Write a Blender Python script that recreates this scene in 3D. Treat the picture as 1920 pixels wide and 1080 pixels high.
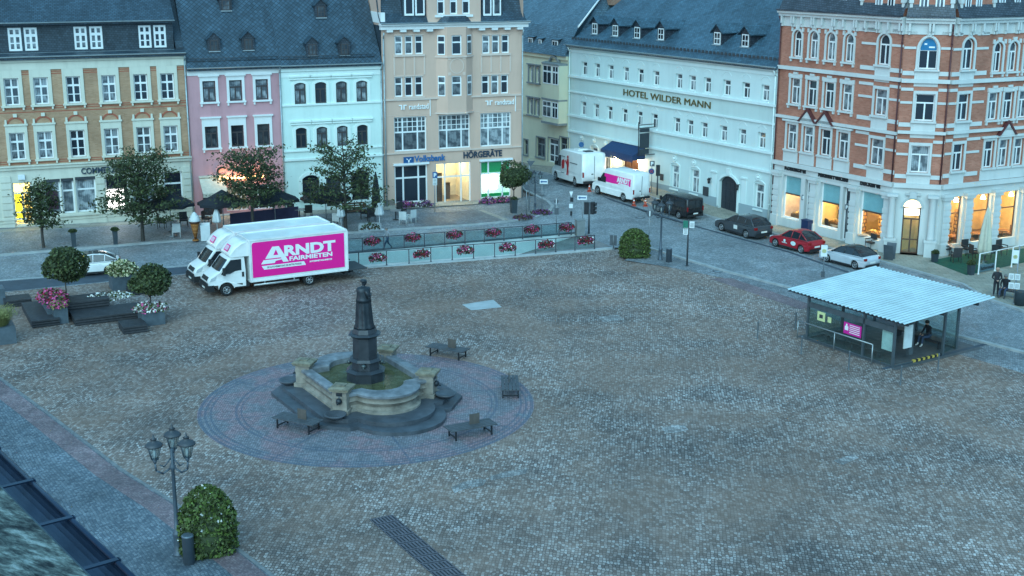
import bpy, bmesh, math, random
import numpy as np
from mathutils import Vector, Matrix
from mathutils.geometry import delaunay_2d_cdt, tessellate_polygon

for o in list(bpy.data.objects):
    bpy.data.objects.remove(o)
SC = bpy.context.scene
COL = SC.collection
R = math.radians

# ------------------------------------------------------------------ camera
CAM_H = 20.5
FOC = 2440.8
PITCH = R(14.615)
ROLL = R(0.1125)
cam = bpy.data.cameras.new('camera')
cam.sensor_width = 36.0
cam.lens = 36.0 * FOC / 1920.0
cam.clip_start = 0.5
cam.clip_end = 6000
camo = bpy.data.objects.new('camera', cam)
COL.objects.link(camo)
_fw = Vector((0, math.cos(PITCH), -math.sin(PITCH)))
_up0 = Vector((0, math.sin(PITCH), math.cos(PITCH)))
_rt0 = Vector((1, 0, 0))
_rt = math.cos(ROLL) * _rt0 + math.sin(ROLL) * _up0
_up = -math.sin(ROLL) * _rt0 + math.cos(ROLL) * _up0
CP = Vector((0, 0, CAM_H))
camo.matrix_world = Matrix(((_rt.x, _up.x, -_fw.x, CP.x), (_rt.y, _up.y, -_fw.y, CP.y),
                            (_rt.z, _up.z, -_fw.z, CP.z), (0, 0, 0, 1)))
SC.camera = camo

# ------------------------------------------------------------------ sky, sun, exposure
SUN_EL, SUN_ROT = R(1.0), R(250)
world = bpy.data.worlds.new('World')
SC.world = world
world.use_nodes = True
wn = world.node_tree
wn.nodes.clear()
w_out = wn.nodes.new('ShaderNodeOutputWorld')
w_bg = wn.nodes.new('ShaderNodeBackground')
w_sky = wn.nodes.new('ShaderNodeTexSky')
w_sky.sky_type = 'NISHITA'
w_sky.sun_disc = False
w_sky.sun_elevation = SUN_EL
w_sky.sun_rotation = SUN_ROT
w_sky.ozone_density = 2.0
w_sky.air_density = 1.0
w_sky.dust_density = 0.6
# an overcast dusk: the cloud deck evens the sky out, so blend it with one blue-grey cloud tone
w_mix = wn.nodes.new('ShaderNodeMix')
w_mix.data_type = 'RGBA'
w_mix.inputs[0].default_value = 0.65
w_mix.inputs[7].default_value = (0.70, 1.95, 3.1, 1)
wn.links.new(w_sky.outputs[0], w_mix.inputs[6])
wn.links.new(w_mix.outputs[2], w_bg.inputs[0])
w_bg.inputs[1].default_value = 0.15
wn.links.new(w_bg.outputs[0], w_out.inputs[0])

sun = bpy.data.lights.new('sun', 'SUN')
sun.energy = 1.0
sun.angle = R(60)
sun.color = (0.55, 0.89, 1.0)
suno = bpy.data.objects.new('sun', sun)
COL.objects.link(suno)
suno.rotation_euler = (R(58), 0, R(-12))

SC.view_settings.view_transform = 'Standard'
SC.view_settings.look = 'None'
SC.view_settings.exposure = 1.72
SC.view_settings.gamma = 1.0
SC.cycles.max_bounces = 6
SC.cycles.transparent_max_bounces = 12
SC.cycles.caustics_reflective = False
SC.cycles.caustics_refractive = False
SC.cycles.use_denoising = True

# ------------------------------------------------------------------ picture -> place
def sstep(a, b, x):
    t = min(1.0, max(0.0, (x - a) / (b - a)))
    return t * t * (3 - 2 * t)

def terrain(x, y):
    """gentle rise towards the house row on the left and up the street by the hotel"""
    z = 0.019 * max(0.0, -6.0 - min(max(x, -90), 90)) * sstep(76, 94, y)
    z += 0.55 * sstep(99, 112, y) * sstep(2, 9, x)
    z += 0.05 * max(0.0, min(y, 400) - 140)
    return z

def ray(px, py):
    return (_rt * (px - 960) - _up * (py - 540) + _fw * FOC).normalized()

def G(px, py, h=0.0):
    """the point of the ground (h metres above it) seen at photo pixel px, py"""
    d = ray(px, py)
    z = h
    for _ in range(12):
        t = (z - CAM_H) / d.z
        p = CP + d * t
        z = terrain(p.x, p.y) + h
    return p

def AT(px, py, base):
    """point on the vertical axis-plane (facing the camera) through base"""
    d = ray(px, py)
    n = Vector((base.x, base.y, 0)).normalized()
    t = (n.dot(Vector((base.x, base.y, 0)))) / n.dot(d)
    return CP + d * t

def height(bx, by, ty):
    """height of an upright thing whose foot is at (bx,by) and whose top is at row ty"""
    b = G(bx, by)
    return AT(bx, ty, b).z - b.z

# ------------------------------------------------------------------ object bookkeeping
def tag(o, label=None, cat=None, group=None, kind=None):
    if label: o['label'] = label
    if cat: o['category'] = cat
    if group: o['group'] = group
    if kind: o['kind'] = kind
    return o

def empty(name, loc, rz=0.0, label=None, cat=None, group=None):
    o = bpy.data.objects.new(name, None)
    o.empty_display_size = 0.2
    COL.objects.link(o)
    o.location = loc
    o.rotation_euler = (0, 0, rz)
    return tag(o, label, cat, group)

KIDS = {}
def link(o, parent=None):
    COL.objects.link(o)
    if parent is not None:
        o.parent = parent
        KIDS.setdefault(parent.name, []).append(o)
    return o

def copy_tree(o, parent=None):
    c = o.copy()
    link(c, parent)
    for ch in list(KIDS.get(o.name, [])):
        copy_tree(ch, c)
    return c

def place_copy(src, loc, rz, label=None, group=None, scale=None):
    c = copy_tree(src)
    c.location = loc
    c.rotation_euler = (0, 0, rz)
    if scale: c.scale = (scale,) * 3 if not isinstance(scale, tuple) else scale
    if label: c['label'] = label
    if group: c['group'] = group
    return c

class MB:
    """mesh builder: many shapes, ONE mesh"""
    def __init__(s):
        s.v, s.f, s.m, s.sm = [], [], [], []
        s.mi = 0
        s.M = None
    def vert(s, p):
        p = Vector(p)
        if s.M is not None: p = s.M @ p
        s.v.append(p)
        return len(s.v) - 1
    def face(s, idx, smooth=False, m=None):
        s.f.append(tuple(idx)); s.m.append(s.mi if m is None else m); s.sm.append(smooth)
    def poly(s, pts, m=None, smooth=False):
        s.face([s.vert(p) for p in pts], smooth, m)
    def box(s, x0, x1, y0, y1, z0, z1, m=None, taper=0.0):
        t = taper
        a = [s.vert(p) for p in ((x0, y0, z0), (x1, y0, z0), (x1, y1, z0), (x0, y1, z0))]
        b = [s.vert(p) for p in ((x0 + t, y0 + t, z1), (x1 - t, y0 + t, z1), (x1 - t, y1 - t, z1), (x0 + t, y1 - t, z1))]
        s.face([a[3], a[2], a[1], a[0]], m=m); s.face(b, m=m)
        for i in range(4):
            j = (i + 1) % 4
            s.face([a[i], a[j], b[j], b[i]], m=m)
    def prism(s, pts, z0, z1, m=None, scale=1.0, c=None):
        """pts: xy polygon counter-clockwise"""
        n = len(pts)
        if c is None: c = (sum(p[0] for p in pts) / n, sum(p[1] for p in pts) / n)
        a = [s.vert((p[0], p[1], z0)) for p in pts]
        b = [s.vert((c[0] + (p[0] - c[0]) * scale, c[1] + (p[1] - c[1]) * scale, z1)) for p in pts]
        s.face(list(reversed(a)), m=m); s.face(b, m=m)
        for i in range(n):
            j = (i + 1) % n
            s.face([a[i], a[j], b[j], b[i]], m=m)
    def extr(s, pts, y0, y1, m=None):
        """pts: (x,z) outline extruded along y"""
        n = len(pts)
        a = [s.vert((p[0], y0, p[1])) for p in pts]
        b = [s.vert((p[0], y1, p[1])) for p in pts]
        for tri in tessellate_polygon([[Vector((p[0], p[1], 0)) for p in pts]]):
            s.face([a[i] for i in tri], m=m); s.face([b[i] for i in reversed(tri)], m=m)
        for i in range(n):
            j = (i + 1) % n
            s.face([a[i], b[i], b[j], a[j]], m=m)
    def cone(s, p0, p1, r0, r1, n=8, m=None, smooth=True, caps=True):
        p0, p1 = Vector(p0), Vector(p1)
        d = (p1 - p0)
        if d.length < 1e-6: return
        d.normalize()
        a = d.orthogonal().normalized(); b = d.cross(a)
        A, B = [], []
        for i in range(n):
            t = 2 * math.pi * i / n
            q = a * math.cos(t) + b * math.sin(t)
            A.append(s.vert(p0 + q * r0)); B.append(s.vert(p1 + q * r1))
        for i in range(n):
            j = (i + 1) % n
            s.face([A[i], A[j], B[j], B[i]], smooth, m)
        if caps:
            s.face(list(reversed(A)), m=m); s.face(B, m=m)
    def tube(s, pts, r, n=6, m=None):
        for a, b in zip(pts[:-1], pts[1:]):
            s.cone(a, b, r, r, n, m)
    def lathe(s, prof, n=12, c=(0, 0, 0), m=None, smooth=True, sx=1.0, sy=1.0, rot=0.0):
        rings = []
        for r, z in prof:
            rings.append([s.vert((c[0] + sx * r * math.cos(rot + 2 * math.pi * i / n), c[1] + sy * r * math.sin(rot + 2 * math.pi * i / n), c[2] + z)) for i in range(n)])
        for A, B in zip(rings[:-1], rings[1:]):
            for i in range(n):
                j = (i + 1) % n
                s.face([A[i], A[j], B[j], B[i]], smooth, m)
        s.face(list(reversed(rings[0])), m=m); s.face(rings[-1], m=m)
    def loft(s, rings, m=None, smooth=True, closed=True, caps=True):
        I = [[s.vert(p) for p in r] for r in rings]
        n = len(I[0])
        for A, B in zip(I[:-1], I[1:]):
            for i in range(n if closed else n - 1):
                j = (i + 1) % n
                s.face([A[i], A[j], B[j], B[i]], smooth, m)
        if caps and closed:
            s.face(list(reversed(I[0])), m=m); s.face(I[-1], m=m)
    def ball(s, c, r, n=8, k=5, m=None, sz=1.0):
        prof = [(max(1e-3, r * math.sin(math.pi * i / k)), -r * sz * math.cos(math.pi * i / k)) for i in range(k + 1)]
        s.lathe(prof, n, c, m)
    def build(s, name, mats, parent=None, loc=None, rz=None, uv=True):
        me = bpy.data.meshes.new(name)
        me.from_pydata([tuple(v) for v in s.v], [], s.f)
        if not isinstance(mats, (list, tuple)): mats = [mats]
        for mt in mats: me.materials.append(mt)
        me.polygons.foreach_set('material_index', s.m)
        me.polygons.foreach_set('use_smooth', s.sm)
        me.validate(); me.update()
        if uv: auto_uv(me)
        o = bpy.data.objects.new(name, me)
        link(o, parent)
        if loc is not None: o.location = loc
        if rz is not None: o.rotation_euler = (0, 0, rz)
        return o

def auto_uv(me):
    ul = me.uv_layers.new(name='UVMap')
    nl = len(me.loops)
    if nl == 0: return
    co = np.empty(len(me.vertices) * 3, 'f'); me.vertices.foreach_get('co', co); co = co.reshape(-1, 3)
    vi = np.empty(nl, 'i'); me.loops.foreach_get('vertex_index', vi)
    npol = len(me.polygons)
    nor = np.empty(npol * 3, 'f'); me.polygons.foreach_get('normal', nor); nor = nor.reshape(-1, 3)
    tot = np.empty(npol, 'i'); me.polygons.foreach_get('loop_total', tot)
    N = np.repeat(nor, tot, axis=0)
    h = np.stack([-N[:, 1], N[:, 0], np.zeros(nl)], 1)
    ln = np.linalg.norm(h, axis=1)
    flat = ln < 0.05
    h[flat] = (1, 0, 0); ln[flat] = 1
    h /= ln[:, None]
    v = np.cross(N, h)
    v[flat] = (0, 1, 0)
    P = co[vi]
    uv = np.stack([(P * h).sum(1), (P * v).sum(1)], 1).astype('f')
    ul.data.foreach_set('uv', uv.ravel())

def smooth_arc(cx, cy, r, a0, a1, n):
    return [(cx + r * math.cos(a0 + (a1 - a0) * i / n), cy + r * math.sin(a0 + (a1 - a0) * i / n)) for i in range(n + 1)]

# ------------------------------------------------------------------ materials
class NT:
    def __init__(s, name):
        s.mat = bpy.data.materials.new(name)
        s.mat.use_nodes = True
        s.t = s.mat.node_tree
        s.b = s.t.nodes['Principled BSDF']
        s.out = s.t.nodes['Material Output']
    def n(s, typ, **kw):
        o = s.t.nodes.new(typ)
        for k, v in kw.items():
            if k.startswith('i_'):
                key = k[2:]
                o.inputs[int(key) if key.isdigit() else key].default_value = v
            else: setattr(o, k, v)
        return o
    def l(s, a, b):
        s.t.links.new(a, b)
    def coord(s, kind='UV', scale=(1, 1, 1), rot=0.0, loc=(0, 0, 0)):
        tc = s.n('ShaderNodeTexCoord'); mp = s.n('ShaderNodeMapping')
        mp.inputs['Scale'].default_value = scale; mp.inputs['Rotation'].default_value = (0, 0, rot); mp.inputs['Location'].default_value = loc
        s.l(tc.outputs[kind], mp.inputs[0])
        return mp.outputs[0]
    def noise(s, vec, scale, detail=3, rough=0.55):
        o = s.n('ShaderNodeTexNoise', i_Scale=scale, i_Detail=detail, i_Roughness=rough)
        if vec is not None: s.l(vec, o.inputs['Vector'])
        return o.outputs['Fac']
    def ramp(s, fac, stops):
        o = s.n('ShaderNodeValToRGB')
        e = o.color_ramp.elements
        while len(e) > 1: e.remove(e[-1])
        for i, (p, c) in enumerate(stops):
            el = e[0] if i == 0 else e.new(p)
            el.position = p
            el.color = (c, c, c, 1) if isinstance(c, (int, float)) else (*c, 1)
        s.l(fac, o.inputs[0])
        return o.outputs[0]
    def mix(s, fac, a, b, blend='MIX'):
        o = s.n('ShaderNodeMix', data_type='RGBA', blend_type=blend)
        for i, x in ((0, fac), (6, a), (7, b)):
            if hasattr(x, 'is_linked') or isinstance(x, bpy.types.NodeSocket): s.l(x, o.inputs[i])
            elif i == 0: o.inputs[0].default_value = x
            else: o.inputs[i].default_value = (*x, 1)
        return o.outputs[2]
    def math(s, op, a, b=0.0, clamp=False):
        o = s.n('ShaderNodeMath', operation=op, use_clamp=clamp)
        for i, x in enumerate((a, b)):
            if isinstance(x, bpy.types.NodeSocket): s.l(x, o.inputs[i])
            else: o.inputs[i].default_value = x
        return o.outputs[0]
    def col(s, c):
        if isinstance(c, bpy.types.NodeSocket): s.l(c, s.b.inputs['Base Color'])
        else: s.b.inputs['Base Color'].default_value = (*c, 1)
    def bump(s, h, strength=0.4, dist=0.02):
        o = s.n('ShaderNodeBump', i_Strength=strength, i_Distance=dist)
        s.l(h, o.inputs['Height']); s.l(o.outputs[0], s.b.inputs['Normal'])
    def set(s, rough=None, metal=None, spec=None):
        if rough is not None: s.b.inputs['Roughness'].default_value = rough
        if metal is not None: s.b.inputs['Metallic'].default_value = metal
        if spec is not None: s.b.inputs['Specular IOR Level'].default_value = spec

MATS = {}
def plain(name, c, rough=0.6, metal=0.0, var=0.12, scale=3.0, spec=0.4, bump=0.0):
    """a real surface: base colour with uneven wear"""
    if name in MATS: return MATS[name]
    t = NT(name)
    v = t.coord('Object')
    n1 = t.noise(v, scale, 4, 0.6)
    dark = tuple(x * (1 - var * 1.6) for x in c); light = tuple(min(1, x * (1 + var)) for x in c)
    t.col(t.ramp(n1, [(0.25, dark), (0.75, light)]))
    rr = t.math('ADD', t.math('MULTIPLY', t.noise(v, scale * 2.3, 2), 0.2), rough - 0.1)
    t.l(rr, t.b.inputs['Roughness'])
    t.set(metal=metal, spec=spec)
    if bump: t.bump(t.noise(v, scale * 6, 3), bump, 0.02)
    MATS[name] = t.mat
    return t.mat

def plaster(name, c, stain=0.16):
    if name in MATS: return MATS[name]
    t = NT(name)
    v = t.coord('UV'); vs = t.coord('UV', (1.2, 0.16, 1))
    a = t.noise(v, 0.35, 4, 0.6); b = t.noise(vs, 1.3, 4, 0.65); d = t.noise(v, 30, 2)
    k = t.math('ADD', t.math('MULTIPLY', a, 0.5), t.math('MULTIPLY', b, 0.5))
    dark = tuple(x * (1 - stain * 1.5) for x in c); light = tuple(min(1, x * (1 + stain * .6)) for x in c)
    t.col(t.ramp(k, [(0.3, dark), (0.5, c), (0.68, light)]))
    t.bump(d, 0.15, 0.01)
    t.set(rough=0.88, spec=0.2)
    MATS[name] = t.mat
    return t.mat

def brickwork(name, c1, c2, mortar, w=0.26, h=0.085, msize=0.008):
    if name in MATS: return MATS[name]
    t = NT(name)
    v = t.coord('UV')
    br = t.n('ShaderNodeTexBrick', offset=0.5)
    br.inputs['Scale'].default_value = 1.0; br.inputs['Brick Width'].default_value = w
    br.inputs['Row Height'].default_value = h; br.inputs['Mortar Size'].default_value = msize
    br.inputs['Color1'].default_value = (*c1, 1); br.inputs['Color2'].default_value = (*c2, 1); br.inputs['Mortar'].default_value = (*mortar, 1)
    br.inputs['Bias'].default_value = 0.1
    t.l(v, br.inputs[0])
    n = t.noise(v, 0.5, 5, 0.65)
    t.col(t.mix(1.0, br.outputs[0], t.ramp(n, [(0.3, 0.72), (0.7, 1.12)]), 'MULTIPLY'))
    t.bump(br.outputs[1], -0.25, 0.01)
    t.set(rough=0.85, spec=0.2)
    MATS[name] = t.mat
    return t.mat

def slate(name, c, w=0.32, h=0.17, diamond=False, gap=0.016, cd=None):
    if name in MATS: return MATS[name]
    t = NT(name)
    v = t.coord('UV', rot=R(45) if diamond else R(4))
    br = t.n('ShaderNodeTexBrick', offset=0.0 if diamond else 0.5)
    br.inputs['Scale'].default_value = 1.0; br.inputs['Brick Width'].default_value = w
    br.inputs['Row Height'].default_value = h; br.inputs['Mortar Size'].default_value = gap
    br.inputs['Mortar Smooth'].default_value = 0.3
    br.inputs['Color1'].default_value = (*[x * 0.75 for x in c], 1); br.inputs['Color2'].default_value = (*[x * 1.35 for x in c], 1)
    br.inputs['Mortar'].default_value = (*[x * 0.22 for x in c], 1)
    t.l(v, br.inputs[0])
    n = t.noise(t.coord('UV', (1, 0.35, 1)), 0.55, 5, 0.65)
    c2 = t.mix(1.0, br.outputs[0], t.ramp(n, [(0.3, 0.62), (0.7, 1.3)]), 'MULTIPLY')
    t.col(c2)
    t.bump(br.outputs[1], -0.6, 0.02)
    rr = t.math('ADD', t.math('MULTIPLY', t.noise(v, 2.2, 3), 0.35), 0.32)
    t.l(rr, t.b.inputs['Roughness'])
    t.set(spec=0.5)
    MATS[name] = t.mat
    return t.mat

def emit(name, c, strength):
    if name in MATS: return MATS[name]
    t = NT(name)
    e = t.n('ShaderNodeEmission', i_Strength=strength)
    e.inputs[0].default_value = (*c, 1)
    t.l(e.outputs[0], t.out.inputs[0])
    MATS[name] = t.mat
    return t.mat

def clear_glass(name, tint=(0.85, 0.95, 0.95), gloss=0.12):
    """single sheet of window glass: see-through with a fresnel reflection"""
    if name in MATS: return MATS[name]
    t = NT(name)
    tr = t.n('ShaderNodeBsdfTransparent'); tr.inputs[0].default_value = (*tint, 1)
    gl = t.n('ShaderNodeBsdfGlossy', i_Roughness=0.03)
    fr = t.n('ShaderNodeFresnel', i_IOR=1.5)
    m = t.n('ShaderNodeMixShader')
    ge = t.n('ShaderNodeNewGeometry')
    f = t.math('MULTIPLY', t.math('ADD', fr.outputs[0], gloss - 0.04, True), t.math('SUBTRACT', 1.0, ge.outputs['Backfacing']))
    t.l(f, m.inputs[0]); t.l(tr.outputs[0], m.inputs[1]); t.l(gl.outputs[0], m.inputs[2])
    t.l(m.outputs[0], t.out.inputs[0])
    MATS[name] = t.mat
    return t.mat

def pane_mat(name, dark, curtain, amount):
    """window pane: dark room behind glass, with drapes in some windows"""
    if name in MATS: return MATS[name]
    t = NT(name)
    tc = t.n('ShaderNodeTexCoord'); oi = t.n('ShaderNodeObjectInfo')
    sp = t.n('ShaderNodeSeparateXYZ'); t.l(tc.outputs['UV'], sp.inputs[0])
    wv = t.math('SINE', t.math('MULTIPLY', sp.outputs[0], 46.0))
    fold = t.math('ADD', t.math('MULTIPLY', wv, 0.16), 0.84)
    nz = t.noise(t.coord('UV', (1, 1, 1)), 1.6, 2)
    thr = t.math('MULTIPLY', oi.outputs['Random'], 1.0)
    has = t.math('LESS_THAN', thr, amount)
    gate = t.math('MULTIPLY', has, t.ramp(nz, [(0.42, 0.25), (0.55, 1.0)]))
    cur = t.mix(1.0, curtain, fold, 'MULTIPLY')
    # random drape tone
    tone = t.math('ADD', t.math('MULTIPLY', t.math('FRACT', t.math('MULTIPLY', oi.outputs['Random'], 7.31)), 0.8), 0.4)
    cur = t.mix(1.0, cur, tone, 'MULTIPLY')
    t.col(t.mix(gate, dark, cur))
    wob = t.noise(t.coord('UV'), 3.0, 2)
    t.bump(wob, 0.04, 0.02)
    t.set(rough=0.08, spec=0.7)
    MATS[name] = t.mat
    return t.mat
# ------------------------------------------------------------------ ground, roads, pavements
def cobble(name, cells, stones, joint, rot=0.0, rand=0.45, contrast=(.72, .98, 1.3), patch=((0.32, 0.16, 0.09), 0.35), jw=0.10, rough=0.62, brown=None, patchscale=0.16, aspect=1.0):
    """setts: one voronoi cell per stone, each with its own tone, dirt between, worn and dirty areas"""
    t = NT(name)
    v = t.coord('Object', (cells, cells * aspect, cells), rot)
    wob = t.n('ShaderNodeTexNoise', i_Scale=0.35, i_Detail=2.0); tco = t.coord('Object'); t.l(tco, wob.inputs['Vector'])
    vm = t.n('ShaderNodeVectorMath', operation='SCALE'); vm.inputs['Scale'].default_value = 2.6; t.l(wob.outputs['Color'], vm.inputs[0])
    va = t.n('ShaderNodeVectorMath', operation='ADD'); t.l(v, va.inputs[0]); t.l(vm.outputs[0], va.inputs[1])
    f1 = t.n('ShaderNodeTexVoronoi', voronoi_dimensions='2D', feature='F1', i_Scale=1.0, i_Randomness=rand)
    de = t.n('ShaderNodeTexVoronoi', voronoi_dimensions='2D', feature='DISTANCE_TO_EDGE', i_Scale=1.0, i_Randomness=rand)
    t.l(va.outputs[0], f1.inputs['Vector']); t.l(va.outputs[0], de.inputs['Vector'])
    sp = t.n('ShaderNodeSeparateXYZ'); t.l(f1.outputs['Color'], sp.inputs[0])
    nst = len(stones)
    st = t.ramp(sp.outputs[0], [(i / max(1, nst - 1), c) for i, c in enumerate(stones)])
    big = t.noise(tco, patchscale, 5, 0.62)
    mid = t.noise(tco, patchscale * 4.5, 4, 0.6)
    st = t.mix(1.0, st, t.ramp(big, [(0.3, contrast[0]), (0.5, contrast[1]), (0.7, contrast[2])]), 'MULTIPLY')
    st = t.mix(1.0, st, t.ramp(mid, [(0.3, 0.72), (0.52, 1.0), (0.72, 1.3)]), 'MULTIPLY')
    # joints filled with sand in places, so the pattern fades there
    fill = t.ramp(t.noise(t.coord('Object', loc=(31, 7, 0)), patchscale * 2.4, 5, 0.66), [(0.38, 0.0), (0.6, 1.0)])
    edge = t.ramp(de.outputs['Distance'], [(jw * 0.35, 0.0), (jw, 1.0)])
    keep = t.math('MAXIMUM', edge, t.math('MULTIPLY', fill, 0.5))
    c = t.mix(keep, joint, st)
    if brown:
        c = t.mix(t.math('MULTIPLY', fill, brown[1]), c, brown[0])
    t.col(c)
    t.bump(edge, 0.45, 0.02)
    rr = t.math('ADD', t.math('MULTIPLY', mid, 0.4), rough - 0.2)
    t.l(rr, t.b.inputs['Roughness'])
    t.set(spec=0.35)
    MATS[name] = t.mat
    return t.mat

M_square = cobble('square_setts', 8.2, [(0.135, 0.10, 0.088), (0.195, 0.15, 0.132), (0.265, 0.21, 0.188), (0.335, 0.28, 0.255), (0.46, 0.41, 0.385)], (0.04, 0.034, 0.028), rot=R(9), rand=0.45, jw=0.13, brown=((0.27, 0.165, 0.115), 0.5), patchscale=0.075, aspect=0.66, contrast=(.58, .98, 1.42))
M_road = cobble('road_setts', 8.5, [(0.17, 0.19, 0.20), (0.24, 0.26, 0.275), (0.34, 0.36, 0.37)], (0.11, 0.12, 0.13), rot=R(30), rand=0.6, patchscale=0.14, jw=0.12)
M_pave = cobble('pavement_setts', 9.0, [(0.09, 0.11, 0.135), (0.14, 0.165, 0.19), (0.21, 0.235, 0.26)], (0.045, 0.055, 0.065), rot=R(-38), rand=0.3, patchscale=0.2, aspect=0.8)
M_redband = cobble('red_setts', 11.0, [(0.16, 0.11, 0.12), (0.22, 0.15, 0.155), (0.28, 0.21, 0.215)], (0.09, 0.075, 0.08), rot=R(-38), rand=0.5, patchscale=0.3)
M_greypave = cobble('grey_setts', 9.0, [(0.14, 0.15, 0.16), (0.22, 0.23, 0.24), (0.3, 0.31, 0.32)], (0.08, 0.085, 0.09), rot=R(20), rand=0.5, patchscale=0.25)
M_asphalt = plain('asphalt', (0.06, 0.075, 0.095), 0.7, var=0.25, scale=0.6, bump=0.2)
M_kerb = plain('kerb_granite', (0.34, 0.36, 0.36), 0.7, var=0.2, scale=1.5)
M_slab = brickwork('paving_slabs', (0.3, 0.28, 0.24), (0.38, 0.36, 0.31), (0.16, 0.15, 0.13), 1.1, 0.75, 0.015)
M_tanpave = brickwork('tan_paving', (0.29, 0.27, 0.22), (0.36, 0.33, 0.27), (0.17, 0.16, 0.13), 0.6, 0.4, 0.012)

def inside(p, poly):
    c = False
    n = len(poly)
    j = n - 1
    for i in range(n):
        xi, yi = poly[i][0], poly[i][1]; xj, yj = poly[j][0], poly[j][1]
        if (yi > p[1]) != (yj > p[1]) and p[0] < (xj - xi) * (p[1] - yi) / (yj - yi + 1e-12) + xi: c = not c
        j = i
    return c

# the sunken ramp behind the railing
PIT_NEAR = [G(636, 505.5), G(1150, 464.5)]
PIT_FAR = [G(640, 475.5), G(1092, 438.5)]
PIT = [PIT_NEAR[0], PIT_NEAR[1], PIT_FAR[1], PIT_FAR[0]]

def sheet(name, pts, mat, lift, step=2.0, hole=True, kind='structure'):
    pts = [Vector((p[0], p[1])) for p in pts]
    verts = list(pts); n = len(pts)
    edges = [(i, (i + 1) % n) for i in range(n)]
    if hole:
        b = len(verts); verts += [Vector((p.x, p.y)) for p in PIT]
        edges += [(b + i, b + (i + 1) % 4) for i in range(4)]
    x0 = min(p.x for p in pts); x1 = max(p.x for p in pts); y0 = min(p.y for p in pts); y1 = max(p.y for p in pts)
    k = 1
    gx = np.arange(math.ceil(x0 / step) * step, x1, step); gy = np.arange(math.ceil(y0 / step) * step, y1, step)
    for x in gx:
        for y in gy:
            if inside((x, y), pts): verts.append(Vector((x + 0.013, y + 0.007)))
    vo, eo, fo, *_ = delaunay_2d_cdt(verts, edges, [], 0, 1e-4)
    mb = MB()
    for v in vo: mb.vert((v.x, v.y, terrain(v.x, v.y) + lift - (0.08 * sstep(84, 87, v.y) if name == 'ground' else 0)))
    for f in fo:
        c = sum((vo[i] for i in f), Vector((0, 0))) / len(f)
        if not inside(c, pts): continue
        if hole and inside(c, PIT): continue
        mb.face(f)
    o = mb.build(name, mat)
    if o.data.polygons and o.data.polygons[0].normal.z < 0: o.data.flip_normals()
    o['kind'] = kind
    return o

def strip(pts, w, side=0.5):
    """polygon of constant width along a world polyline; side = share to the left"""
    pts = [Vector((p[0], p[1])) for p in pts]
    L, Rr = [], []
    for i, p in enumerate(pts):
        a = pts[max(0, i - 1)]; b = pts[min(len(pts) - 1, i + 1)]
        d = (b - a).normalized(); nn = Vector((-d.y, d.x))
        L.append(p + nn * w * side); Rr.append(p - nn * w * (1 - side))
    return Rr + L[::-1]

def kerb(pts, w, z0, z1, name='kerb', mat=None, side=0.5):
    """a raised line of kerbstones"""
    mb = MB()
    P = []
    for a, b in zip(pts[:-1], pts[1:]):
        a, b = Vector((a[0], a[1])), Vector((b[0], b[1]))
        n = max(1, int((b - a).length / 1.5))
        for i in range(n): P.append(a.lerp(b, i / n))
    P.append(Vector((pts[-1][0], pts[-1][1])))
    pol = strip(P, w, side); m = len(P)
    rings = []
    for i in range(m):
        r, l = pol[i], pol[2 * m - 1 - i]
        zr, zl = terrain(r.x, r.y), terrain(l.x, l.y)
        rings.append([(r.x, r.y, zr + z0), (r.x, r.y, zr + z1), (l.x, l.y, zl + z1), (l.x, l.y, zl + z0)])
    mb.loft(rings, smooth=False)
    o = mb.build(name, mat or M_kerb)
    o['kind'] = 'structure'
    return o

PX = lambda *q: [G(x, y) for x, y in q]

sheet('ground', [(-70, 14), (70, 14), (70, 135), (-70, 135)], M_square, 0.0, 1.5)
M_hill = plain('wooded_hill', (0.035, 0.06, 0.045), 0.95, var=0.5, scale=0.08)
mb = MB()
hx = [-900, -400, -200, -100, -70, -40, -20, 0, 20, 40, 70, 110, 200, 400, 900]
hy = [(134, -0.1), (170, 2), (220, 5), (300, 12), (420, 34), (600, 62), (900, 95)]
rnd = random.Random(4)
rings = []
for y, z in hy:
    rings.append([(x, y, z + rnd.uniform(-.1, .1) * z + max(0, terrain(x, min(y, 136)))) for x in hx])
mb.loft(rings, closed=False)
o = mb.build('hills', M_hill); o['kind'] = 'structure'

# pavement strip at the lower left
K1 = PX((-60, 672), (0, 709), (95, 779), (225, 879), (327, 943), (457, 1038), (560, 1118))
dK = (K1[-1] - K1[0]).normalized(); nK = Vector((dK.y, -dK.x, 0))
if nK.x > 0: nK = -nK
off = lambda d: [p + nK * d for p in K1]
sheet('pavement', K1 + off(9)[::-1], M_pave, 0.004, 1.5)
sheet('pavement_border', [*off(0.12), *off(1.05)[::-1]], M_redband, 0.008, 1.5)
sheet('pavement_border', [*off(3.7), *off(4.8)[::-1]], M_redband, 0.008, 1.5)
kerb(K1, 0.14, -0.02, 0.02, mat=plain('worn_kerb', (.19, .19, .19), .75, var=.25))

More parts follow.
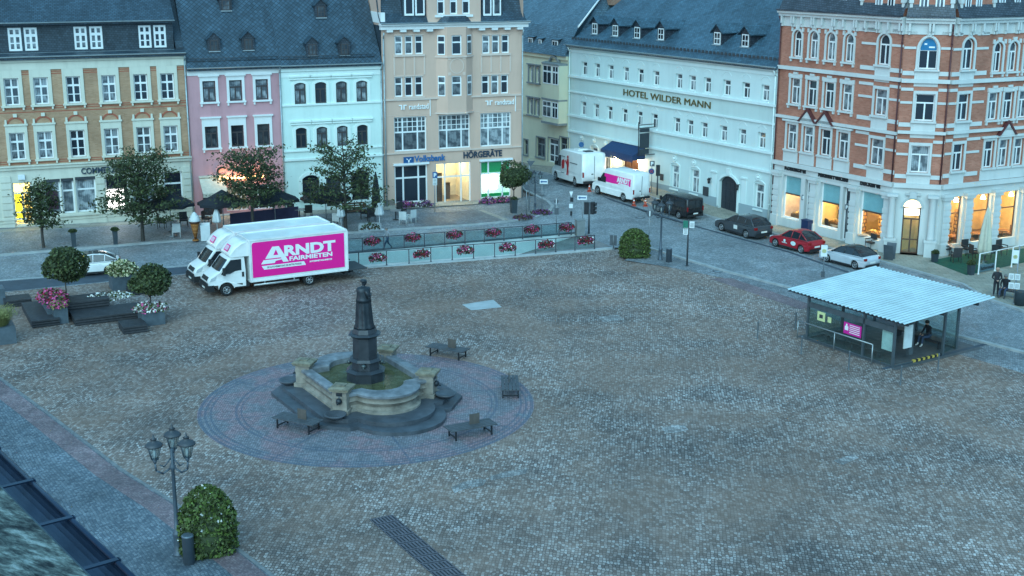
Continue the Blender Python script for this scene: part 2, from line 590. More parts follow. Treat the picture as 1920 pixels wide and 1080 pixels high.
# road in front of the left row, and the main street
KA = PX((-60, 484), (0, 479), (220, 461), (330, 452), (420, 448), (640, 438), (772, 429), (860, 423.5), (945, 417), (1000, 409), (1026, 399), (1033, 389), (1024, 379), (1004, 369), (985, 360), (965, 342), (945, 325))
KB = PX((-60, 530), (0, 526), (200, 511), (362, 497), (640, 473.5), (1090, 437.5))
KC = PX((1217, 466), (1287, 488), (1357, 509), (1482, 541), (1660, 586), (1784, 628), (1851, 645), (1925, 664), (2050, 700))
KP = PX((1040, 343), (1150, 376), (1302, 424), (1480, 473), (1585, 509), (1700, 545))
hd = Vector((math.cos(R(-58.4)), math.sin(R(-58.4)), 0))     # along the hotel front, towards the camera
hn = Vector((hd.y, -hd.x, 0))                                # away from the hotel, into the street
H0 = G(1441, 419)
fan = [H0 + hd * s + hn * 2.5 for s in (-36, -28, -20, -12, -4, 2, 8)]
KD = fan + PX((1640, 489), (1704, 507), (1803, 535), (1847, 562), (1925, 588), (2050, 625))
left_edge = PX((-60, 556), (0, 549), (370, 512), (636, 491))
road = left_edge + [PIT_NEAR[0]] + [PIT_NEAR[1]] + KC + PX((2050, 628)) + KD[::-1] + [H0 + hd * -60 + hn * 2.5, H0 + hd * -60 + hn * 9] + KA[::-1]
sheet('road', road, M_road, 0.004, 1.5)
sheet('asphalt_strip', PX((-60, 532), (0, 528), (200, 513), (362, 499), (640, 475.2)) + PX((640, 490), (370, 511), (0, 547.5), (-60, 555)), M_asphalt, 0.008, 2.0)
kerb(KB, 0.22, -0.02, 0.02)
kerb(KA, 0.28, -0.02, 0.115, side=0.0)
kerb(KC, 0.26, -0.02, 0.115)
kerb(KD, 0.22, -0.02, 0.115, side=1.0)
sheet('gutter_line', strip(KP, 0.3), M_asphalt, 0.008, 1.5)
# square-side pavement along the street
KC2 = [p - Vector((0.85, 0.5, 0)) * 3.2 for p in KC[1:]]
sheet('street_pavement', KC + PX((2050, 770), (1920, 700), (1790, 662), (1660, 640), (1480, 562), (1390, 528), (1250, 500), (1170, 488)), M_greypave, 0.004, 1.5)
sheet('pavement_border', PX((1330, 522), (1372, 522), (1530, 574), (1500, 580)), M_redband, 0.008, 1.5)
# raised pavements
LR_A = G(817, 384.5)
lr = Vector((math.cos(R(22.1)), math.sin(R(22.1)), 0)); ln_ = Vector((-lr.y, lr.x, 0))
back = [LR_A + lr * 10 + ln_ * 0.3, LR_A - lr * 45 + ln_ * 0.3]
sheet('row_pavement', KA + back, M_greypave, 0.10, 1.5)
sheet('paved_edge', [LR_A + lr * 6.5 - ln_ * 0.0, LR_A - lr * 45, LR_A - lr * 45 - ln_ * 1.5, LR_A + lr * 6.5 - ln_ * 1.5], M_slab, 0.106, 1.5)
M_bay = cobble('bay_setts', 6.5, [(0.09, 0.11, 0.13), (0.13, 0.155, 0.175), (0.2, 0.22, 0.24)], (0.05, 0.06, 0.07), rot=R(20), rand=0.4, patchscale=0.3)
sheet('parking_bay', PX((768, 403), (897, 397), (944, 414), (930, 418.5), (778, 427)), M_bay, 0.106, 1.2)
sheet('slab_line', PX((897, 396.5), (906, 396), (955, 414), (944, 415.5)), M_slab, 0.11, 1.2)
far = [H0 + hd * s for s in (30, 8, 2, -4, -12, -20, -28, -60)]
sheet('hotel_pavement', KD + [Vector((60, 60, 0)), Vector((60, 100, 0))] + [p - hn * 0.3 for p in far[1:-1]] , M_tanpave, 0.10, 1.5)
# patch of slabs in the square
sheet('stone_patch', PX((866, 571), (925, 562), (941, 576), (884, 582)), plain('patch_stone', (0.4, 0.42, 0.42), 0.7, var=0.15, scale=1.2), 0.004, 0.8)

M_pale = cobble('pale_setts', 7.6, [(0.19, 0.165, 0.155), (0.29, 0.265, 0.25), (0.42, 0.385, 0.37)], (0.11, 0.095, 0.085), rot=R(9), rand=0.45, jw=0.1, patchscale=0.3, aspect=0.66)
for pp in ([(846, 914), (868, 904), (900, 897), (913, 901), (905, 911), (872, 917), (852, 925)], [(917, 894), (948, 884), (990, 879), (986, 888), (946, 896), (921, 901)], [(1240, 803), (1262, 797), (1284, 797), (1291, 806), (1268, 812), (1247, 811)], [(1562, 864), (1596, 852), (1612, 858), (1580, 872)], [(1122, 594), (1160, 590), (1168, 600), (1130, 604)]): sheet('paving_patch', PX(*pp), M_pale, .004, 1.0)
# ring of paving round the fountain
FC = (G(380, 765) + G(998, 765) + G(690, 868.5) + G(690, 655)) / 4
FR = ((G(998, 765) - G(380, 765)).length + (G(690, 868.5) - G(690, 655)).length) / 4
t = NT('fountain_paving')
v = t.coord('Object', (9.5, 9.5, 9.5))
de = t.n('ShaderNodeTexVoronoi', voronoi_dimensions='2D', feature='DISTANCE_TO_EDGE', i_Scale=1.0, i_Randomness=0.4)
f1 = t.n('ShaderNodeTexVoronoi', voronoi_dimensions='2D', feature='F1', i_Scale=1.0, i_Randomness=0.4)
t.l(v, de.inputs['Vector']); t.l(v, f1.inputs['Vector'])
sp = t.n('ShaderNodeSeparateXYZ'); t.l(f1.outputs['Color'], sp.inputs[0])
tc = t.n('ShaderNodeTexCoord')
ob = tc.outputs['Object']
ln = t.n('ShaderNodeVectorMath', operation='LENGTH'); t.l(ob, ln.inputs[0])
rad = t.math('DIVIDE', ln.outputs['Value'], FR)
patch = t.noise(ob, 0.38, 5, 0.65)
base = t.ramp(patch, [(0.3, (0.15, 0.15, 0.17)), (0.46, (0.21, 0.195, 0.21)), (0.54, (0.29, 0.18, 0.19)), (0.66, (0.2, 0.19, 0.205)), (0.78, (0.33, 0.35, 0.37))])
base = t.mix(1.0, base, t.ramp(sp.outputs[0], [(0, 0.7), (1, 1.3)]), 'MULTIPLY')
edge = t.ramp(de.outputs['Distance'], [(0.03, 0.0), (0.1, 1.0)])
base = t.mix(edge, (0.06, 0.065, 0.075), base)
def ringmask(r0, w):
    d = t.math('ABSOLUTE', t.math('SUBTRACT', rad, r0))
    return t.math('LESS_THAN', d, w)
rings_ = t.math('MAXIMUM', t.math('MAXIMUM', ringmask(0.985, 0.009), ringmask(0.952, 0.007)), t.math('MAXIMUM', ringmask(0.92, 0.006), t.math('MAXIMUM', ringmask(0.775, 0.008), ringmask(0.745, 0.005))))
so = t.n('ShaderNodeSeparateXYZ'); t.l(ob, so.inputs[0])
ang = t.math('ARCTAN2', so.outputs[1], so.outputs[0])
cell = t.math('ABSOLUTE', t.math('SUBTRACT', t.math('FRACT', t.math('ADD', t.math('MULTIPLY', ang, 8 / (2 * math.pi)), 0.06)), 0.5))
spoke = t.math('LESS_THAN', t.math('MULTIPLY', cell, rad), 0.008)
mk = t.math('MAXIMUM', rings_, spoke)
t.col(t.mix(t.math('MULTIPLY', mk, 0.55), base, (0.06, 0.085, 0.125)))
t.bump(edge, 0.4, 0.015)
t.set(rough=0.55, spec=0.4)
mb = MB()
prev = None
for rr in (0.0, 0.33, 0.66, 1.0):
    cur = [mb.vert((FR * max(rr, 1e-3) * math.cos(2 * math.pi * i / 72), FR * max(rr, 1e-3) * math.sin(2 * math.pi * i / 72), 0)) for i in range(72)]
    if prev:
        for i in range(72): mb.face([prev[i], cur[i], cur[(i + 1) % 72], prev[(i + 1) % 72]])
    prev = cur
o = mb.build('circular_paving', t.mat, loc=(FC.x, FC.y, 0.005)); o['kind'] = 'structure'

# the sunken ramp: floor, walls, coping
M_white = plain('white_wall', (0.62, 0.66, 0.66), 0.8, var=0.12, scale=0.7)
M_ramp = plain('ramp_floor', (0.2, 0.19, 0.185), 0.85, var=0.25, scale=1.5)
M_dk = plain('dark_coping', (0.1, 0.115, 0.13), 0.7, var=0.2)
N0, N1, F1_, F0 = PIT_NEAR[0], PIT_NEAR[1], PIT_FAR[1], PIT_FAR[0]
def zr(s): return -min(3.0, 0.22 * max(0.0, s))
LN = (N1 - N0).length; LF = (F1_ - F0).length
fl, wf, wn_ = MB(), MB(), MB()
ns = 12
for i in range(ns):
    a, b = i / ns, (i + 1) / ns
    pn = [N1.lerp(N0, k) for k in (a, b)]; pf = [F1_.lerp(F0, k) for k in (a, b)]
    za, zb = zr(a * LF), zr(b * LF)
    fl.poly([(pn[0].x, pn[0].y, za), (pf[0].x, pf[0].y, za), (pf[1].x, pf[1].y, zb), (pn[1].x, pn[1].y, zb)])
o = fl.build('ramp', M_ramp); o['kind'] = 'structure'
def wall_between(mb, a, b, z0, z1, th, out):
    d = (b - a).normalized(); nn = Vector((-d.y, d.x, 0)) * th * out
    mb.M = None
    q = [a, b, b + nn, a + nn]
    if out < 0: q = q[::-1]
    mb.prism([(p.x, p.y) for p in q], z0, z1)
mb = MB(); wall_between(mb, F0, F1_, -3.2, 0.06, 0.25, 1)
o = mb.build('retaining_wall', M_white); tag(o, 'long white retaining wall on the far side of the sunken ramp', 'wall')
mb = MB(); wall_between(mb, F0 - (F1_ - F0) * 0.0, F1_, 0.062, 0.14, 0.3, 1)
c = mb.build('coping', M_dk, o)
mb = MB(); wall_between(mb, N0, N1, -3.2, 0.07, 0.22, -1)
o = mb.build('retaining_wall', plain('near_wall_stone', (0.4, 0.44, 0.45), 0.75)); tag(o, 'low pale stone kerb wall on the square side of the sunken ramp', 'wall')
mb = MB(); wall_between(mb, F0, N0, -3.2, 0.05, 0.25, -1)
o = mb.build('retaining_wall', M_white); tag(o, 'end wall of the sunken ramp behind the box trucks', 'wall')
# ------------------------------------------------------------------ house kit
M_pane = pane_mat('window_pane', (0.022, 0.03, 0.042), (0.30, 0.33, 0.35), 0.55)
M_pane_dark = pane_mat('dark_pane', (0.014, 0.018, 0.026), (0.10, 0.11, 0.12), 0.4)
M_pane_cur = pane_mat('draped_pane', (0.05, 0.07, 0.085), (0.42, 0.46, 0.48), 0.9)
M_frame = plain('white_frame', (0.78, 0.79, 0.78), 0.5, var=0.06)
M_brownframe = plain('brown_frame', (0.055, 0.045, 0.045), 0.5, var=0.1)
M_glass = clear_glass('shop_glass')
M_lead = plain('lead_grey', (0.28, 0.32, 0.34), 0.5, var=0.15)
M_zinc = plain('zinc', (0.36, 0.42, 0.44), 0.4, 0.4, var=0.15)
M_black = plain('black_metal', (0.018, 0.02, 0.024), 0.45, var=0.2)
M_dkgrey = plain('dark_grey_metal', (0.06, 0.068, 0.078), 0.5, 0.3, var=0.15)

class Facade:
    def __init__(s, name, A, az, label, cat):
        s.A = Vector((A[0], A[1], 0)); s.az = R(az)
        s.d = Vector((math.cos(s.az), math.sin(s.az), 0)); s.n = Vector((-s.d.y, s.d.x, 0))
        s.root = empty(name, s.A, s.az, label, cat)
    def loc(s, px, py, dy=0.0):
        d = ray(px, py)
        t = s.n.dot(s.A + s.n * dy - CP) / s.n.dot(d)
        p = CP + d * t
        return s.d.dot(p - s.A), p.z
    def u(s, px, py, dy=0.0): return s.loc(px, py, dy)[0]
    def z(s, px, py, dy=0.0): return s.loc(px, py, dy)[1]
    def gable(s, px, py, u):
        """(depth, height) on the cross-wall at u"""
        d = ray(px, py)
        q = s.A + s.d * u
        t = s.d.dot(q - CP) / s.d.dot(d)
        p = CP + d * t
        return s.n.dot(p - s.A), p.z
    def W(s, u, y, z): return s.A + s.d * u + s.n * y + Vector((0, 0, z))
    def rects(s, boxes, dy=0.0, wscale=1.0):
        """pixel boxes (x0,x1,y0,y1) of one row of equal windows -> (u0,u1,z0,z1)"""
        r = []
        for x0, x1, y0, y1 in boxes:
            xc, yc = (x0 + x1) / 2, (y0 + y1) / 2
            r.append((s.u(x0, yc, dy), s.u(x1, yc, dy), s.z(xc, y1, dy), s.z(xc, y0, dy)))
        w = sum(b - a for a, b, _, _ in r) / len(r) * wscale
        z0 = sum(q[2] for q in r) / len(r); z1 = sum(q[3] for q in r) / len(r)
        return [((a + b) / 2 - w / 2, (a + b) / 2 + w / 2, z0, z1) for a, b, _, _ in r]

def wall_holes(mb, u0, u1, z0, z1, holes, rev=0.16, y=0.0, arch=None):
    """front wall with real openings and their reveals; hole = (u0,u1,z0,z1[,rise])"""
    us = sorted({round(x, 4) for x in [u0, u1] + [h[0] for h in holes] + [h[1] for h in holes] if u0 - 1e-6 <= x <= u1 + 1e-6})
    zs = sorted({round(x, 4) for x in [z0, z1] + [h[2] for h in holes] + [h[3] for h in holes] if z0 - 1e-6 <= x <= z1 + 1e-6})
    for j in range(len(zs) - 1):
        run = None
        for i in range(len(us) - 1):
            uc, zc = (us[i] + us[i + 1]) / 2, (zs[j] + zs[j + 1]) / 2
            hit = any(h[0] < uc < h[1] and h[2] < zc < h[3] for h in holes)
            if not hit and run is None: run = us[i]
            if hit and run is not None:
                mb.poly([(run, y, zs[j]), (us[i], y, zs[j]), (us[i], y, zs[j + 1]), (run, y, zs[j + 1])]); run = None
        if run is not None:
            mb.poly([(run, y, zs[j]), (us[-1], y, zs[j]), (us[-1], y, zs[j + 1]), (run, y, zs[j + 1])])
    for h in holes:
        a, b, c, d = h[:4]
        rise = h[4] if len(h) > 4 else 0
        e = d - rise
        mb.poly([(a, y, c), (a, y, e), (a, y + rev, e), (a, y + rev, c)])
        mb.poly([(b, y, c), (b, y + rev, c), (b, y + rev, e), (b, y, e)])
        mb.poly([(a, y, c), (a, y + rev, c), (b, y + rev, c), (b, y, c)])
        if rise <= 0:
            mb.poly([(a, y, d), (b, y, d), (b, y + rev, d), (a, y + rev, d)])
        else:
            pts = arch_pts(a, b, e, rise)
            for (x0, q0), (x1, q1) in zip(pts[:-1], pts[1:]):
                mb.poly([(x0, y, q0), (x1, y, q1), (x1, y + rev, q1), (x0, y + rev, q0)])
            h_ = len(pts) // 2
            for seg, cx in ((pts[:h_ + 1], a), (pts[h_:], b)):
                for (x0, q0), (x1, q1) in zip(seg[:-1], seg[1:]):
                    mb.poly([(x0, y, q0), (x0, y, d), (x1, y, d), (x1, y, q1)] if x1 > x0 else [(x1, y, q1), (x1, y, d), (x0, y, d), (x0, y, q0)])

def arch_pts(a, b, spring, rise, n=12):
    c, r = (a + b) / 2, (b - a) / 2
    if rise >= r * 0.98:
        return [(c - r * math.cos(math.pi * i / n), spring + rise * math.sin(math.pi * i / n)) for i in range(n + 1)]
    Rr = (r * r + rise * rise) / (2 * rise); half = math.asin(r / Rr)
    return [(c + Rr * math.sin(-half + 2 * half * i / n), spring + rise - Rr + Rr * math.cos(-half + 2 * half * i / n)) for i in range(n + 1)]

def shell(mb, u0, u1, z0, z1, depth, y=0.0):
    """sides and back of a house"""
    mb.poly([(u0, y + depth, z0), (u0, y, z0), (u0, y, z1), (u0, y + depth, z1)])
    mb.poly([(u1, y, z0), (u1, y + depth, z0), (u1, y + depth, z1), (u1, y, z1)])
    mb.poly([(u1, y + depth, z0), (u0, y + depth, z0), (u0, y + depth, z1), (u1, y + depth, z1)])

PAT = {
    'T': ([(0.5, 0, 0.66, 1)], [(0.66, 0, 1, 1)]),
    'cross': ([(0.5, 0, 1, 1.0)], [(0.66, 0, 1, 1.25), (0.33, 0, 1, 0.5)]),
    'two': ([], [(0.64, 0, 1, 1)]),
    'grid3': ([(0.27, 0, 1, 1), (0.73, 0, 1, 1), (0.135, 0.55, 1, 0.5), (0.865, 0.55, 1, 0.5), (0.42, 0.55, 1, 0.5), (0.58, 0.55, 1, 0.5)],
              [(0.55, 0, 1, 1.1), (0.70, 0, 1, 0.5), (0.85, 0, 1, 0.5)]),
    'shop3': ([(0.27, 0, 1, 1), (0.73, 0, 1, 1)], [(0.66, 0, 1, 1)]),
    'dorm': ([(0.5, 0, 1, 1)], [(0.62, 0, 1, 1), (0.3, 0, 1, 0.5)]),
    'small': ([(0.5, 0, 1, 0.8)], [(0.5, 0, 1, 0.8)]),
    'plain': ([], []),
    'door2': ([(0.5, 0, 0.75, 1.1)], [(0.75, 0, 1, 1.1), (0.3, 0, 1, 0.8)]),
}
_wcache = {}
def frame_mesh(w, h, pat, bar, rise, mats, name, both=False):
    key = (round(w, 2), round(h, 2), pat, bar, round(rise, 2), tuple(m.name for m in mats), both)
    if key in _wcache: return _wcache[key]
    mb = MB(); t = 0.06
    e = h - rise
    mb.box(0, bar, 0, t, 0, e); mb.box(w - bar, w, 0, t, 0, e); mb.box(bar, w - bar, 0, t, 0, bar)
    if rise <= 0: mb.box(bar, w - bar, 0, t, h - bar, h)
    else:
        po = arch_pts(0, w, e, rise); pi_ = [(w / 2 + (x - w / 2) * (1 - 2 * bar / w), e + (z - e) * (1 - bar / rise * .9)) for x, z in po]
        mb.extr(po + pi_[::-1], 0, t)
    def zl(x):  # height available under an arch
        if rise <= 0: return h
        c = abs(x - w / 2) / (w / 2)
        return e + rise * math.sqrt(max(0, 1 - c * c))
    for x, a, b, k in PAT[pat][0]:
        q = bar * 0.5 * k * 1.15
        mb.box(x * w - q, x * w + q, 0.003, t - 0.004, max(bar, a * h), min(h - bar, b * h, zl(x * w) - .02))
    for z, a, b, k in PAT[pat][1]:
        q = bar * 0.5 * k * 1.15
        zz = z * h if rise <= 0 or z < 0.6 else min(z * h, e)
        mb.box(max(bar, a * w), min(w - bar, b * w), 0.006, t - 0.008, zz - q, zz + q)
    me = mb
    _wcache[key] = me
    return me

_meshes = {}
def shared(mb_fn, key, name, mats, parent, loc):
    """objects of one shape share their mesh"""
    k = (key, tuple(m.name for m in (mats if isinstance(mats, (list, tuple)) else [mats])), name)
    if k not in _meshes:
        o = mb_fn().build(name, mats, parent)
        _meshes[k] = o.data
    else:
        o = bpy.data.objects.new(name, _meshes[k]); link(o, parent)
    o.location = loc
    return o

def pane_mb(w, h, rise):
    mb = MB()
    if rise <= 0: mb.poly([(0, 0, 0), (w, 0, 0), (w, 0, h), (0, 0, h)])
    else:
        pts = arch_pts(0, w, h - rise, rise)
        mb.poly([(0, 0, 0), (w, 0, 0)] + [(x, 0, z) for x, z in pts[::-1]])
    return mb

def surround_mb(w, h, sw, sp, top, hood, sill, rise, brackets, ears=False):
    mb = MB()
    e = h - rise
    if sw > 0:
        mb.box(-sw, -0.002, -sp, 0.0, -0.0, e); mb.box(w + 0.002, w + sw, -sp, 0.0, -0.0, e)
        if rise <= 0: mb.box(-sw, w + sw, -sp, 0.0, h + 0.002, h + max(top, sw * .8))
        else:
            po = arch_pts(-sw, w + sw, e, rise + sw); pi_ = arch_pts(-0.002, w + 0.002, e, rise + .002)
            mb.extr(po + pi_[::-1], -sp, 0.0)
            if ears: mb.box(w / 2 - .14, w / 2 + .14, -sp * 1.6, 0, h + .03, h + sw * 1.5)
    tp = h + (max(top, sw * .8) if rise <= 0 else sw)
    if hood == 'flat': mb.box(-sw * 1.5, w + sw * 1.5, -sp * 2.6, 0.0, tp + .003, tp + 0.11)
    if hood == 'cornice':
        mb.box(-sw * 1.1, w + sw * 1.1, -sp * 1.2, 0.0, tp + .003, tp + 0.12)
        mb.box(-sw * 1.5, w + sw * 1.5, -sp * 3.0, 0.0, tp + .123, tp + 0.24)
    if hood == 'pillars':
        mb.box(-sw * 1.3, w + sw * 1.3, -sp * 2.2, 0.0, tp + .003, tp + 0.13)
        for x in (-sw, w + sw - .16): mb.box(x, x + .16, -sp * 2, 0, tp + .133, tp + .46, taper=.02)
        mb.box(w / 2 - .13, w / 2 + .13, -sp * 1.6, 0, tp + .62, tp + .86)
        a = arch_pts(-sw * .2, w + sw * .2, tp + .14, .5); b = arch_pts(sw * .3, w - sw * .3, tp + .14, .4)
    if hood == 'stone':
        mb.box(w / 2 - w * .22, w / 2 + w * .22, -sp * 1.5, 0, tp + .003, tp + 0.16)
        mb.box(-sw * 1.25, -sw * .2, -sp * 1.5, 0, tp - .25, tp + .002 + .03)
        mb.box(w + sw * .2, w + sw * 1.25, -sp * 1.5, 0, tp - .25, tp + .032)
    if hood == 'pediment':
        mb.extr([(-sw * 1.4, tp), (w + sw * 1.4, tp), (w / 2, tp + w * .62)], -sp * 2.4, 0.0)
    if sill:
        mb.box(-sw * 1.3, w + sw * 1.3, -sp * 2.6, 0.0, -0.13, -0.003)
        if brackets:
            for x in (-sw, w + sw - .12): mb.box(x, x + .12, -sp * 2.0, 0, -0.33, -.133)
    return mb

def window(F, rect, pat='T', frame=None, pane=None, bar=0.08, depth=0.14, rise=0.0, sur=None, surmat=None, name='window', glass=None, y=0.0, parent=None):
    u0, u1, z0, z1 = rect[:4]
    w, h = u1 - u0, z1 - z0
    frame = frame or M_frame
    par = parent or F.root
    key = (round(w, 3), round(h, 3), pat, bar, round(rise, 3))
    o = shared(lambda: frame_mesh(w, h, pat, bar, rise, [frame], name), key, name, frame, par, (u0, y + depth, z0))
    shared(lambda: pane_mb(w, h, rise), key, 'pane', glass or pane or M_pane, o, (0, 0.035, 0))
    if sur:
        k = dict(sw=0.14, sp=0.05, top=0.14, hood=None, sill=True, brackets=False, ears=False); k.update(sur)
        shared(lambda: surround_mb(w, h, k['sw'], k['sp'], k['top'], k['hood'], k['sill'], rise, k['brackets'], k['ears']), key + tuple(k.values()), 'surround', surmat, o, (0, -depth, 0))
    return o

def room(F, rect, depth, wallmat, floor=None, name='shop_interior', y0=0.3):
    """the lit room behind a shop window"""
    u0, u1, z0, z1 = rect
    mb = MB()
    mb.poly([(u0, y0 + depth, z0), (u1, y0 + depth, z0), (u1, y0 + depth, z1), (u0, y0 + depth, z1)])
    mb.poly([(u0, y0, z0), (u0, y0 + depth, z0), (u0, y0 + depth, z1), (u0, y0, z1)])
    mb.poly([(u1, y0 + depth, z0), (u1, y0, z0), (u1, y0, z1), (u1, y0 + depth, z1)])
    mb.poly([(u0, y0, z1), (u0, y0 + depth, z1), (u1, y0 + depth, z1), (u1, y0, z1)])
    mb.poly([(u0, y0, z0), (u1, y0, z0), (u1, y0 + depth, z0), (u0, y0 + depth, z0)], m=1)
    return mb.build(name, [wallmat, floor or wallmat], F.root)

def lamp(F, u, y, z, power, color, r=0.12, name='ceiling_lamp'):
    l = bpy.data.lights.new(name, 'POINT'); l.energy = power; l.color = color; l.shadow_soft_size = r
    o = bpy.data.objects.new(name + '_light', l); link(o, F.root); o.location = (u, y, z)
    return o

def lettering(body, size, mat, parent, M, extrude=0.03, bold=0.0, spacing=1.0, name='lettering', width=None, align='LEFT', shear=0.0):
    """raised letters; M places the baseline's left end, x along the text, z up"""
    cu = bpy.data.curves.new(name, 'FONT')
    cu.body = body; cu.size = size; cu.extrude = extrude; cu.offset = bold; cu.space_character = spacing; cu.align_x = align; cu.shear = shear
    cu.resolution_u = 3
    tmp = bpy.data.objects.new('tmp_text', cu); COL.objects.link(tmp)
    bpy.context.view_layer.update()
    me = bpy.data.meshes.new_from_object(tmp.evaluated_get(bpy.context.evaluated_depsgraph_get()))
    bpy.data.objects.remove(tmp)
    me.name = name
    me.transform(Matrix.Rotation(R(90), 4, 'X'))
    if width:
        xs = [v.co.x for v in me.vertices]
        k = width / (max(xs) - min(xs))
        me.transform(Matrix.Diagonal((k, 1, 1, 1)))
    me.materials.clear(); me.materials.append(mat)
    o = bpy.data.objects.new(name, me); link(o, parent)
    o.matrix_local = M
    return o

def flat_roof_slope(mb, u0, u1, y0, z0, y1, z1, th=0.18, both=True):
    """one roof slope with thickness, eave at (y0,z0), ridge at (y1,z1), and the far slope"""
    mb.poly([(u0, y0, z0), (u1, y0, z0), (u1, y1, z1), (u0, y1, z1)])
    mb.poly([(u1, y0, z0 - th), (u0, y0, z0 - th), (u0, y1, z1 - th), (u1, y1, z1 - th)])
    mb.poly([(u0, y0, z0 - th), (u1, y0, z0 - th), (u1, y0, z0), (u0, y0, z0)])
    mb.poly([(u0, y0, z0), (u0, y1, z1), (u0, y1, z1 - th), (u0, y0, z0 - th)])
    mb.poly([(u1, y0, z0 - th), (u1, y1, z1 - th), (u1, y1, z1), (u1, y0, z0)])
    if both:
        y2 = 2 * y1 - y0
        mb.poly([(u0, y1, z1), (u1, y1, z1), (u1, y2, z0), (u0, y2, z0)])

def dormer(F, px, w, h, slope, e0, roofmat, wallmat, framemat, kind='gable', pat='small', dyc=None, sillh=0.0, overhang=.12):
    """dormer window on a roof slope. px = (x centre, y of window foot) in the photo; slope = (y0,z0,y1,z1)"""
    y0, z0, y1, z1 = slope
    k = (z1 - z0) / (y1 - y0)
    # point of the slope seen at px
    d = ray(*px)
    rn = (F.n * -k + Vector((0, 0, 1)))
    q = F.A + F.n * y0 + Vector((0, 0, z0))
    p = CP + d * (rn.dot(q - CP) / rn.dot(d))
    u = F.d.dot(p - F.A); y = F.n.dot(p - F.A); z = p.z
    mb = MB()
    W2 = w / 2 + 0.16; H = h + 0.2
    back = lambda zz: (zz - z0) / k + y0
    rise = W2 * (0.9 if kind == 'gable' else 0.75)
    zt = z + H
    # cheeks and front
    mb.poly([(u - W2, y, z - .1), (u + W2, y, z - .1), (u + W2, y, zt), (u, y, zt + rise), (u - W2, y, zt)], m=0)
    for sx in (-1, 1):
        pts = [(u + sx * W2, y, z - .1), (u + sx * W2, y, zt), (u + sx * W2, back(zt), zt)]
        mb.poly(pts if sx < 0 else pts[::-1], m=0)
    o_ = overhang
    ex = W2 + o_
    for sx in (-1, 1):
        ze = zt - o_ * rise / W2
        a = (u + sx * ex, y - o_, ze); b = (u, y - o_, zt + rise + .02)
        c = (u, back(zt + rise) + .1, zt + rise + .02); d_ = (u + sx * ex, back(ze) + .1, ze)
        q = [a, b, c, d_]
        mb.poly(q if sx < 0 else q[::-1], m=1)
        lo = [(x, yy, zz - .07) for x, yy, zz in q]
        mb.poly(lo[::-1] if sx < 0 else lo, m=1)
        mb.poly([a, lo[0], lo[1], b] if sx > 0 else [b, lo[1], lo[0], a], m=1)
    o = mb.build('dormer', [wallmat, roofmat], F.root)
    wm = MB(); 
    wm.box(u - w / 2, u + w / 2, y - .05, y - .003, z + .02, z + .02 + h, m=0)
    b_ = .075
    for x0, x1, q0, q1 in ((u - w / 2 + b_, u - .03, z + b_ + .02, z + h * .47), (u + .03, u + w / 2 - b_, z + b_ + .02, z + h * .47), (u - w / 2 + b_, u - .03, z + h * .53, z + h - b_ + .02), (u + .03, u + w / 2 - b_, z + h * .53, z + h - b_ + .02)):
        wm.poly([(x0, y - .053, q0), (x1, y - .053, q0), (x1, y - .053, q1), (x0, y - .053, q1)], m=1)
    wm.box(u - w / 2 - .12, u + w / 2 + .12, y - .16, y - .054, z - .06, z + .02, m=2)
    wm.build('window', [framemat, M_pane_dark, M_lead], o)
    return o

def band(mb, u0, u1, z0, z1, proud, y=0.0, m=None, wrap=True):
    e = proud if wrap else 0
    mb.box(u0 - e * 0, u1 + e * 0, y - proud, y - 0.002, z0, z1, m=m)

def downpipe(F, u, z0, z1, mat=None, r=0.06, y=-0.12):
    mb = MB()
    mb.cone((u, y, z0), (u, y, z1 - .5), r, r, 8)
    mb.cone((u, y, z1 - .5), (u, y - .22, z1 - .05), r, r, 8)
    for k in range(4): 
        zz = z0 + (z1 - z0) * (k + .5) / 4
        mb.cone((u, y, zz), (u, y, zz + .06), r * 1.35, r * 1.35, 8)
    return mb.build('downpipe', mat or M_zinc, F.root)

def gutter_part(F, u0, u1, y, z, mat=None, r=0.09):
    mb = MB()
    pts = [(math.cos(math.pi * (1 + i / 6)) * r, math.sin(math.pi * (1 + i / 6)) * r) for i in range(7)]
    pin = [(a * .8, b * .8) for a, b in pts]
    prof = pts + pin[::-1]
    mb.loft([[(u, y + a, z + b) for a, b in prof] for u in (u0, u1)], smooth=False)
    return mb.build('gutter', mat or M_zinc, F.root)

def snow_guard(F, u0, u1, y, z, mat=None):
    mb = MB()
    n = int((u1 - u0) / 0.55)
    for dz in (0.06, 0.26): mb.tube([(u0, y, z + dz), (u1, y, z + dz)], 0.025, 4)
    for i in range(n + 1):
        u = u0 + (u1 - u0) * i / n
        mb.cone((u, y + .05, z - .08), (u, y, z + .32), 0.02, 0.02, 4)
    return mb.build('snow_guard', mat or M_dkgrey, F.root)
# ------------------------------------------------------------------ the row of houses on the left
def row_u(px, py):
    d = ray(px, py); n = Vector((-lr.y, lr.x, 0))
    t = n.dot(LR_A - CP) / n.dot(d); p = CP + d * t
    return lr.dot(p - LR_A)
U_BANK = row_u(0, 200) - 7.0
U1 = row_u(353, 200); U2 = row_u(528, 200); U3 = row_u(718, 220); U4 = row_u(980, 180)
BASEZ = -0.4
def row_facade(name, u, label, cat='house'):
    return Facade(name, LR_A + lr * u, 22.1, label, cat)

def wins(F, boxes, hole_list, rise=0.0, dy=0.0, **kw):
    for r in F.rects(boxes, dy):
        hole_list.append((*r, rise))
        window(F, r, rise=rise, **kw)

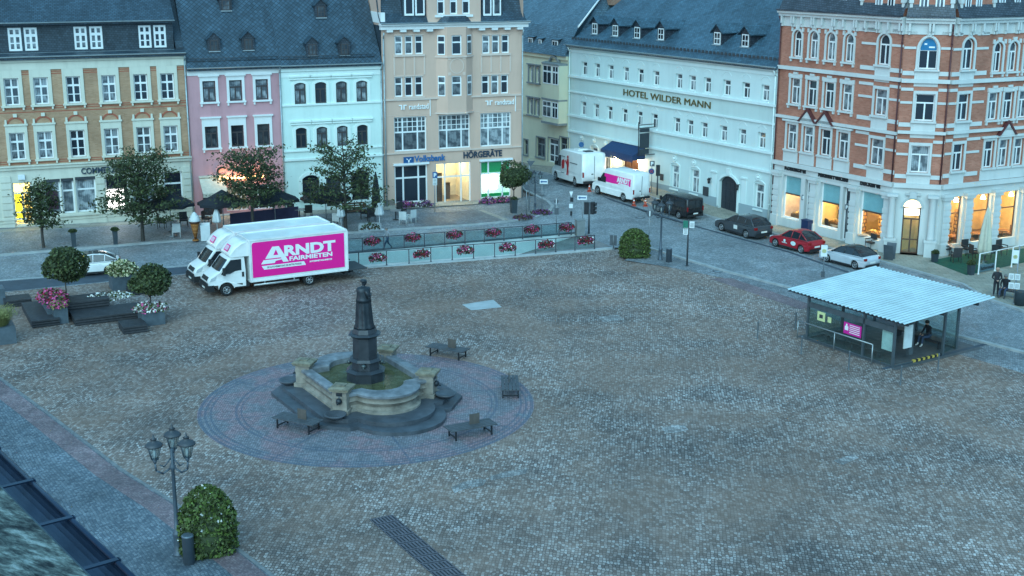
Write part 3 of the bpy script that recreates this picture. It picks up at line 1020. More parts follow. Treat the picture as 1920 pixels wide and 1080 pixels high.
# ---- cream and brick bank house -------------------------------------------------
F = row_facade('bank_house', U_BANK, 'long ochre brick house with cream window surrounds and dark slate attic, at the left edge')
W = U1 - U_BANK
M_ochre = brickwork('ochre_brick', (0.38, 0.215, 0.125), (0.47, 0.28, 0.175), (0.40, 0.29, 0.2), 0.26, 0.085, 0.007)
M_cream = plaster('cream_stone', (0.62, 0.60, 0.50))
M_redbrick2 = plain('red_brick_arch', (0.38, 0.11, 0.065), 0.85)
M_slate1 = slate('grey_slate', (0.036, 0.06, 0.082), 0.26, 0.17)
M_slatewall = slate('slate_cladding', (0.034, 0.052, 0.068), 0.22, 0.16, gap=0.012)
holes = []
r3 = [(-50, -23, 150, 203), (9, 36, 149, 200), (64, 91, 146, 197), (124, 152, 143, 193), (190, 219, 140, 190), (251, 277, 137, 187), (301, 327, 135, 184)]
r2 = [(-42, -14, 253, 304), (19, 47.5, 250, 301), (71, 100, 247, 299), (132, 160, 244, 295), (196, 224, 240, 290), (256, 284, 237, 286), (307, 334, 233, 284)]
wins(F, r3, holes, pat='cross', bar=0.1, sur=dict(sw=0.24, sp=0.07, top=0.62, hood=None, sill=True, brackets=True), surmat=M_cream)
wins(F, r2, holes, pat='cross', bar=0.1, sur=dict(sw=0.22, sp=0.07, top=0.5, hood='pillars', sill=True, brackets=True), surmat=M_cream)
ZE = F.z(175, 105); ZC = F.z(175, 308)
mb = MB(); wall_holes(mb, 0, W, ZC, ZE, holes)
mb.build('brick_wall', M_ochre, F.root)
# brick arches and bands between the windows
mb = MB()
for r in F.rects(r2):
    c = (r[0] + r[1]) / 2; zt = r[3] + .5
    a = arch_pts(c - .62, c + .62, zt + .14, .5); b = arch_pts(c - .5, c + .5, zt + .14, .38)
    mb.extr(a + b[::-1], -.035, -.002)
for zz in [F.z(175, y) for y in (196, 200, 206, 132, 136, 300, 296)]:
    mb.box(0, W, -.012, -.001, zz, zz + .06)
mb.build('red_brick_trim', M_redbrick2, F.root)
gh = []
gw = lambda x0, x1, y0, y1: (F.u(x0, (y0 + y1) / 2), F.u(x1, (y0 + y1) / 2), F.z((x0 + x1) / 2, y1), F.z((x0 + x1) / 2, y0))
door = gw(26, 62, 342, 423); wA = gw(84, 115, 336, 402); wB = gw(116.5, 140, 334, 400); wC = gw(143, 181, 331, 397); wD = gw(199, 242, 329, 392); wE = gw(248, 292, 326, 388); wG = gw(308, 343, 322, 384)
for h in (door, wA, wB, wC, wD, wE, wG): gh.append((*h, 0))
mb = MB(); wall_holes(mb, 0, W, BASEZ, ZC, gh, rev=.22); shell(mb, 0, W, BASEZ, ZE, 11)
mb.build('stone_ground_floor', M_cream, F.root)
mb = MB()     # rusticated piers: separate blocks of stone
for a, b in ((F.u(4, 380), F.u(24, 380)), (wC[1] + .06, wD[0] - .06), (wE[1] + .05, wG[0] - .05), (wG[1] + .08, W - .05)):
    z = 0.5
    while z < ZC - .9:
        mb.box(a, b, -.07, -.002, z, z + .42, taper=0.0); z += .5
mb.build('rusticated_pier', M_cream, F.root)
mb = MB(); band(mb, 0, W, ZC - .1, ZC + .12, .16); band(mb, 0, W, ZC + .123, ZC + .22, .28); band(mb, 0, W, wB[2] - .22, wB[2] - .1, .12)
band(mb, 0, W, ZE - .85, ZE - .02, .08); band(mb, 0, W, ZE - .3, ZE - .01, .2); band(mb, 0, W, ZE - .1, ZE + .06, .36)
band(mb, 0, W, 0.28, .34, .05); band(mb, 0, W, 0.95, 1.0, .05)
mb.build('cornice', M_cream, F.root)
M_litwarm = emit('lit_warm', (1.0, 0.72, 0.2), 1.7)
M_lityellow = emit('lit_yellow', (1.0, 0.78, 0.02), 1.1)
M_litwhite = emit('lit_white', (1.0, 1.0, 0.96), 2.2)
M_dim = plain('dim_interior', (0.3, 0.3, 0.27), 0.9)
M_drape = plain('drape', (0.42, 0.44, 0.42), 0.9, var=0.1)
o = window(F, door, 'door2', depth=.2, bar=.09, glass=M_glass, name='door')
room(F, (door[0] - .3, door[1] + .3, door[2] - .05, door[3] + .2), 2.5, plain('warm_room', (0.75, 0.66, 0.42), 0.9))
lamp(F, (door[0] + door[1]) / 2, 1.4, door[3] - .3, 70, (1.0, 0.75, 0.3))
mb = MB(); a = door[0]; mb.box(a + .1, a + .55, .75, .8, door[2] + .3, door[3] - .9); mb.build('lit_panel', M_lityellow, F.root)
mb = MB(); mb.box(a + .1, door[1] - .1, .5, .55, door[3] - .75, door[3] - .05); mb.build('lit_panel', M_litwarm, F.root)
for h in (wA, wB, wC, wE): window(F, h, 'two', depth=.2, bar=.11, pane=M_pane_cur)
window(F, wG, 'two', depth=.2, bar=.11, pane=M_pane_dark)
window(F, wD, 'plain', depth=.2, bar=.08, pane=M_pane_dark)
mb = MB(); mb.box(wD[0] + .12, wD[0] + 1.28, .1, .17, wD[2] + .1, wD[2] + 1.5); mb.build('lit_poster', M_litwhite, F.root)
mb = MB(); mb.box(wA[0] + .1, wA[1] - .25, .12, .19, wA[2] + .35, wA[2] + 1.75); mb.build('poster', plain('maroon_poster', (0.05, 0.02, 0.035), 0.4), F.root)
mb = MB()
for h in (wA, wB, wC): mb.box(h[0], h[1], .04, .18, h[3] - .22, h[3] + .02)
mb.build('roller_blind_box', M_dkgrey, F.root)
M_navy = plain('navy_letters', (0.03, 0.05, 0.08), 0.5)
ux, zx = F.loc(152, 326); lettering('COMMERZBANK', .62, M_navy, F.root, Matrix.Translation((ux, -.08, zx)), .03, .012, width=F.u(252, 320) - ux)
s0 = F.loc(34, 337); s1 = F.loc(46, 327)
mb = MB(); mb.box(s0[0], s1[0], -.16, -.02, s0[1], s1[1]); sg = mb.build('sign_panel', plain('white_sign', (0.75, 0.78, 0.8), .4), F.root)
# slate attic storey, skirt roof and main roof
dyA = 0.9
zA0, zA1 = F.z(170, 97, dyA), F.z(162, 40, dyA)
uR = F.u(325, 70, dyA)
mb = MB(); flat_roof_slope(mb, 0, W, -.4, ZE + .05, dyA + .4, ZE + .05 + (zA0 - ZE) * 1.3, both=False)
mb.build('skirt_roof', M_slate1, F.root)
ah = []
r4 = [(-45, -15, 54, 101), (14, 42, 53, 99), (44, 72, 52, 98), (137, 165, 48, 93), (166.5, 194, 47, 92), (259, 284, 44, 88), (287, 312, 43, 87)]
rr_ = F.rects([(a + 1.5, b - 1.5, c + 1.5, d - 1) for a, b, c, d in r4], dyA)
for r in rr_: ah.append((*r, 0)); window(F, r, 'cross', depth=.02, bar=.14, y=dyA)
mb = MB(); wall_holes(mb, 0, uR, zA0, zA1, ah, rev=.12, y=dyA); mb.poly([(uR, dyA, zA0), (uR, dyA + 6, zA0), (uR, dyA + 6, zA1), (uR, dyA, zA1)])
mb.build('slate_attic_wall', M_slatewall, F.root)
mb = MB(); flat_roof_slope(mb, 0, uR + .1, dyA - .45, zA1, 7.5, zA1 + 5.4); mb.build('roof', M_slate1, F.root)
mb = MB(); flat_roof_slope(mb, uR + .102, W, 0.7, zA0 + .2, 7.5, zA1 + 5.0); mb.build('roof', M_slatewall, F.root)
gutter_part(F, 0, W, -.45, ZE + .12); gutter_part(F, 0, uR + .1, dyA - .55, zA1 + .02)
mb = MB(); mb.box(0, uR, dyA - .12, dyA - .02, zA0 - .06, zA0 + .04); mb.build('flashing', M_zinc, F.root)
downpipe(F, W - .1, 0, ZE)
bank = F

# ---- pink house ---------------------------------------------------------------
F = row_facade('pink_house', U1 + .02, 'dusky pink three-storey house with white window surrounds and steep slate roof')
W = U2 - U1 - .04
M_pink = plaster('pink_plaster', (0.54, 0.285, 0.305))
M_trim = plaster('white_trim', (0.72, 0.72, 0.70), .08)
holes = []
wins(F, [(380, 404.5, 153, 192), (430, 454, 150, 189), (479.5, 502.5, 147.5, 186)], holes, pat='T', bar=.09, frame=M_brownframe, pane=M_pane, sur=dict(sw=.2, sp=.06, top=.22, hood='cornice', sill=True, brackets=True), surmat=M_trim)
wins(F, [(384.5, 409, 237, 277.5), (434, 457, 235, 275), (482.5, 506, 232, 272)], holes, pat='T', bar=.09, frame=M_brownframe, pane=M_pane_dark, sur=dict(sw=.2, sp=.06, top=.5, hood='cornice', sill=True, brackets=True), surmat=M_trim)
ZE = F.z(438, 127)
gd, gx, gy = [tuple((F.u(x0, (y0 + y1) / 2), F.u(x1, (y0 + y1) / 2), F.z((x0 + x1) / 2, y1), F.z((x0 + x1) / 2, y0))) for x0, x1, y0, y1 in ((381, 416, 358, 404), (424, 464, 350, 395), (474, 515, 346, 392))]
for h in (gd, gx, gy): holes.append((*h, 0))
mb = MB(); wall_holes(mb, 0, W, BASEZ, ZE, holes); shell(mb, 0, W, BASEZ, ZE, 10)
mb.build('wall', M_pink, F.root)
window(F, gd, 'door2', frame=M_brownframe, pane=M_pane_dark, name='door')
window(F, gx, 'shop3', glass=M_glass, depth=.15); room(F, (gx[0] - .2, gx[1] + .2, gx[2] - .3, gx[3] + .2), 3, M_dim)
lamp(F, (gx[0] + gx[1]) / 2, 1.5, gx[3] - .2, 25, (1, .8, .55))
window(F, gy, 'shop3', pane=M_pane_dark)
mb = MB(); band(mb, 0, W, ZE - .5, ZE, .06); band(mb, 0, W, ZE - .16, ZE + .05, .24); band(mb, 0, W, 0, .55, .05); mb.build('cornice', M_trim, F.root)
# backlit sign over the door
ux, zx = F.loc(404, 327); ux1 = F.u(494, 320)
mb = MB(); mb.box(ux, ux1, -.1, -.02, zx - .42, zx - .3); mb.build('light_strip', emit('strip_light', (1.0, .62, .22), 7), F.root)
lettering('C', 1.0, M_black, F.root, Matrix.Translation((ux + .05, -.16, zx - .1)), .04, .02)
for k in range(3):
    l = bpy.data.lights.new('sign_light', 'POINT'); l.energy = 14; l.color = (1, .6, .25); l.shadow_soft_size = .15
    o = bpy.data.objects.new('sign_light', l); link(o, F.root); o.location = (ux + (ux1 - ux) * (k + .5) / 3, -.45, zx - .1)
# awning
a0, a1 = F.u(374, 345), F.u(420, 342); za = F.z(395, 332)
mb = MB()
mb.poly([(a0, -1.5, za - 1.0), (a1, -1.5, za - 1.0), (a1, -.02, za), (a0, -.02, za)]); mb.poly([(a0, -1.5, za - 1.3), (a1, -1.5, za - 1.3), (a1, -1.5, za - 1.0), (a0, -1.5, za - 1.0)])
mb.poly([(a0, -1.5, za - 1.0), (a0, -.02, za), (a0, -.02, za - .2)]); mb.poly([(a1, -1.5, za - 1.0), (a1, -.02, za - .2), (a1, -.02, za)])
mb.box(a0 - .04, a1 + .04, -.2, -.02, za, za + .14)
mb.build('awning', plain('cream_awning', (0.6, 0.56, 0.46), .85), F.root)
M_slate_d = slate('diamond_slate', (0.036, 0.066, 0.092), 0.27, 0.27, diamond=True, gap=0.02)
SL = (-.35, ZE + .05, 6.8, ZE + .05 + 9.4)
mb = MB(); flat_roof_slope(mb, -.02, W + .02, *SL); mb.build('roof', M_slate_d, F.root)
M_dormside = slate('dormer_slate', (0.04, 0.05, 0.066), .2, .14)
for q in ((402, 96), (466, 94)): dormer(F, q, .62, .8, SL, 0, M_slate_d, M_dormside, M_brownframe)
dormer(F, (424, 20), .62, .8, SL, 0, M_slate_d, M_dormside, M_brownframe)
gutter_part(F, 0, W, -.42, ZE + .1); snow_guard(F, .1, W - .1, -.02, ZE + .5)
downpipe(F, W - .05, 0, ZE, y=-.1)

# ---- mint house ---------------------------------------------------------------
F = row_facade('mint_house', U2 + .02, 'pale mint green house with arched brown windows and steep slate roof')
W = U3 - U2 - .04
M_mint = plaster('mint_plaster', (0.62, 0.74, 0.68), .08)
M_minttrim = plaster('pale_mint_trim', (0.70, 0.78, 0.73), .06)
holes = []
sA = dict(sw=.24, sp=.05, top=.2, hood='flat', sill=False, brackets=False)
for boxes in ([(552, 574, 155, 195), (591, 612, 154, 194), (630, 651, 152, 192), (668, 689, 151, 190)], [(555, 575.5, 239, 278), (594, 614, 237, 276), (632, 652.5, 236, 274), (669.5, 690, 234, 271)]):
    wins(F, boxes, holes, rise=.15, pat='T', bar=.09, frame=M_brownframe, pane=M_pane, sur=sA, surmat=M_minttrim)
    mb = MB()
    for r in F.rects(boxes): mb.box(r[0] - .42, r[1] + .42, -.15, -.002, r[3] + .42, r[3] + .54)
    mb.build('window_hood', M_minttrim, F.root)
ZE = F.z(620, 122)
gdefs = [(567, 599, 328, 372), (612, 640, 328, 395), (660, 692, 320, 375)]
gr = [(F.u(a, (c + d) / 2), F.u(b, (c + d) / 2), F.z((a + b) / 2, d), F.z((a + b) / 2, c)) for a, b, c, d in gdefs]
for h in gr: holes.append((*h, .3))
mb = MB(); wall_holes(mb, 0, W, BASEZ, ZE, holes); shell(mb, 0, W, BASEZ, ZE, 10); mb.build('wall', M_mint, F.root)
for i, h in enumerate(gr): window(F, h, 'T' if i != 1 else 'door2', rise=.3, frame=M_brownframe, pane=M_pane_dark, sur=dict(sw=.26, sp=.06, top=.2, sill=i != 1), surmat=M_minttrim, name='door' if i == 1 else 'window')
mb = MB()
for py, hgt, pr in ((196, .14, .1), (275 + 6, .1, .1), (297.5, .16, .14)):
    zz = F.z(622, py); band(mb, 0, W, zz, zz + hgt, pr)
band(mb, 0, W, ZE - .85, ZE - .4, .05); band(mb, 0, W, ZE - .4, ZE, .16); band(mb, 0, W, ZE - .1, ZE + .05, .28); band(mb, 0, W, -.2, .55, .05)
mb.build('string_course', M_minttrim, F.root)
SL = (-.35, ZE + .05, 6.8, ZE + .05 + 9.4)
gy0, gz0 = F.gable(702, 107, W); gy1, gz1 = F.gable(672, 0, W)
mb = MB(); flat_roof_slope(mb, -.02, W - .05, *SL); mb.build('roof', M_slate_d, F.root)
for q in ((586, 104), (646, 103), (602, 33)): dormer(F, q, .6, .85, SL, 0, M_slate_d, M_dormside, M_brownframe)
gutter_part(F, 0, W, -.42, ZE + .1); snow_guard(F, .1, W - .6, -.02, ZE + .5)
downpipe(F, W - .08, 0, ZE, y=-.1); 

# ---- beige corner house -------------------------------------------------------
F = row_facade('beige_house', U3 + .02, 'tall beige house with a shallow centre bay, bank and hearing-aid shop signs')
W = U4 - U3
M_beige = plaster('beige_plaster', (0.60, 0.405, 0.315), .08)
M_beigetrim = plaster('pale_beige_trim', (0.64, 0.49, 0.41), .06)
ZE = F.z(848, 50)
B0, B1 = F.u(818, 130), F.u(886, 130)      # centre bay
BAY = 0.55
holes, bh = [], []
def three(x0, x1, y0, y1):
    w = (x1 - x0); g = w * .34
    return [(x0 + k * g, x0 + k * g + w * .27, y0 + 1.5, y1 - 1) for k in range(3)]
tri = dict(pat='two', bar=.1, depth=.1)
T = [three(740, 796, 65, 103), three(904, 957.5, 64, 101)], [three(740, 796, 142, 182), three(903, 956, 139, 177)]
for fl_ in T:
    for b in fl_: wins(F, b, holes, **tri)
mb = MB()
for fl_ in T:
    for b in fl_:
        r = F.rects(b); u0, u1 = r[0][0], r[-1][1]
        mb.box(u0 - .12, u1 + .12, -.12, -.002, r[0][2] - .16, r[0][2] - .005); mb.box(u0 - .05, u1 + .05, -.04, -.002, r[0][3] + .005, r[0][3] + .1)
for b in T[0]:
    r = F.rects(b); q = F.rects(T[1][0])
    for k in range(4):
        x = r[0][0] - .08 + (r[-1][1] - r[0][0] + .16) * k / 3
        mb.box(x - .06, x + .06, -.05, -.002, q[0][3] + .12, r[0][2] - .17)
for px, py, h, p in ((850, 184, .14, .12), (850, 283, .12, .1), (848, 212, .03, .02)):
    zz = F.z(px, py); band(mb, 0, W, zz, zz + h, p)
mb.build('trim', M_beigetrim, F.root)
big = [(739, 800, 219, 282), (822, 882, 214.5, 278), (901, 958, 211, 275)]
brs = F.rects(big)
for i, r in enumerate(brs): holes.append((*r, 0)); window(F, r, 'grid3', bar=.1, pane=M_pane_cur if i == 2 else M_pane, sur=dict(sw=0.03, sp=.03, top=.03, sill=True), surmat=M_beigetrim)
lw = (F.u(740, 345), F.u(802, 345), F.z(771, 380), F.z(771, 309)); dw = (F.u(817, 345), F.u(883, 345), F.z(850, 383), F.z(850, 304)); gwn = (F.u(901, 335), F.u(958, 335), F.z(930, 371), F.z(930, 301))
for h in (lw, dw, gwn): holes.append((*h, 0))
mb = MB(); wall_holes(mb, 0, W, BASEZ, ZE, holes); shell(mb, 0, W, BASEZ, ZE + 3.5, 10); mb.build('wall', M_beige, F.root)
# centre bay
zb0, zb1 = F.z(850, 209) , ZE
cut = .75
outline = [(B0, -.002), (B0 + cut, -BAY), (B1 - cut, -BAY), (B1, -.002)]
mb = MB()
bayh = [(F.u(847, 85, -BAY), F.u(866, 85, -BAY), F.z(857, 103, -BAY), F.z(857, 66, -BAY)), (F.u(847, 160, -BAY), F.u(866, 160, -BAY), F.z(857, 180, -BAY), F.z(857, 142, -BAY))]
wall_holes(mb, B0 + cut, B1 - cut, zb0, zb1, [(*h, 0) for h in bayh], rev=.1, y=-BAY)
for k in (0, 2):
    p, q = outline[k], outline[k + 1]
    mb.poly([(p[0], p[1], zb0), (q[0], q[1], zb0), (q[0], q[1], zb1), (p[0], p[1], zb1)])
mb.poly([(x, y, zb0) for x, y in outline[::-1]]); mb.poly([(x, y, zb1) for x, y in outline])
bay = mb.build('bay', M_beige, F.root)
for h in bayh: window(F, h, 'two', bar=.1, depth=.1 - BAY)
wm = MB(); tm = MB()
for k, (p, q) in ((0, (outline[0], outline[1])), (2, (outline[2], outline[3]))):
    P, Q = Vector((p[0], p[1], 0)), Vector((q[0], q[1], 0)); d = (Q - P).normalized(); nn = Vector((d.y, -d.x, 0))
    Lq = (Q - P).length
    for h in bayh:
        for a, b, m, pr in ((.14, .8, 0, .02), (.2, .74, 1, .026)):
            s0, s1 = P + d * Lq * a + nn * pr, P + d * Lq * b + nn * pr
            e = 0 if m == 0 else .1
            for z0, z1 in ([(h[2], h[3])] if m == 0 else [(h[2] + .1, h[2] + (h[3] - h[2]) * .6), (h[2] + (h[3] - h[2]) * .7, h[3] - .1)]):
                wm.poly([(s0.x, s0.y, z0), (s1.x, s1.y, z0), (s1.x, s1.y, z1), (s0.x, s0.y, z1)], m=m)
wm.build('window', [M_frame, M_pane], bay)
for zz, hh in ((F.z(850, 108, -BAY), .12),):
    o2 = [(B0 - .1, -.003), (B0 + cut - .04, -BAY - .1), (B1 - cut + .04, -BAY - .1), (B1 + .1, -.003)]
    tm.prism(o2, zz, zz + hh)
o2 = [(B0 - .12, -.003), (B0 + cut - .05, -BAY - .12), (B1 - cut + .05, -BAY - .12), (B1 + .12, -.003)]
tm.prism(o2, zb0 - .14, zb0 - .004)
# oval medallions between the bay floors
zm = (bayh[0][2] + bayh[1][3]) / 2 - .05; um = (B0 + B1) / 2
for rr in (0,):
    n = 20
    for i in range(n):
        a0_, a1_ = 2 * math.pi * i / n, 2 * math.pi * (i + 1) / n
        tm.poly([(um + .62 * math.cos(a0_), -BAY - .03, zm + .62 * math.sin(a0_)), (um + .54 * math.cos(a0_), -BAY - .03, zm + .54 * math.sin(a0_)), (um + .54 * math.cos(a1_), -BAY - .03, zm + .54 * math.sin(a1_)), (um + .62 * math.cos(a1_), -BAY - .03, zm + .62 * math.sin(a1_))])
for sx in (-1, 1):
    for sz in (-1, 1):
        tm.box(um + sx * .62 - .12, um + sx * .62 + .12, -BAY - .03, -BAY - .002, zm + sz * .62 - .12, zm + sz * .62 + .12)
tm.build('bay_trim', M_beigetrim, bay)
# shop fronts
window(F, lw, 'shop3', bar=.12, pane=M_pane, depth=.12)
o = window(F, dw, 'shop3', bar=.1, glass=M_glass, name='door', depth=.12)
room(F, (dw[0] - .2, dw[1] + .2, dw[2] - .02, dw[3] + .1), 4.0, plain('foyer_wall', (0.62, 0.56, 0.44), .9), plain('foyer_floor', (0.2, 0.16, 0.12), .6), name='foyer')
lamp(F, (dw[0] + dw[1]) / 2 - .5, 1.8, dw[3] - .3, 90, (1, .8, .5)); lamp(F, dw[1] - .5, 2.8, dw[3] - .5, 40, (1, .85, .6))
mb = MB(); mb.box(dw[0] + .3, dw[0] + 1.1, 1.6, 1.7, dw[2], dw[3] - 1.1); mb.box(dw[0] + 1.7, dw[0] + 2.1, 2.4, 2.8, dw[2], dw[2] + 1.4); mb.build('counter', plain('dark_wood', (0.07, 0.05, 0.04), .5), F.root)
o = window(F, gwn, 'shop3', bar=.11, glass=M_glass, depth=.12)
M_green = plain('green_sign', (0.01, 0.32, 0.09), .4, var=.05)
mb = MB(); gu0, gu1, gz0, gz1 = gwn; hh = gz1 - gz0
mb.box(gu0 + .1, gu1 - .1, .2, .24, gz0 + .02, gz0 + hh * .12, m=0); mb.box(gu0 + .1, gu1 - .1, .2, .24, gz0 + hh * .68, gz1 - .1, m=0)
mb.build('green_panel', M_green, F.root)
room(F, (gu0 - .05, gu1 + .05, gz0 - .02, gz1 + .05), .9, plain('pale_green_wall', (0.7, 0.85, 0.74), .8), name='shop_window_display')
lamp(F, (gu0 + gu1) / 2, .75, gz0 + hh * .62, 16, (.95, 1, .9)); 
mb = MB(); mb.box(gu0 + .5, gu0 + 1.62, .35, .42, gz0 + hh * .22, gz0 + hh * .66); mb.build('lit_poster', M_litwhite, F.root)
mb = MB()
for h in (lw, gwn): mb.box(h[0] - .1, h[1] + .1, -.2, -.002, h[3] + .01, h[3] + .17)
mb.build('shutter_box', M_frame, F.root)
mb = MB(); mb.box(0, lw[0], -.02, -.002, -.2, .7); mb.build('socle', plain('grey_socle', (.2, .17, .15), .8), F.root)
# signs
M_blue = plain('sign_blue', (0.015, 0.09, 0.24), .4, var=.05)
M_bluelet = plain('blue_letters', (0.03, 0.15, 0.36), .4, var=.05)
M_whitelet = plain('white_letters', (0.8, 0.8, 0.78), .5, var=.03)
s0 = F.loc(756.5, 306.5); s1 = F.loc(775, 293.5)
mb = MB(); mb.box(s0[0], s1[0], -.1, -.01, s0[1], s1[1]); lg = mb.build('logo_panel', M_blue, F.root)
mb = MB(); cx, cz = (s0[0] + s1[0]) / 2, (s0[1] + s1[1]) / 2; k = (s1[1] - s0[1]) * .4
mb.extr([(cx - k * .9, cz + k * .8), (cx - k * .9, cz + k * .2), (cx - k * .35, cz + k * .2), (cx - k * .2, cz - k * .9), (cx + k * .2, cz - k * .9), (cx + k * .35, cz + k * .2), (cx + k * .9, cz + k * .2), (cx + k * .9, cz + k * .8), (cx + k * .45, cz + k * .4), (cx, cz - k * .1), (cx - k * .45, cz + k * .4)], -.125, -.101)
mb.build('emblem', M_whitelet, lg)
ux, zx = F.loc(777, 303.5); lettering('Volksbank', .72, M_bluelet, F.root, Matrix.Translation((ux, -.06, zx)), .04, .014, width=F.u(835, 297) - ux)
ux, zx = F.loc(868, 296.5); lettering('HÖRGERÄTE', .72, M_navy, F.root, Matrix.Translation((ux, -.06, zx)), .04, .018, width=F.u(940, 292) - ux)
for a, b, c in ((745, 803.5, 206), (907, 963.5, 197.5)):
    u0, z0 = F.loc(a, c); u1 = F.u(b, c - 2)
    mb = MB(); mb.box(u0, u1 + .15, -.09, -.01, z0 + .72, z0 + .78); mb.box(u1 + .09, u1 + .15, -.09, -.01, z0 - .6, z0 + .719)
    q = .26
    for sx, x in ((1, u0 + .12), (-1, u0 + .12 + 2 * q + .12)):
        mb.box(min(x, x + sx * q), max(x, x + sx * q), -.09, -.01, z0 + .3, z0 + .38); mb.box(x + sx * (q - .04) - .05, x + sx * (q - .04) + .05, -.09, -.01, z0 - .0, z0 + .299)
    sg = mb.build('sign_bracket', M_whitelet, F.root)
    lettering('randstad', .62, M_whitelet, F.root, Matrix.Translation((u0 + .95, -.05, z0)), .04, .006, width=u1 - u0 - 1.0)
# cornice with dentil blocks, slate mansard, gabled centre piece
mb = MB(); band(mb, -.15, W + .3, ZE - .12, ZE + .2, .42); band(mb, -.2, W + .4, ZE + .203, ZE + .36, .62)
for k in range(11):
    if 4.2 < k * W / 10.5 < 7.0: continue
    mb.box(.35 + k * W / 10.9, .85 + k * W / 10.9, -.38, -.002, ZE - .32, ZE - .123)
mb.build('cornice', M_trim, F.root)
gutter_part(F, -.2, W + .4, -.68, ZE + .4)
gc0, gc1 = F.u(801, 25), F.u(901, 25)
for a, b in ((-.1, gc0), (gc1, W + .2)):
    mb = MB(); flat_roof_slope(mb, a, b, -.3, ZE + .3, .5, ZE + 1.1, both=False); flat_roof_slope(mb, a, b, .5, ZE + 1.1, 2.4, ZE + 6.5, both=False); mb.build('roof', M_slate1, F.root)
mb = MB(); wh = [(F.u(a, 12), F.u(b, 12), F.z(848, 27), F.z(848, -12), 0) for a, b in ((819, 834), (843, 857.5), (866, 881))]
wall_holes(mb, gc0, gc1, ZE + .3, ZE + 5.5, wh, rev=.1, y=-.05)
mb.poly([(gc0, 3, ZE + .3), (gc0, -.05, ZE + .3), (gc0, -.05, ZE + 5.5), (gc0, 3, ZE + 5.5)]); mb.poly([(gc1, -.05, ZE + .3), (gc1, 3, ZE + .3), (gc1, 3, ZE + 5.5), (gc1, -.05, ZE + 5.5)])
gb = mb.build('gable', M_beige, F.root)
for h in wh: window(F, h[:4], 'two', bar=.12, depth=.05, pane=M_pane_dark)
mb = MB(); mb.box(wh[0][0] - .2, wh[2][1] + .2, -.2, -.052, wh[0][2] - .2, wh[0][2] - .02); mb.build('sill', M_trim, gb)
mb = MB(); mb.prism([(B0 + .1, -.05), (B0 + cut, -BAY - .1), (B1 - cut, -BAY - .1), (B1 - .1, -.05)], ZE + .37, ZE + .85, scale=.7); mb.build('bay_roof', M_slate1, F.root)
for a, b in ((755, 799), (903, 942)):
    d0, d1 = F.u(a, 15, .25), F.u(b, 15, .25); zf = F.z((a + b) / 2, 32, .25); zt = zf + 2.6
    mb = MB(); mb.box(d0, d1, .25, 2.2, zf, zt); dm = mb.build('dormer', M_slatewall, F.root)
    wm = MB()
    for k in range(2):
        a_ = d0 + .12 + k * (d1 - d0 - .15) / 2; b_ = a_ + (d1 - d0 - .4) / 2
        wm.box(a_, b_, .16, .248, zf + .12, zt - .2, m=0)
        wm.poly([(a_ + .12, .155, zf + .28), (b_ - .12, .155, zf + .28), (b_ - .12, .155, zf + 1.5), (a_ + .12, .155, zf + 1.5)], m=1)
    wm.build('window', [M_frame, M_pane_dark], dm)
mb = MB(); mb.box(-.06, .3, -.12, 6, ZE + .37, ZE + 1.2); mb.build('parapet', M_trim, F.root)
downpipe(F, .12, 0, ZE - .3); downpipe(F, W - .1, 0, ZE - .3)
mb = MB(); mb.box(-.019, .0, .05, 10, 11.5, ZE + .2); mb.build('slate_side', M_slatewall, F.root)
beige = F
# ------------------------------------------------------------------ hotel
def on_plane_hotel(px, py):
    n = Vector((-hd.y, hd.x, 0)); d = ray(px, py)
    p = CP + d * (n.dot(H0 - CP) / n.dot(d))
    return hd.dot(p - H0)
UH0, UH1 = on_plane_hotel(1067.5, 180), on_plane_hotel(1458, 180)
F = Facade('hotel', H0 + hd * UH0, -58.4, 'long pale green hotel with golden name lettering and a big blue-grey slate roof', 'hotel')
W = UH1 - UH0
M_hotel = plaster('hotel_plaster', (0.57, 0.66, 0.64), .07)
M_hoteltrim = plaster('hotel_trim', (0.64, 0.72, 0.70), .06)
M_hotelband = plaster('hotel_band', (0.50, 0.59, 0.56), .07)
o4 = lambda l, ox, oy: [(ox + a / 4, ox + b / 4, oy + c / 4 + 1, oy + d / 4 - 1) for a, b, c, d in l]
top = o4([(203, 240, 462, 572), (298, 335, 473, 585), (398, 438, 487, 598), (510, 553, 498, 613), (618, 665, 512, 628), (735, 783, 525, 642), (902, 958, 548, 668), (1003, 1058, 560, 683), (1115, 1172, 575, 702), (1260, 1320, 595, 722), (1402, 1465, 613, 745), (1545, 1610, 632, 765)], 1040, 0)
mid = o4([(197, 233, 755, 865), (293, 328, 770, 885), (392, 430, 785, 903), (502, 543, 803, 923), (612, 657, 825, 945), (725, 770, 845, 962), (888, 940, 880, 1000), (985, 1040, 902, 1018), (1090, 1147, 920, 1040), (1235, 1292, 945, 1072)], 1040, 0) + o4([(1535, 1595, 12, 135), (1675, 1745, 35, 165)], 1000, 240)
holes = []
sH = dict(sw=.0, sp=.04, top=.0, hood=None, sill=True)
M_hframe = plain('hotel_frame', (0.74, 0.76, 0.74), .5, var=.05)
for bx in (top, mid):
    for r in F.rects(bx, 0, 1.0):
        holes.append((*r, 0)); window(F, r, 'T', bar=.09, depth=.2, frame=M_hframe, pane=M_pane, sur=sH, surmat=M_hoteltrim)
gr = F.rects([(1258, 1273, 309, 352), (1294, 1311.5, 318, 362), (1413, 1433, 347, 393), (1108, 1120, 274, 315), (1132.5, 1143.5, 283, 325)])
zz = F.z(1266, 330)
for r in gr:
    holes.append((*r, 0)); window(F, r, 'T', bar=.11, depth=.2, frame=M_hframe, pane=M_pane_cur, sur=dict(sw=.0, sp=.06, top=0, sill=True), surmat=M_hoteltrim)
gate = (F.u(1349, 365), F.u(1383, 365), F.z(1366, 402), F.z(1366, 330))
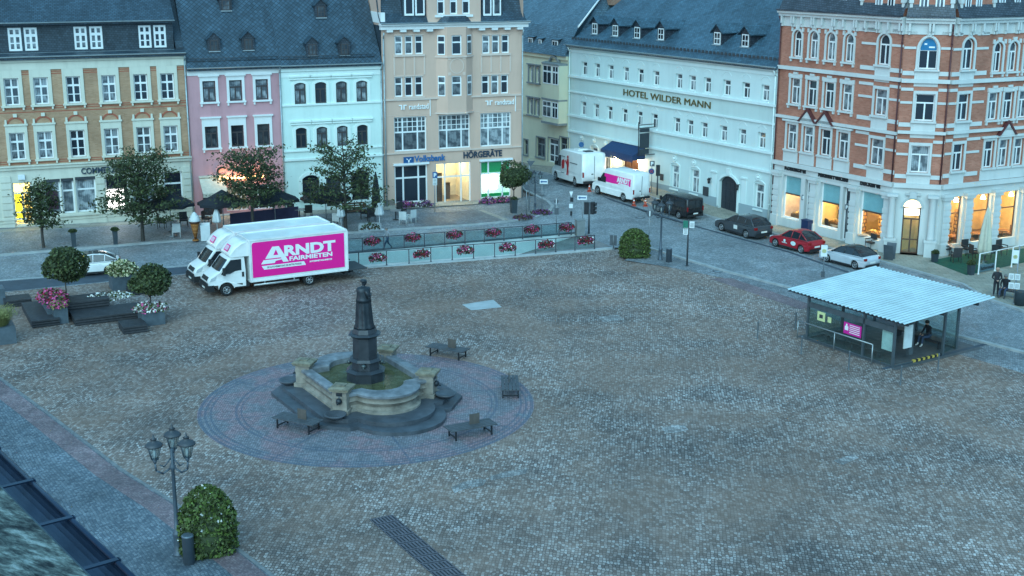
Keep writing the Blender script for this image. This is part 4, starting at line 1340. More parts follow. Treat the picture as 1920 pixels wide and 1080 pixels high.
ent = (F.u(1168, 300), F.u(1197, 300), F.z(1180, 335), F.z(1182, 285))
holes.append((*gate, .55)); holes.append((*ent, 0))
ZE = F.z(1260, 108)
mb = MB(); wall_holes(mb, 0, W, -.3, ZE, holes, rev=.24); shell(mb, 0, W, -.3, ZE, 13); mb.build('wall', M_hotel, F.root)
zs = lambda px, py: F.z(px, py)
z1, z2, z3, z4 = zs(1260, 172), zs(1260, 201), zs(1260, 253.5), zs(1260, 285)
mb = MB(); band(mb, 0, W, z2 - .04, z1 + .02, .025); mb.build('sign_band', M_hotelband, F.root)
mb = MB()
for z, h, p in ((z1, .2, .2), (z2 - .1, .14, .14), (z3, .18, .2), (z4 - .06, .16, .18)): band(mb, 0, W, z, z + h, p)
band(mb, 0, W, ZE - .5, ZE - .25, .06); band(mb, 0, W, ZE - .15, ZE + .02, .18); band(mb, 0, W, ZE + .023, ZE + .18, .4)
# shallow arch and gable mouldings over the windows
for r in F.rects(top):
    a = arch_pts(r[0] - .1, r[1] + .1, r[3] + .32, .34); b = arch_pts(r[0] - .04, r[1] + .04, r[3] + .32, .28)
    mb.extr(a + b[::-1], -.03, -.002)
for r in F.rects(mid):
    c = (r[0] + r[1]) / 2
    mb.extr([(r[0] - .12, r[3] + .28), (r[0] - .02, r[3] + .28), (c, r[3] + .62), (r[1] + .02, r[3] + .28), (r[1] + .12, r[3] + .28), (c, r[3] + .72)], -.03, -.002)
mb.build('moulding', M_hoteltrim, F.root)
mb = MB()
for r in gr:
    a = arch_pts(r[0] - .14, r[1] + .14, r[3] + .06, .26); b = arch_pts(r[0] - .04, r[1] + .04, r[3] + .06, .16)
    mb.extr(a + b[::-1], -.07, -.002); mb.box(r[0] - .14, r[0] - .02, -.05, -.002, r[2], r[3] + .06); mb.box(r[1] + .02, r[1] + .14, -.05, -.002, r[2], r[3] + .06)
a = arch_pts(gate[0] - .22, gate[1] + .22, gate[3] - .55, .77); b = arch_pts(gate[0], gate[1], gate[3] - .55, .55)
mb.extr(a + b[::-1], -.1, -.002); mb.box(gate[0] - .22, gate[0], -.1, -.002, .4, gate[3] - .55); mb.box(gate[1], gate[1] + .22, -.1, -.002, .2, gate[3] - .55)
for x in (gate[0] - 1.0, gate[1] + .45): mb.box(x, x + .55, -.05, -.002, .7, gate[3] + .05); mb.box(x - .08, x + .63, -.14, -.002, gate[3] + .053, gate[3] + .17)
mb.box((gate[0] + gate[1]) / 2 - .18, (gate[0] + gate[1]) / 2 + .18, -.16, -.002, gate[3] + .1, gate[3] + .6, taper=-.04)
mb.build('door_surround', M_hoteltrim, F.root)
mb = MB()
for px, py in ((1091, 258), (1114, 263), (1136, 268), (1265, 297), (1302, 305), (1422.5, 332.5)):
    u, z = F.loc(px, py)
    M0 = Matrix.Translation((u, -.03, z)) @ Matrix.Rotation(R(90), 4, 'X'); mb.M = M0
    mb.lathe([(.27, -.03), (.27, .06), (.2, .07), (.17, .02), (.15, .01)], 16)
    mb.ball((0, 0, .03), .13, 8, 5); mb.M = None
mb.build('medallion', M_hoteltrim, F.root)
# base course, doors
M_soc = plaster('hotel_socle', (0.30, 0.36, 0.38), .1)
mb = MB(); 
for a, b in ((0, ent[0] - .1), (ent[1] + .1, gate[0] - .25), (gate[1] + .25, W)): mb.box(a, b, -.06, -.002, -.3, 1.05)
mb.build('socle', M_soc, F.root)
mb = MB(); g0, g1, gz, gt = gate; u_ = (g0 + g1) / 2
mb.box(g0, g1, .2, .26, gz, gt); 
for k in range(4):
    x0 = g0 + .08 + k * (g1 - g0 - .08) / 4; x1 = x0 + (g1 - g0) / 4 - .09
    for a, b in ((.15, .95), (1.05, 1.9), (2.0, 2.5)): mb.box(x0, x1, .17, .199, gz + a, gz + b)
mb.build('gate', plain('dark_gate', (0.03, 0.035, 0.045), .5), F.root)
mb = MB(); mb.box(ent[0], ent[1], .2, .26, ent[2], ent[3])
for k in range(2):
    x0 = ent[0] + .1 + k * (ent[1] - ent[0]) / 2; x1 = x0 + (ent[1] - ent[0]) / 2 - .2
    mb.box(x0, x1, .17, .199, ent[2] + .2, ent[2] + 1.0); mb.box(x0, x1, .17, .199, ent[2] + 1.1, ent[3] - .2)
mb.build('door', plain('oak_door', (0.12, 0.055, 0.03), .5), F.root)
# awning with lamps underneath
q0, q1 = F.u(1131, 285), F.u(1207, 293)
aw0, aw1 = F.u(1149, 275), F.u(1210, 284); zA = F.z(1172, 268)
mb = MB()
P = lambda u, y, z: (u, y, z)
ya, zd = -1.35, .65
mb.poly([P(aw0, ya, zA - zd), P(aw1, ya, zA - zd), P(aw1, -.01, zA), P(aw0, -.01, zA)])
mb.poly([P(aw0, ya, zA - zd - .42), P(aw1, ya, zA - zd - .42), P(aw1, ya, zA - zd), P(aw0, ya, zA - zd)])
for u in (aw0, aw1): mb.poly([P(u, ya, zA - zd - .42), P(u, ya, zA - zd), P(u, -.01, zA), P(u, -.01, zA - zd - .42)])
for k in range(14):
    x = aw0 + (aw1 - aw0) * k / 14; mb.poly([P(x + .02, ya - .004, zA - zd - .6), P(x + (aw1 - aw0) / 14 - .02, ya - .004, zA - zd - .6), P(x + (aw1 - aw0) / 14, ya - .004, zA - zd - .42), P(x, ya - .004, zA - zd - .42)])
mb.build('awning', plain('navy_awning', (0.015, 0.045, 0.12), .75, var=.1), F.root)
M_bulb = emit('warm_bulb', (1.0, .72, .36), 30)
for px, py in ((1153, 297), (1197.5, 302)):
    u, z = F.loc(px, py, -.2)
    mb = MB(); mb.cone((u, -.16, z - .1), (u, -.16, z + .25), .09, .13, 8); mb.box(u - .03, u + .03, -.16, -.002, z - .2, z - .1); wl = mb.build('wall_lantern', M_bulb, F.root)
    lamp(F, u, -.45, z, 38, (1, .68, .36), .1)
for k in range(5):
    u = ent[0] - .3 + k * .45; mb = MB(); mb.ball((u, -.35, ent[3] + .1), .055, 8, 5); mb.build('bulb', M_bulb, F.root)
lamp(F, (ent[0] + ent[1]) / 2, -.5, ent[3] + .05, 14, (1, .7, .4), .3)
# gate lanterns and a menu case
for px, py in ((1334, 340), (1387, 352.5)):
    u, z = F.loc(px, py); mb = MB(); mb.box(u - .03, u + .03, -.3, -.002, z + .25, z + .3); mb.cone((u, -.28, z - .15), (u, -.28, z + .18), .08, .14, 6); mb.cone((u, -.28, z + .18), (u, -.28, z + .33), .17, .03, 6); mb.build('wall_lantern', M_black, F.root)
for a, b, c, d in ((1239, 1245, 326, 338), (1319.5, 1329.5, 350, 367)):
    mb = MB(); mb.box(F.u(a, (c + d) / 2), F.u(b, (c + d) / 2), -.1, -.06, F.z((a + b) / 2, d), F.z((a + b) / 2, c)); mb.build('menu_case', M_dkgrey, F.root)
ux, zx = F.loc(1169, 181.5); u1 = F.u(1332, 204)
M_gold = plain('gold_letters', (0.20, 0.15, 0.06), .4, .5, var=.1)
lettering('HOTEL WILDER MANN', .78, M_gold, F.root, Matrix.Translation((ux, -.08, z2 + (z1 - z2) * .3)), .03, .0, width=u1 - ux)
# roof
gy, gz = F.gable(1166, 0, 0.0)
SLH = (-.4, ZE + .15, gy * 1.25, ZE + .15 + (gz - ZE - .15) * (gy * 1.25 + .4) / (gy + .4))
M_slateH = slate('hotel_slate', (0.048, 0.095, 0.13), .28, .17, gap=.016)
mb = MB(); flat_roof_slope(mb, -.1, W + .1, *SLH); 
mb.build('roof', M_slateH, F.root)
for px, py in ((1115.5, 64), (1154, 68), (1195, 72), (1239.5, 75), (1345, 83.5), (1397.5, 88)):
    dormer(F, (px, py), .78, .95, SLH, 0, M_slateH, M_dormside, M_frame, overhang=.22)
gutter_part(F, -.2, W + .1, -.5, ZE + .2)
mb = MB(); n = 60; mb.box(.2, W, .1, .13, ZE + .68, ZE + .72)
for k in range(n): mb.box(.2 + k * W / n, .2 + k * W / n + .28, .05, .09, ZE + .62, ZE + .86)
mb.build('snow_guard', M_dkgrey, F.root)
downpipe(F, .15, .0, ZE, M_hoteltrim); downpipe(F, W - .2, .0, ZE, M_hoteltrim)
hotel = F
# projecting sign
u, z = F.loc(1228, 240)
hz1 = F.z(1232, 236)
S = Facade('hanging_sign', F.W(F.u(1228, 262), -.3, 0), -58.4, 'dark hanging signboards on iron bars projecting from the pale green hotel', 'sign')
zt, zb = S.z(1229, 238, -.5), S.z(1229, 292, -.5)
mb = MB(); mb.box(-.04, .04, -1.5, .3, zt + .06, zt + .12); mb.box(-.04, .04, -1.5, .3, zt - .2, zt - .14); mb.box(-.04, .04, -1.5, -1.42, zt - .3, zt + .35); mb.box(-.04, .04, -1.5, .3, zb - .1, zb - .04); mb.box(-.04, .04, -1.46, -1.42, zb - .1, zt)
mb.build('bracket', M_black, S.root)
M_board = plain('dark_board', (0.03, 0.04, 0.05), .4)
for a, b in ((.0, .22), (.26, .78), (.82, 1.0)):
    mb = MB(); mb.box(-.05, .05, -1.3, -.35, zb + (zt - zb) * (1 - b), zb + (zt - zb) * (1 - a) - .22 * (a == 0)); mb.build('board', M_board, S.root)

# ------------------------------------------------------------------ cream house up the street
UC1 = UH0 - .05
UC0 = UH0 - 15
F = Facade('cream_house', H0 + hd * UC0 + hn * .15, -58.4, 'cream corner house with oriel bay, between the beige house and the hotel', 'house')
W = UC1 - UC0
M_crm = plaster('cream_plaster', (0.62, 0.60, 0.44), .08)
M_greytrim = plain('grey_stone_trim', (0.22, 0.24, 0.24), .8, var=.12)
ZE = F.z(1010, 100)
o5 = lambda l, ox, oy: [(ox + a / 4, ox + b / 4, oy + c / 4, oy + d / 4) for a, b, c, d in l]
holes = []
sC = dict(sw=.2, sp=.08, top=.2, hood='flat', sill=True)
kw = dict(pat='T', bar=.1, frame=M_frame, pane=M_pane, sur=sC, surmat=M_greytrim)
wins(F, o5([(1252, 1274, 498, 612), (1302, 1325, 508, 625)], 680, 0), holes, **kw)
wins(F, o5([(1247, 1270, 742, 855), (1298, 1320, 755, 870)], 680, 0), holes, **kw)
b0, b1 = F.u(1024, 160), W - .02
zb0, zb1 = F.z(1040, 228), F.z(1040, 118)
gdef = [(1006, 1022, 258, 295), (1028.5, 1047, 260, 305), (1050, 1066, 258, 297), (983, 990, 262, 290)]
gr = [(F.u(a, (c + d) / 2), F.u(b, (c + d) / 2), F.z((a + b) / 2, d), F.z((a + b) / 2, c)) for a, b, c, d in gdef]
for h in gr: holes.append((*h, 0))
mb = MB(); wall_holes(mb, 0, W, -.3, ZE, holes); shell(mb, 0, W, -.3, ZE, 12); mb.build('wall', M_crm, F.root)
for i, h in enumerate(gr): window(F, h, 'T' if i != 1 else 'door2', bar=.1, frame=M_greytrim if i != 1 else M_frame, pane=M_pane_dark, sur=dict(sw=.1, sp=.05, top=.1, sill=i != 1), surmat=M_greytrim, name='door' if i == 1 else 'window')
pr = .9; cut = .75
ol = [(b0, -.002), (b0 + cut, -pr), (b1 - .1, -pr), (b1, -.002)]
mb = MB(); mb.prism(ol, zb0, zb1); bay = mb.build('bay', M_crm, F.root)
mb = MB()
for z, h, e in ((zb0 - .12, .2, .12), (F.z(1040, 186), .16, .1), (zb1 - .1, .18, .12)):
    mb.prism([(b0 - e, -.003), (b0 + cut - e * .4, -pr - e), (b1 - .1, -pr - e), (b1, -.003)], z, z + h)
mb.build('bay_cornice', M_greytrim, bay)
wm = MB()
for (ya, yb) in ((124, 160), (192, 223)):
    zt_, zb_ = F.z(1045, ya, -pr), F.z(1045, yb, -pr)
    for a, b in ((b0 + cut + .12, b0 + cut + (b1 - .1 - b0 - cut) * .56), (b0 + cut + (b1 - .1 - b0 - cut) * .62, b1 - .2)):
        wm.box(a, b, -pr - .04, -pr - .002, zb_, zt_, m=0)
        for x0, x1 in ((a + .1, (a + b) / 2 - .05), ((a + b) / 2 + .05, b - .1)):
            for q0, q1 in ((zb_ + .1, zb_ + (zt_ - zb_) * .62), (zb_ + (zt_ - zb_) * .7, zt_ - .1)):
                wm.poly([(x0, -pr - .045, q0), (x1, -pr - .045, q0), (x1, -pr - .045, q1), (x0, -pr - .045, q1)], m=1)
    P0, P1 = Vector((b0, -.002, 0)), Vector((b0 + cut, -pr, 0)); d = (P1 - P0); nn = Vector((d.y, -d.x, 0)).normalized()
    for s0, s1, m, e in ((.22, .85, 0, .02), (.3, .77, 1, .026)):
        A, B = P0 + d * s0 + nn * e, P0 + d * s1 + nn * e; g = .1 * m
        wm.poly([(A.x, A.y, zb_ + g), (B.x, B.y, zb_ + g), (B.x, B.y, zt_ - g), (A.x, A.y, zt_ - g)], m=m)
wm.build('window', [M_frame, M_pane], bay)
mb = MB(); band(mb, 0, W, ZE - .3, ZE + .05, .2); z = F.z(1000, 218); band(mb, 0, b0, z, z + .16, .14); band(mb, 0, W, -.3, .6, .05)
mb.build('cornice', M_crm, F.root)
# round-arched moulding over the bay
mb = MB(); a = arch_pts(b0 + cut, b1 - 1.2, zb1 + .1, .6); b = arch_pts(b0 + cut + .15, b1 - 1.35, zb1 + .1, .45); mb.extr(a + b[::-1], -.3, -.002); mb.build('moulding', M_greytrim, F.root)
gy, gz = F.gable(1052, 3, 6.0)
uv_ = F.u(985, 95)
SLC = (-.4, ZE + .05, 6.5, ZE + .05 + 5.6)
M_slateC = slate('blue_slate', (0.07, 0.12, 0.155), .3, .18)
mb = MB(); mb.poly([(-.1, -.4, ZE + .05), (W, -.4, ZE + .05), (W - .2, 1.2, ZE + 2.6), (-.1, 1.2, ZE + 2.6)]); mb.poly([(-.1, 1.2, ZE + 2.6), (W - .2, 1.2, ZE + 2.6), (W - 3.4, 7, ZE + 6.2), (-.1, 7, ZE + 6.2)]); mb.poly([(W, -.4, ZE + .05), (W, 9, ZE + .05), (W - 3.4, 7, ZE + 6.2), (W - .2, 1.2, ZE + 2.6)])
mb.poly([(-.1, 12, ZE), (-.1, -.4, ZE + .05), (-.1, 1.2, ZE + 2.6), (-.1, 7, ZE + 6.2)]); mb.poly([(-.1, 7, ZE + 6.2), (W - 3.4, 7, ZE + 6.2), (W, 12, ZE), (-.1, 12, ZE)])
mb.build('roof', M_slateC, F.root)
mb = MB(); 
ed = [(-.12, -.4, ZE + .2), (-.12, 1.2, ZE + 2.75), (-.12, 7, ZE + 6.35)]
for a, b in zip(ed[:-1], ed[1:]): mb.cone(a, b, .12, .12, 6)
for a, b in (((W - .2, 1.2, ZE + 2.66), (W - 3.4, 7, ZE + 6.26)),): mb.cone(a, b, .09, .09, 6)
mb.build('verge', M_trim, F.root)
for px, (ya, yb), w in ((995, (71, 92), .75), (1013, (74, 94), .5), (1041, (76, 95), .95)):
    u = F.u(px, yb, .2); zt_, zb_ = F.z(px, ya, .2), F.z(px, yb, .2)
    mb = MB(); mb.box(u - w / 2 - .15, u + w / 2 + .15, .2, 2.4, zb_ - .15, zt_ + .1); mb.poly([(u - w / 2 - .3, .02, zt_ + .1), (u + w / 2 + .3, .02, zt_ + .1), (u + w / 2 + .2, 2.4, zt_ + .65), (u - w / 2 - .2, 2.4, zt_ + .65)], m=1)
    dm = mb.build('dormer', [M_slatewall, M_slateC], F.root)
    wm = MB(); wm.box(u - w / 2, u + w / 2, .14, .198, zb_, zt_, m=0)
    for x0, x1 in ((u - w / 2 + .09, u - .03), (u + .03, u + w / 2 - .09)): wm.poly([(x0, .135, zb_ + .09), (x1, .135, zb_ + .09), (x1, .135, zt_ - .09), (x0, .135, zt_ - .09)], m=1)
    wm.build('window', [M_frame, M_pane_dark], dm)
mb = MB(); mb.box(W - 3.0, W - 1.8, 6.2, 7.4, ZE + 4.5, ZE + 7.0, m=0); mb.box(W - 3.1, W - 1.7, 6.1, 7.5, ZE + 7.003, ZE + 7.3, m=1); mb.build('chimney', [brickwork('chimney_brick', (.3, .13, .09), (.36, .2, .14), (.3, .25, .2)), M_trim], F.root)
# a pale house further back, showing above the roofs
B = G(1000, 330)
F = Facade('pale_house', H0 + hd * (UC0 - 2) - hn * 16, -58.4, 'pale rendered house back behind the cream house, only its roof edge showing', 'house')
mb = MB(); mb.box(0, 12, 0, 8, 0, 15.2); mb.build('wall', M_trim, F.root)
mb = MB(); flat_roof_slope(mb, -.3, 12.3, -.3, 15.2, 4, 18.6); mb.build('roof', M_slateC, F.root)
# ------------------------------------------------------------------ red brick corner house
F = Facade('brick_house', H0 + hd * UH1, -58.4, 'large red brick corner house with pale stone bands, bakery and cafe on its ground floor', 'house')
BR = F
zTop = F.z(1700, 40)
C1u = (F.u(1697, 60) + F.u(1674, 345) + F.u(1685, 247)) / 3
def at_z(px, py, z):
    d = ray(px, py); return CP + d * ((z - CP.z) / d.z)
zBand = F.z(1675, 350)
C1 = F.A + F.d * C1u
C2 = (at_z(1790, 42, zTop) + at_z(1766, 353, zBand)) / 2
C2 = Vector((C2.x, C2.y, 0))
dc = (C2 - C1).normalized()
F2 = Facade.__new__(Facade); F3 = Facade.__new__(Facade)
def sub(Fs, A, az):
    """another front of the same house: same root, its own plane"""
    Fs.A = Vector((A.x, A.y, 0)); Fs.az = az; Fs.d = Vector((math.cos(az), math.sin(az), 0)); Fs.n = Vector((-Fs.d.y, Fs.d.x, 0))
    Fs.root = empty('front', (A.x, A.y, 0), az)
    Fs.root.parent = BR.root; Fs.root.matrix_parent_inverse = (Matrix.Translation(BR.A) @ Matrix.Rotation(BR.az, 4, 'Z')).inverted()
    KIDS.setdefault(BR.root.name, []).append(Fs.root)
sub(F2, C1, math.atan2(dc.y, dc.x)); sub(F3, C2, R(25.9))
W1, W2, W3 = C1u, (C2 - C1).length, 16.0
M_brick = brickwork('red_brick', (0.37, 0.13, 0.085), (0.46, 0.185, 0.125), (0.38, 0.22, 0.16), .26, .085, .007)
M_stone = plaster('pale_sandstone', (0.56, 0.57, 0.55), .1)
M_stone2 = plaster('ornament_stone', (0.46, 0.48, 0.47), .12)
M_redpipe = plain('red_downpipe', (0.10, 0.03, 0.03), .5)
M_slateB = slate('brick_house_slate', (0.05, 0.06, 0.075), .25, .16)
ZE = F.z(1580, 33); ZG = F.z(1560, 326)
print('brick', W1, W2, ZE, ZG, zTop)
o4 = lambda l, ox, oy: [(ox + a / 4, ox + b / 4, oy + c / 4, oy + d / 4) for a, b, c, d in l]
f4 = o4([(190, 255, 225, 425), (312, 375, 235, 440), (440, 505, 245, 455), (578, 642, 255, 465)], 1440, 0)
f3 = o4([(170, 240, 585, 775), (293, 365, 600, 795), (420, 495, 615, 815), (552, 630, 632, 840)], 1440, 0)
f2 = o4([(140, 215, -28, 155), (265, 335, -14, 185), (390, 470, 10, 210), (525, 600, 32, 235)], 1440, 240)
s4 = [(1440 + 828 / 4, 1440 + 915 / 4, 64, 122)]; s3 = [(1440 + 797 / 4, 1440 + 893 / 4, 167, 217)]; s2 = [(1631, 1656, 260, 310)]
sS = dict(sw=.16, sp=.07, top=.3, hood='stone', sill=True, brackets=True, ears=True)
sB = dict(sw=.15, sp=.08, top=.2, hood=None, sill=True, ears=True)
kw = dict(bar=.085, depth=.16, frame=M_frame, pane=M_pane, surmat=M_stone)
h1 = []
wins(F, f4, h1, rise=.4, pat='T', sur=sS, **kw)
wins(F, f3, h1, pat='T', sur=sS, **kw)
wins(F, f2, h1, pat='T', sur=dict(sS, hood=None, brackets=False), **kw)
wins(F, s4, h1, rise=.5, pat='T', sur=sB, **kw)
wins(F, s3, h1, pat='T', sur=sB, **kw); wins(F, s2, h1, pat='T', sur=sB, **kw)
mb = MB(); wall_holes(mb, 0, W1, ZG, ZE - .8, h1); mb.poly([(0, 8, -.3), (0, 0, -.3), (0, 0, ZE), (0, 8, ZE)])
mb.build('brick_wall', M_brick, F.root)
h2 = []
c4 = [(1440 + 1130 / 4, 1440 + 1275 / 4, 70, 130)]; c3 = [(1440 + 1100 / 4, 1440 + 1248 / 4, 176, 227)]; c2 = [(1440 + 1067 / 4, 1440 + 1208 / 4, 273, 324)]
wins(F2, c4, h2, rise=.85, pat='T', sur=sB, **dict(kw, pane=M_pane_dark)); wins(F2, c3, h2, pat='T', sur=sB, **dict(kw, pane=M_pane_dark)); wins(F2, c2, h2, pat='T', sur=sB, **kw)
# blue sticker in the round head of the corner window
r = F2.rects(c4)[0]; mb = MB(); pts = arch_pts(r[0] + .1, r[1] - .1, r[3] - .85, .76)
mb.extr(pts, .115, .135); mb.build('blue_fanlight', plain('blue_film', (0.01, 0.16, 0.33), .3), F2.root)
mb = MB(); mb.box(r[0] + .5, r[1] - .9, .108, .114, r[3] - .5, r[3] - .4); mb.box(r[0] + 1.0, r[1] - .6, .108, .114, r[3] - .7, r[3] - .6); mb.build('white_stripe', M_whitelet, F2.root)
mb = MB(); wall_holes(mb, 0, W2, ZG, ZE - .8, h2); mb.build('brick_wall', M_brick, F2.root)
h3 = []
t4 = [(1440 + 1462 / 4, 1440 + 1543 / 4, 72, 130)]; t3 = [(1440 + 1422 / 4, 1440 + 1508 / 4, 176, 226)]; t2 = [(1440 + 1383 / 4, 1440 + 1463 / 4, 270, 320)]
wins(F3, t4, h3, rise=.5, pat='T', sur=sB, **kw); wins(F3, t3, h3, pat='T', sur=sB, **kw); wins(F3, t2, h3, pat='T', sur=sB, **kw)
g4 = o4([(1695, 1755, 305, 530), (1805, 1870, 310, 530), (1918, 1980, 312, 530), (2030, 2092, 314, 530)], 1440, 0)
g3 = o4([(1652, 1725, 692, 895), (1765, 1838, 686, 888), (1878, 1950, 680, 882), (1990, 2060, 675, 878)], 1440, 0)
g2 = o4([(1620, 1690, 100, 298), (1730, 1800, 88, 288), (1842, 1912, 76, 276), (1955, 2025, 64, 264)], 1440, 240)
wins(F3, g4, h3, rise=.4, pat='T', sur=sS, **kw); wins(F3, g3, h3, pat='T', sur=sS, **kw); wins(F3, g2, h3, pat='T', sur=dict(sS, hood=None, brackets=False), **kw)
mb = MB(); wall_holes(mb, 0, W3, ZG, ZE - .8, h3); mb.poly([(W3, 0, -.3), (W3, 12, -.3), (W3, 12, ZE), (W3, 0, ZE)]); mb.build('brick_wall', M_brick, F3.root)
# stone bands, window aprons, cornice
def bands(Fs, Wd, singles, lo, hi, left=True):
    mb = MB()
    for zz, hh, p in ((Fs.z(*lo[0]), .26, .2), (Fs.z(*lo[1]), .2, .22), (ZG - .05, .3, .24)): band(mb, 0, Wd, zz, zz + hh, p)
    band(mb, 0, Wd, ZE - .83, ZE - .1, .06); band(mb, 0, Wd, ZE - .097, ZE + .12, .32); band(mb, 0, Wd, ZE + .123, ZE + .3, .5)
    n = int(Wd / 1.05)
    for k in range(n + 1):
        x = .2 + (Wd - .55) * k / n
        for dx in (0, .22) if k % 2 else (0,): mb.box(x + dx, x + dx + .14, -.3, -.062, ZE - .62, ZE - .1); mb.box(x + dx + .01, x + dx + .13, -.2, -.062, ZE - .85, ZE - .622)
    mb.build('cornice', M_stone, Fs.root)
    mb = MB()
    for (a, b, r) in singles:
        u0, u1, z0, z1 = r[:4]
        for zz, hh in ((z0 - .42, .28), (z0 + (z1 - z0) * .66 - .07, .16), (z1 + .18, .2)):
            for x0, x1 in ((a, u0 - .17), (u1 + .17, b)):
                if x1 - x0 > .15: mb.box(x0, x1, -.06, -.002, zz, zz + hh)
        mb.box(u0 - .16, u1 + .16, -.04, -.002, z0 - 1.15, z0 - .14); mb.box(u0, u1, -.06, -.041, z0 - 1.0, z0 - .3)
    mb.build('stone_band', M_stone, Fs.root)
sl = (F.u(1612, 150), W1 - .02)
bands(F, W1, [(sl[0], sl[1], F.rects(s)[0]) for s in (s4, s3, s2)], ((1560, 139), (1560, 234)), None)
bands(F2, W2, [(.02, W2 - .02, F2.rects(s)[0]) for s in (c4, c3, c2)], ((1745, 156), (1745, 252)), None)
bands(F3, W3, [(.02, F3.u(1850, 120), F3.rects(s)[0]) for s in (t4, t3, t2)], ((1850, 154), (1850, 246)), None)
# pediments and panels of the second-floor window groups
for Fs, bx in ((F, f2), (F3, g2)):
    rs = Fs.rects(bx); mb = MB()
    for i, r in enumerate(rs):
        zt = r[3] + .34
        if i in (1, 2) if Fs is F else i in (1,): mb.extr([(r[0] - .3, zt), (r[1] + .3, zt), ((r[0] + r[1]) / 2, zt + .85)], -.22, -.002)
        mb.box(r[0] - .25, r[1] + .25, -.06, -.002, ZG + .28, r[2] - .15)
    mb.box(rs[0][0] - .4, rs[-1][1] + .4, -.2, -.003, rs[0][3] + .2, rs[0][3] + .34)
    mb.build('pediment', M_stone, Fs.root)
    mb = MB()
    for i, r in enumerate(rs):
        zt = r[3] + .34
        if i in (1, 2) if Fs is F else i in (1,):
            c = (r[0] + r[1]) / 2
            mb.extr([(r[0] - .42, zt), (r[0] - .26, zt), (c, zt + .85), (r[1] + .26, zt), (r[1] + .42, zt), (c, zt + 1.02)], -.32, -.002)
    mb.build('pediment_edge', M_redpipe, Fs.root)
for Fs, u in ((F, W1 - .12), (F2, W2 - .1), (F, .08)):
    downpipe(Fs, u, ZG + .3 if Fs is not F or u > 1 else 0, ZE - .1, M_redpipe, .055, -.09)
# ground floor: piers, shop windows, corner entrance
zt1 = F.z(1500, 331); zb1 = F.z(1500, 432)
def gw_(Fs, a, b, c, d): return (Fs.u(a, (c + d) / 2), Fs.u(b, (c + d) / 2), Fs.z((a + b) / 2, d), Fs.z((a + b) / 2, c))
shop = [gw_(F, 1466, 1500, 329, 423), gw_(F, 1535, 1573, 344, 442), gw_(F, 1609, 1657, 362, 470)]
nar = [gw_(F, 1508, 1517, 338, 410), gw_(F, 1578, 1592, 354, 448)]
zt = sum(s[3] for s in shop) / 3; zb = .75
shop = [(a, b, zb, zt) for a, b, c, d in shop]; nar = [(a, b, zb if i == 0 else .15, zt) for i, (a, b, c, d) in enumerate(nar)]
M_goldwall = plain('gold_wall', (0.72, 0.5, 0.22), .85, var=.1)
M_floorw = plain('shop_floor', (0.2, 0.12, 0.07), .5)
M_blind = plain('teal_blind', (0.28, 0.47, 0.50), .6, var=.06)
M_shelf = brickwork('bread_shelf', (0.5, 0.24, 0.07), (0.62, 0.4, 0.16), (0.1, 0.05, 0.03), .3, .28, .05)
M_wood = plain('warm_wood', (0.2, 0.09, 0.04), .5, var=.2)
gl = [(*h, 0) for h in shop + nar]
mb = MB(); wall_holes(mb, 0, W1, -.6, ZG, gl, rev=.3); mb.build('shopfront_wall', M_stone, F.root)
ent = gw_(F2, 1691, 1724, 374, 478)
door_h = (ent[0], ent[1], .1, ent[3], .55)
mb = MB(); wall_holes(mb, 0, W2, -.6, ZG, [door_h], rev=.4); mb.build('shopfront_wall', M_stone, F2.root)
rw = [gw_(F3, 1767, 1802, 372, 466), gw_(F3, 1820, 1855, 364, 462), gw_(F3, 1871, 1906, 360, 455), gw_(F3, 1925, 1960, 350, 445)]
zt3 = sum(s[3] for s in rw) / 4
rw = [(a, b, .75, zt3) for a, b, c, d in rw]
mb = MB(); wall_holes(mb, 0, W3, -.6, ZG, [(*h, 0) for h in rw], rev=.3); mb.build('shopfront_wall', M_stone, F3.root)
def piers(Fs, xs, z0, z1, w=.5):
    mb = MB()
    for x in xs:
        mb.box(x - w / 2 - .08, x + w / 2 + .08, -.32, -.002, z0, .9); mb.box(x - w / 2, x + w / 2, -.22, -.002, .903, z1 - .4)
        z = 1.1
        while z < z1 - 1.0:
            mb.box(x - w / 2 - .04, x + w / 2 + .04, -.26, -.221, z, z + .32); z += .44
        mb.box(x - w / 2 - .1, x + w / 2 + .1, -.34, -.002, z1 - .397, z1 - .2); mb.box(x - w / 2 - .16, x + w / 2 + .16, -.4, -.002, z1 - .197, z1)
    return mb.build('pier', M_stone, Fs.root)
zc = zt + .25
piers(F, [.55, (nar[0][1] + shop[1][0]) / 2, (nar[1][1] + shop[2][0]) / 2, (shop[2][1] + W1) / 2], -.5, zc, .55)
piers(F3, [.5] + [(a[1] + b[0]) / 2 for a, b in zip(rw[:-1], rw[1:])] + [rw[-1][1] + .5], -.5, zt3 + .25, .6)
mb = MB()
for x in (ent[0] - .75, ent[1] + .75):
    mb.box(x - .36, x + .36, -.75, -.002, -.5, 1.1); mb.box(x - .42, x + .42, -.8, -.002, 1.103, 1.25)
    mb.lathe([(.3, 1.253), (.26, 1.4), (.25, 1.5), (.22, zt - .1), (.28, zt + .02), (.32, zt + .14)], 14, (x, -.4, 0)); mb.box(x - .36, x + .36, -.76, -.04, zt + .142, zt + .3)
mb.build('column', M_stone, F2.root)
mb = MB(); x = (ent[0] + ent[1]) / 2; mb.box(x - .25, x + .25, -.25, -.002, ent[3] + .1, ent[3] + .55, taper=.04); mb.box(x - .5, x + .5, -.16, -.002, ent[3] + .3, ent[3] + .45)
a = arch_pts(ent[0] - .18, ent[1] + .18, ent[3] - .55, .73); b = arch_pts(ent[0], ent[1], ent[3] - .55, .55); mb.extr(a + b[::-1], -.08, -.003)
mb.build('door_ornament', M_stone2, F2.root)
M_shopframe = plain('dark_shop_frame', (0.10, 0.055, 0.035), .5)
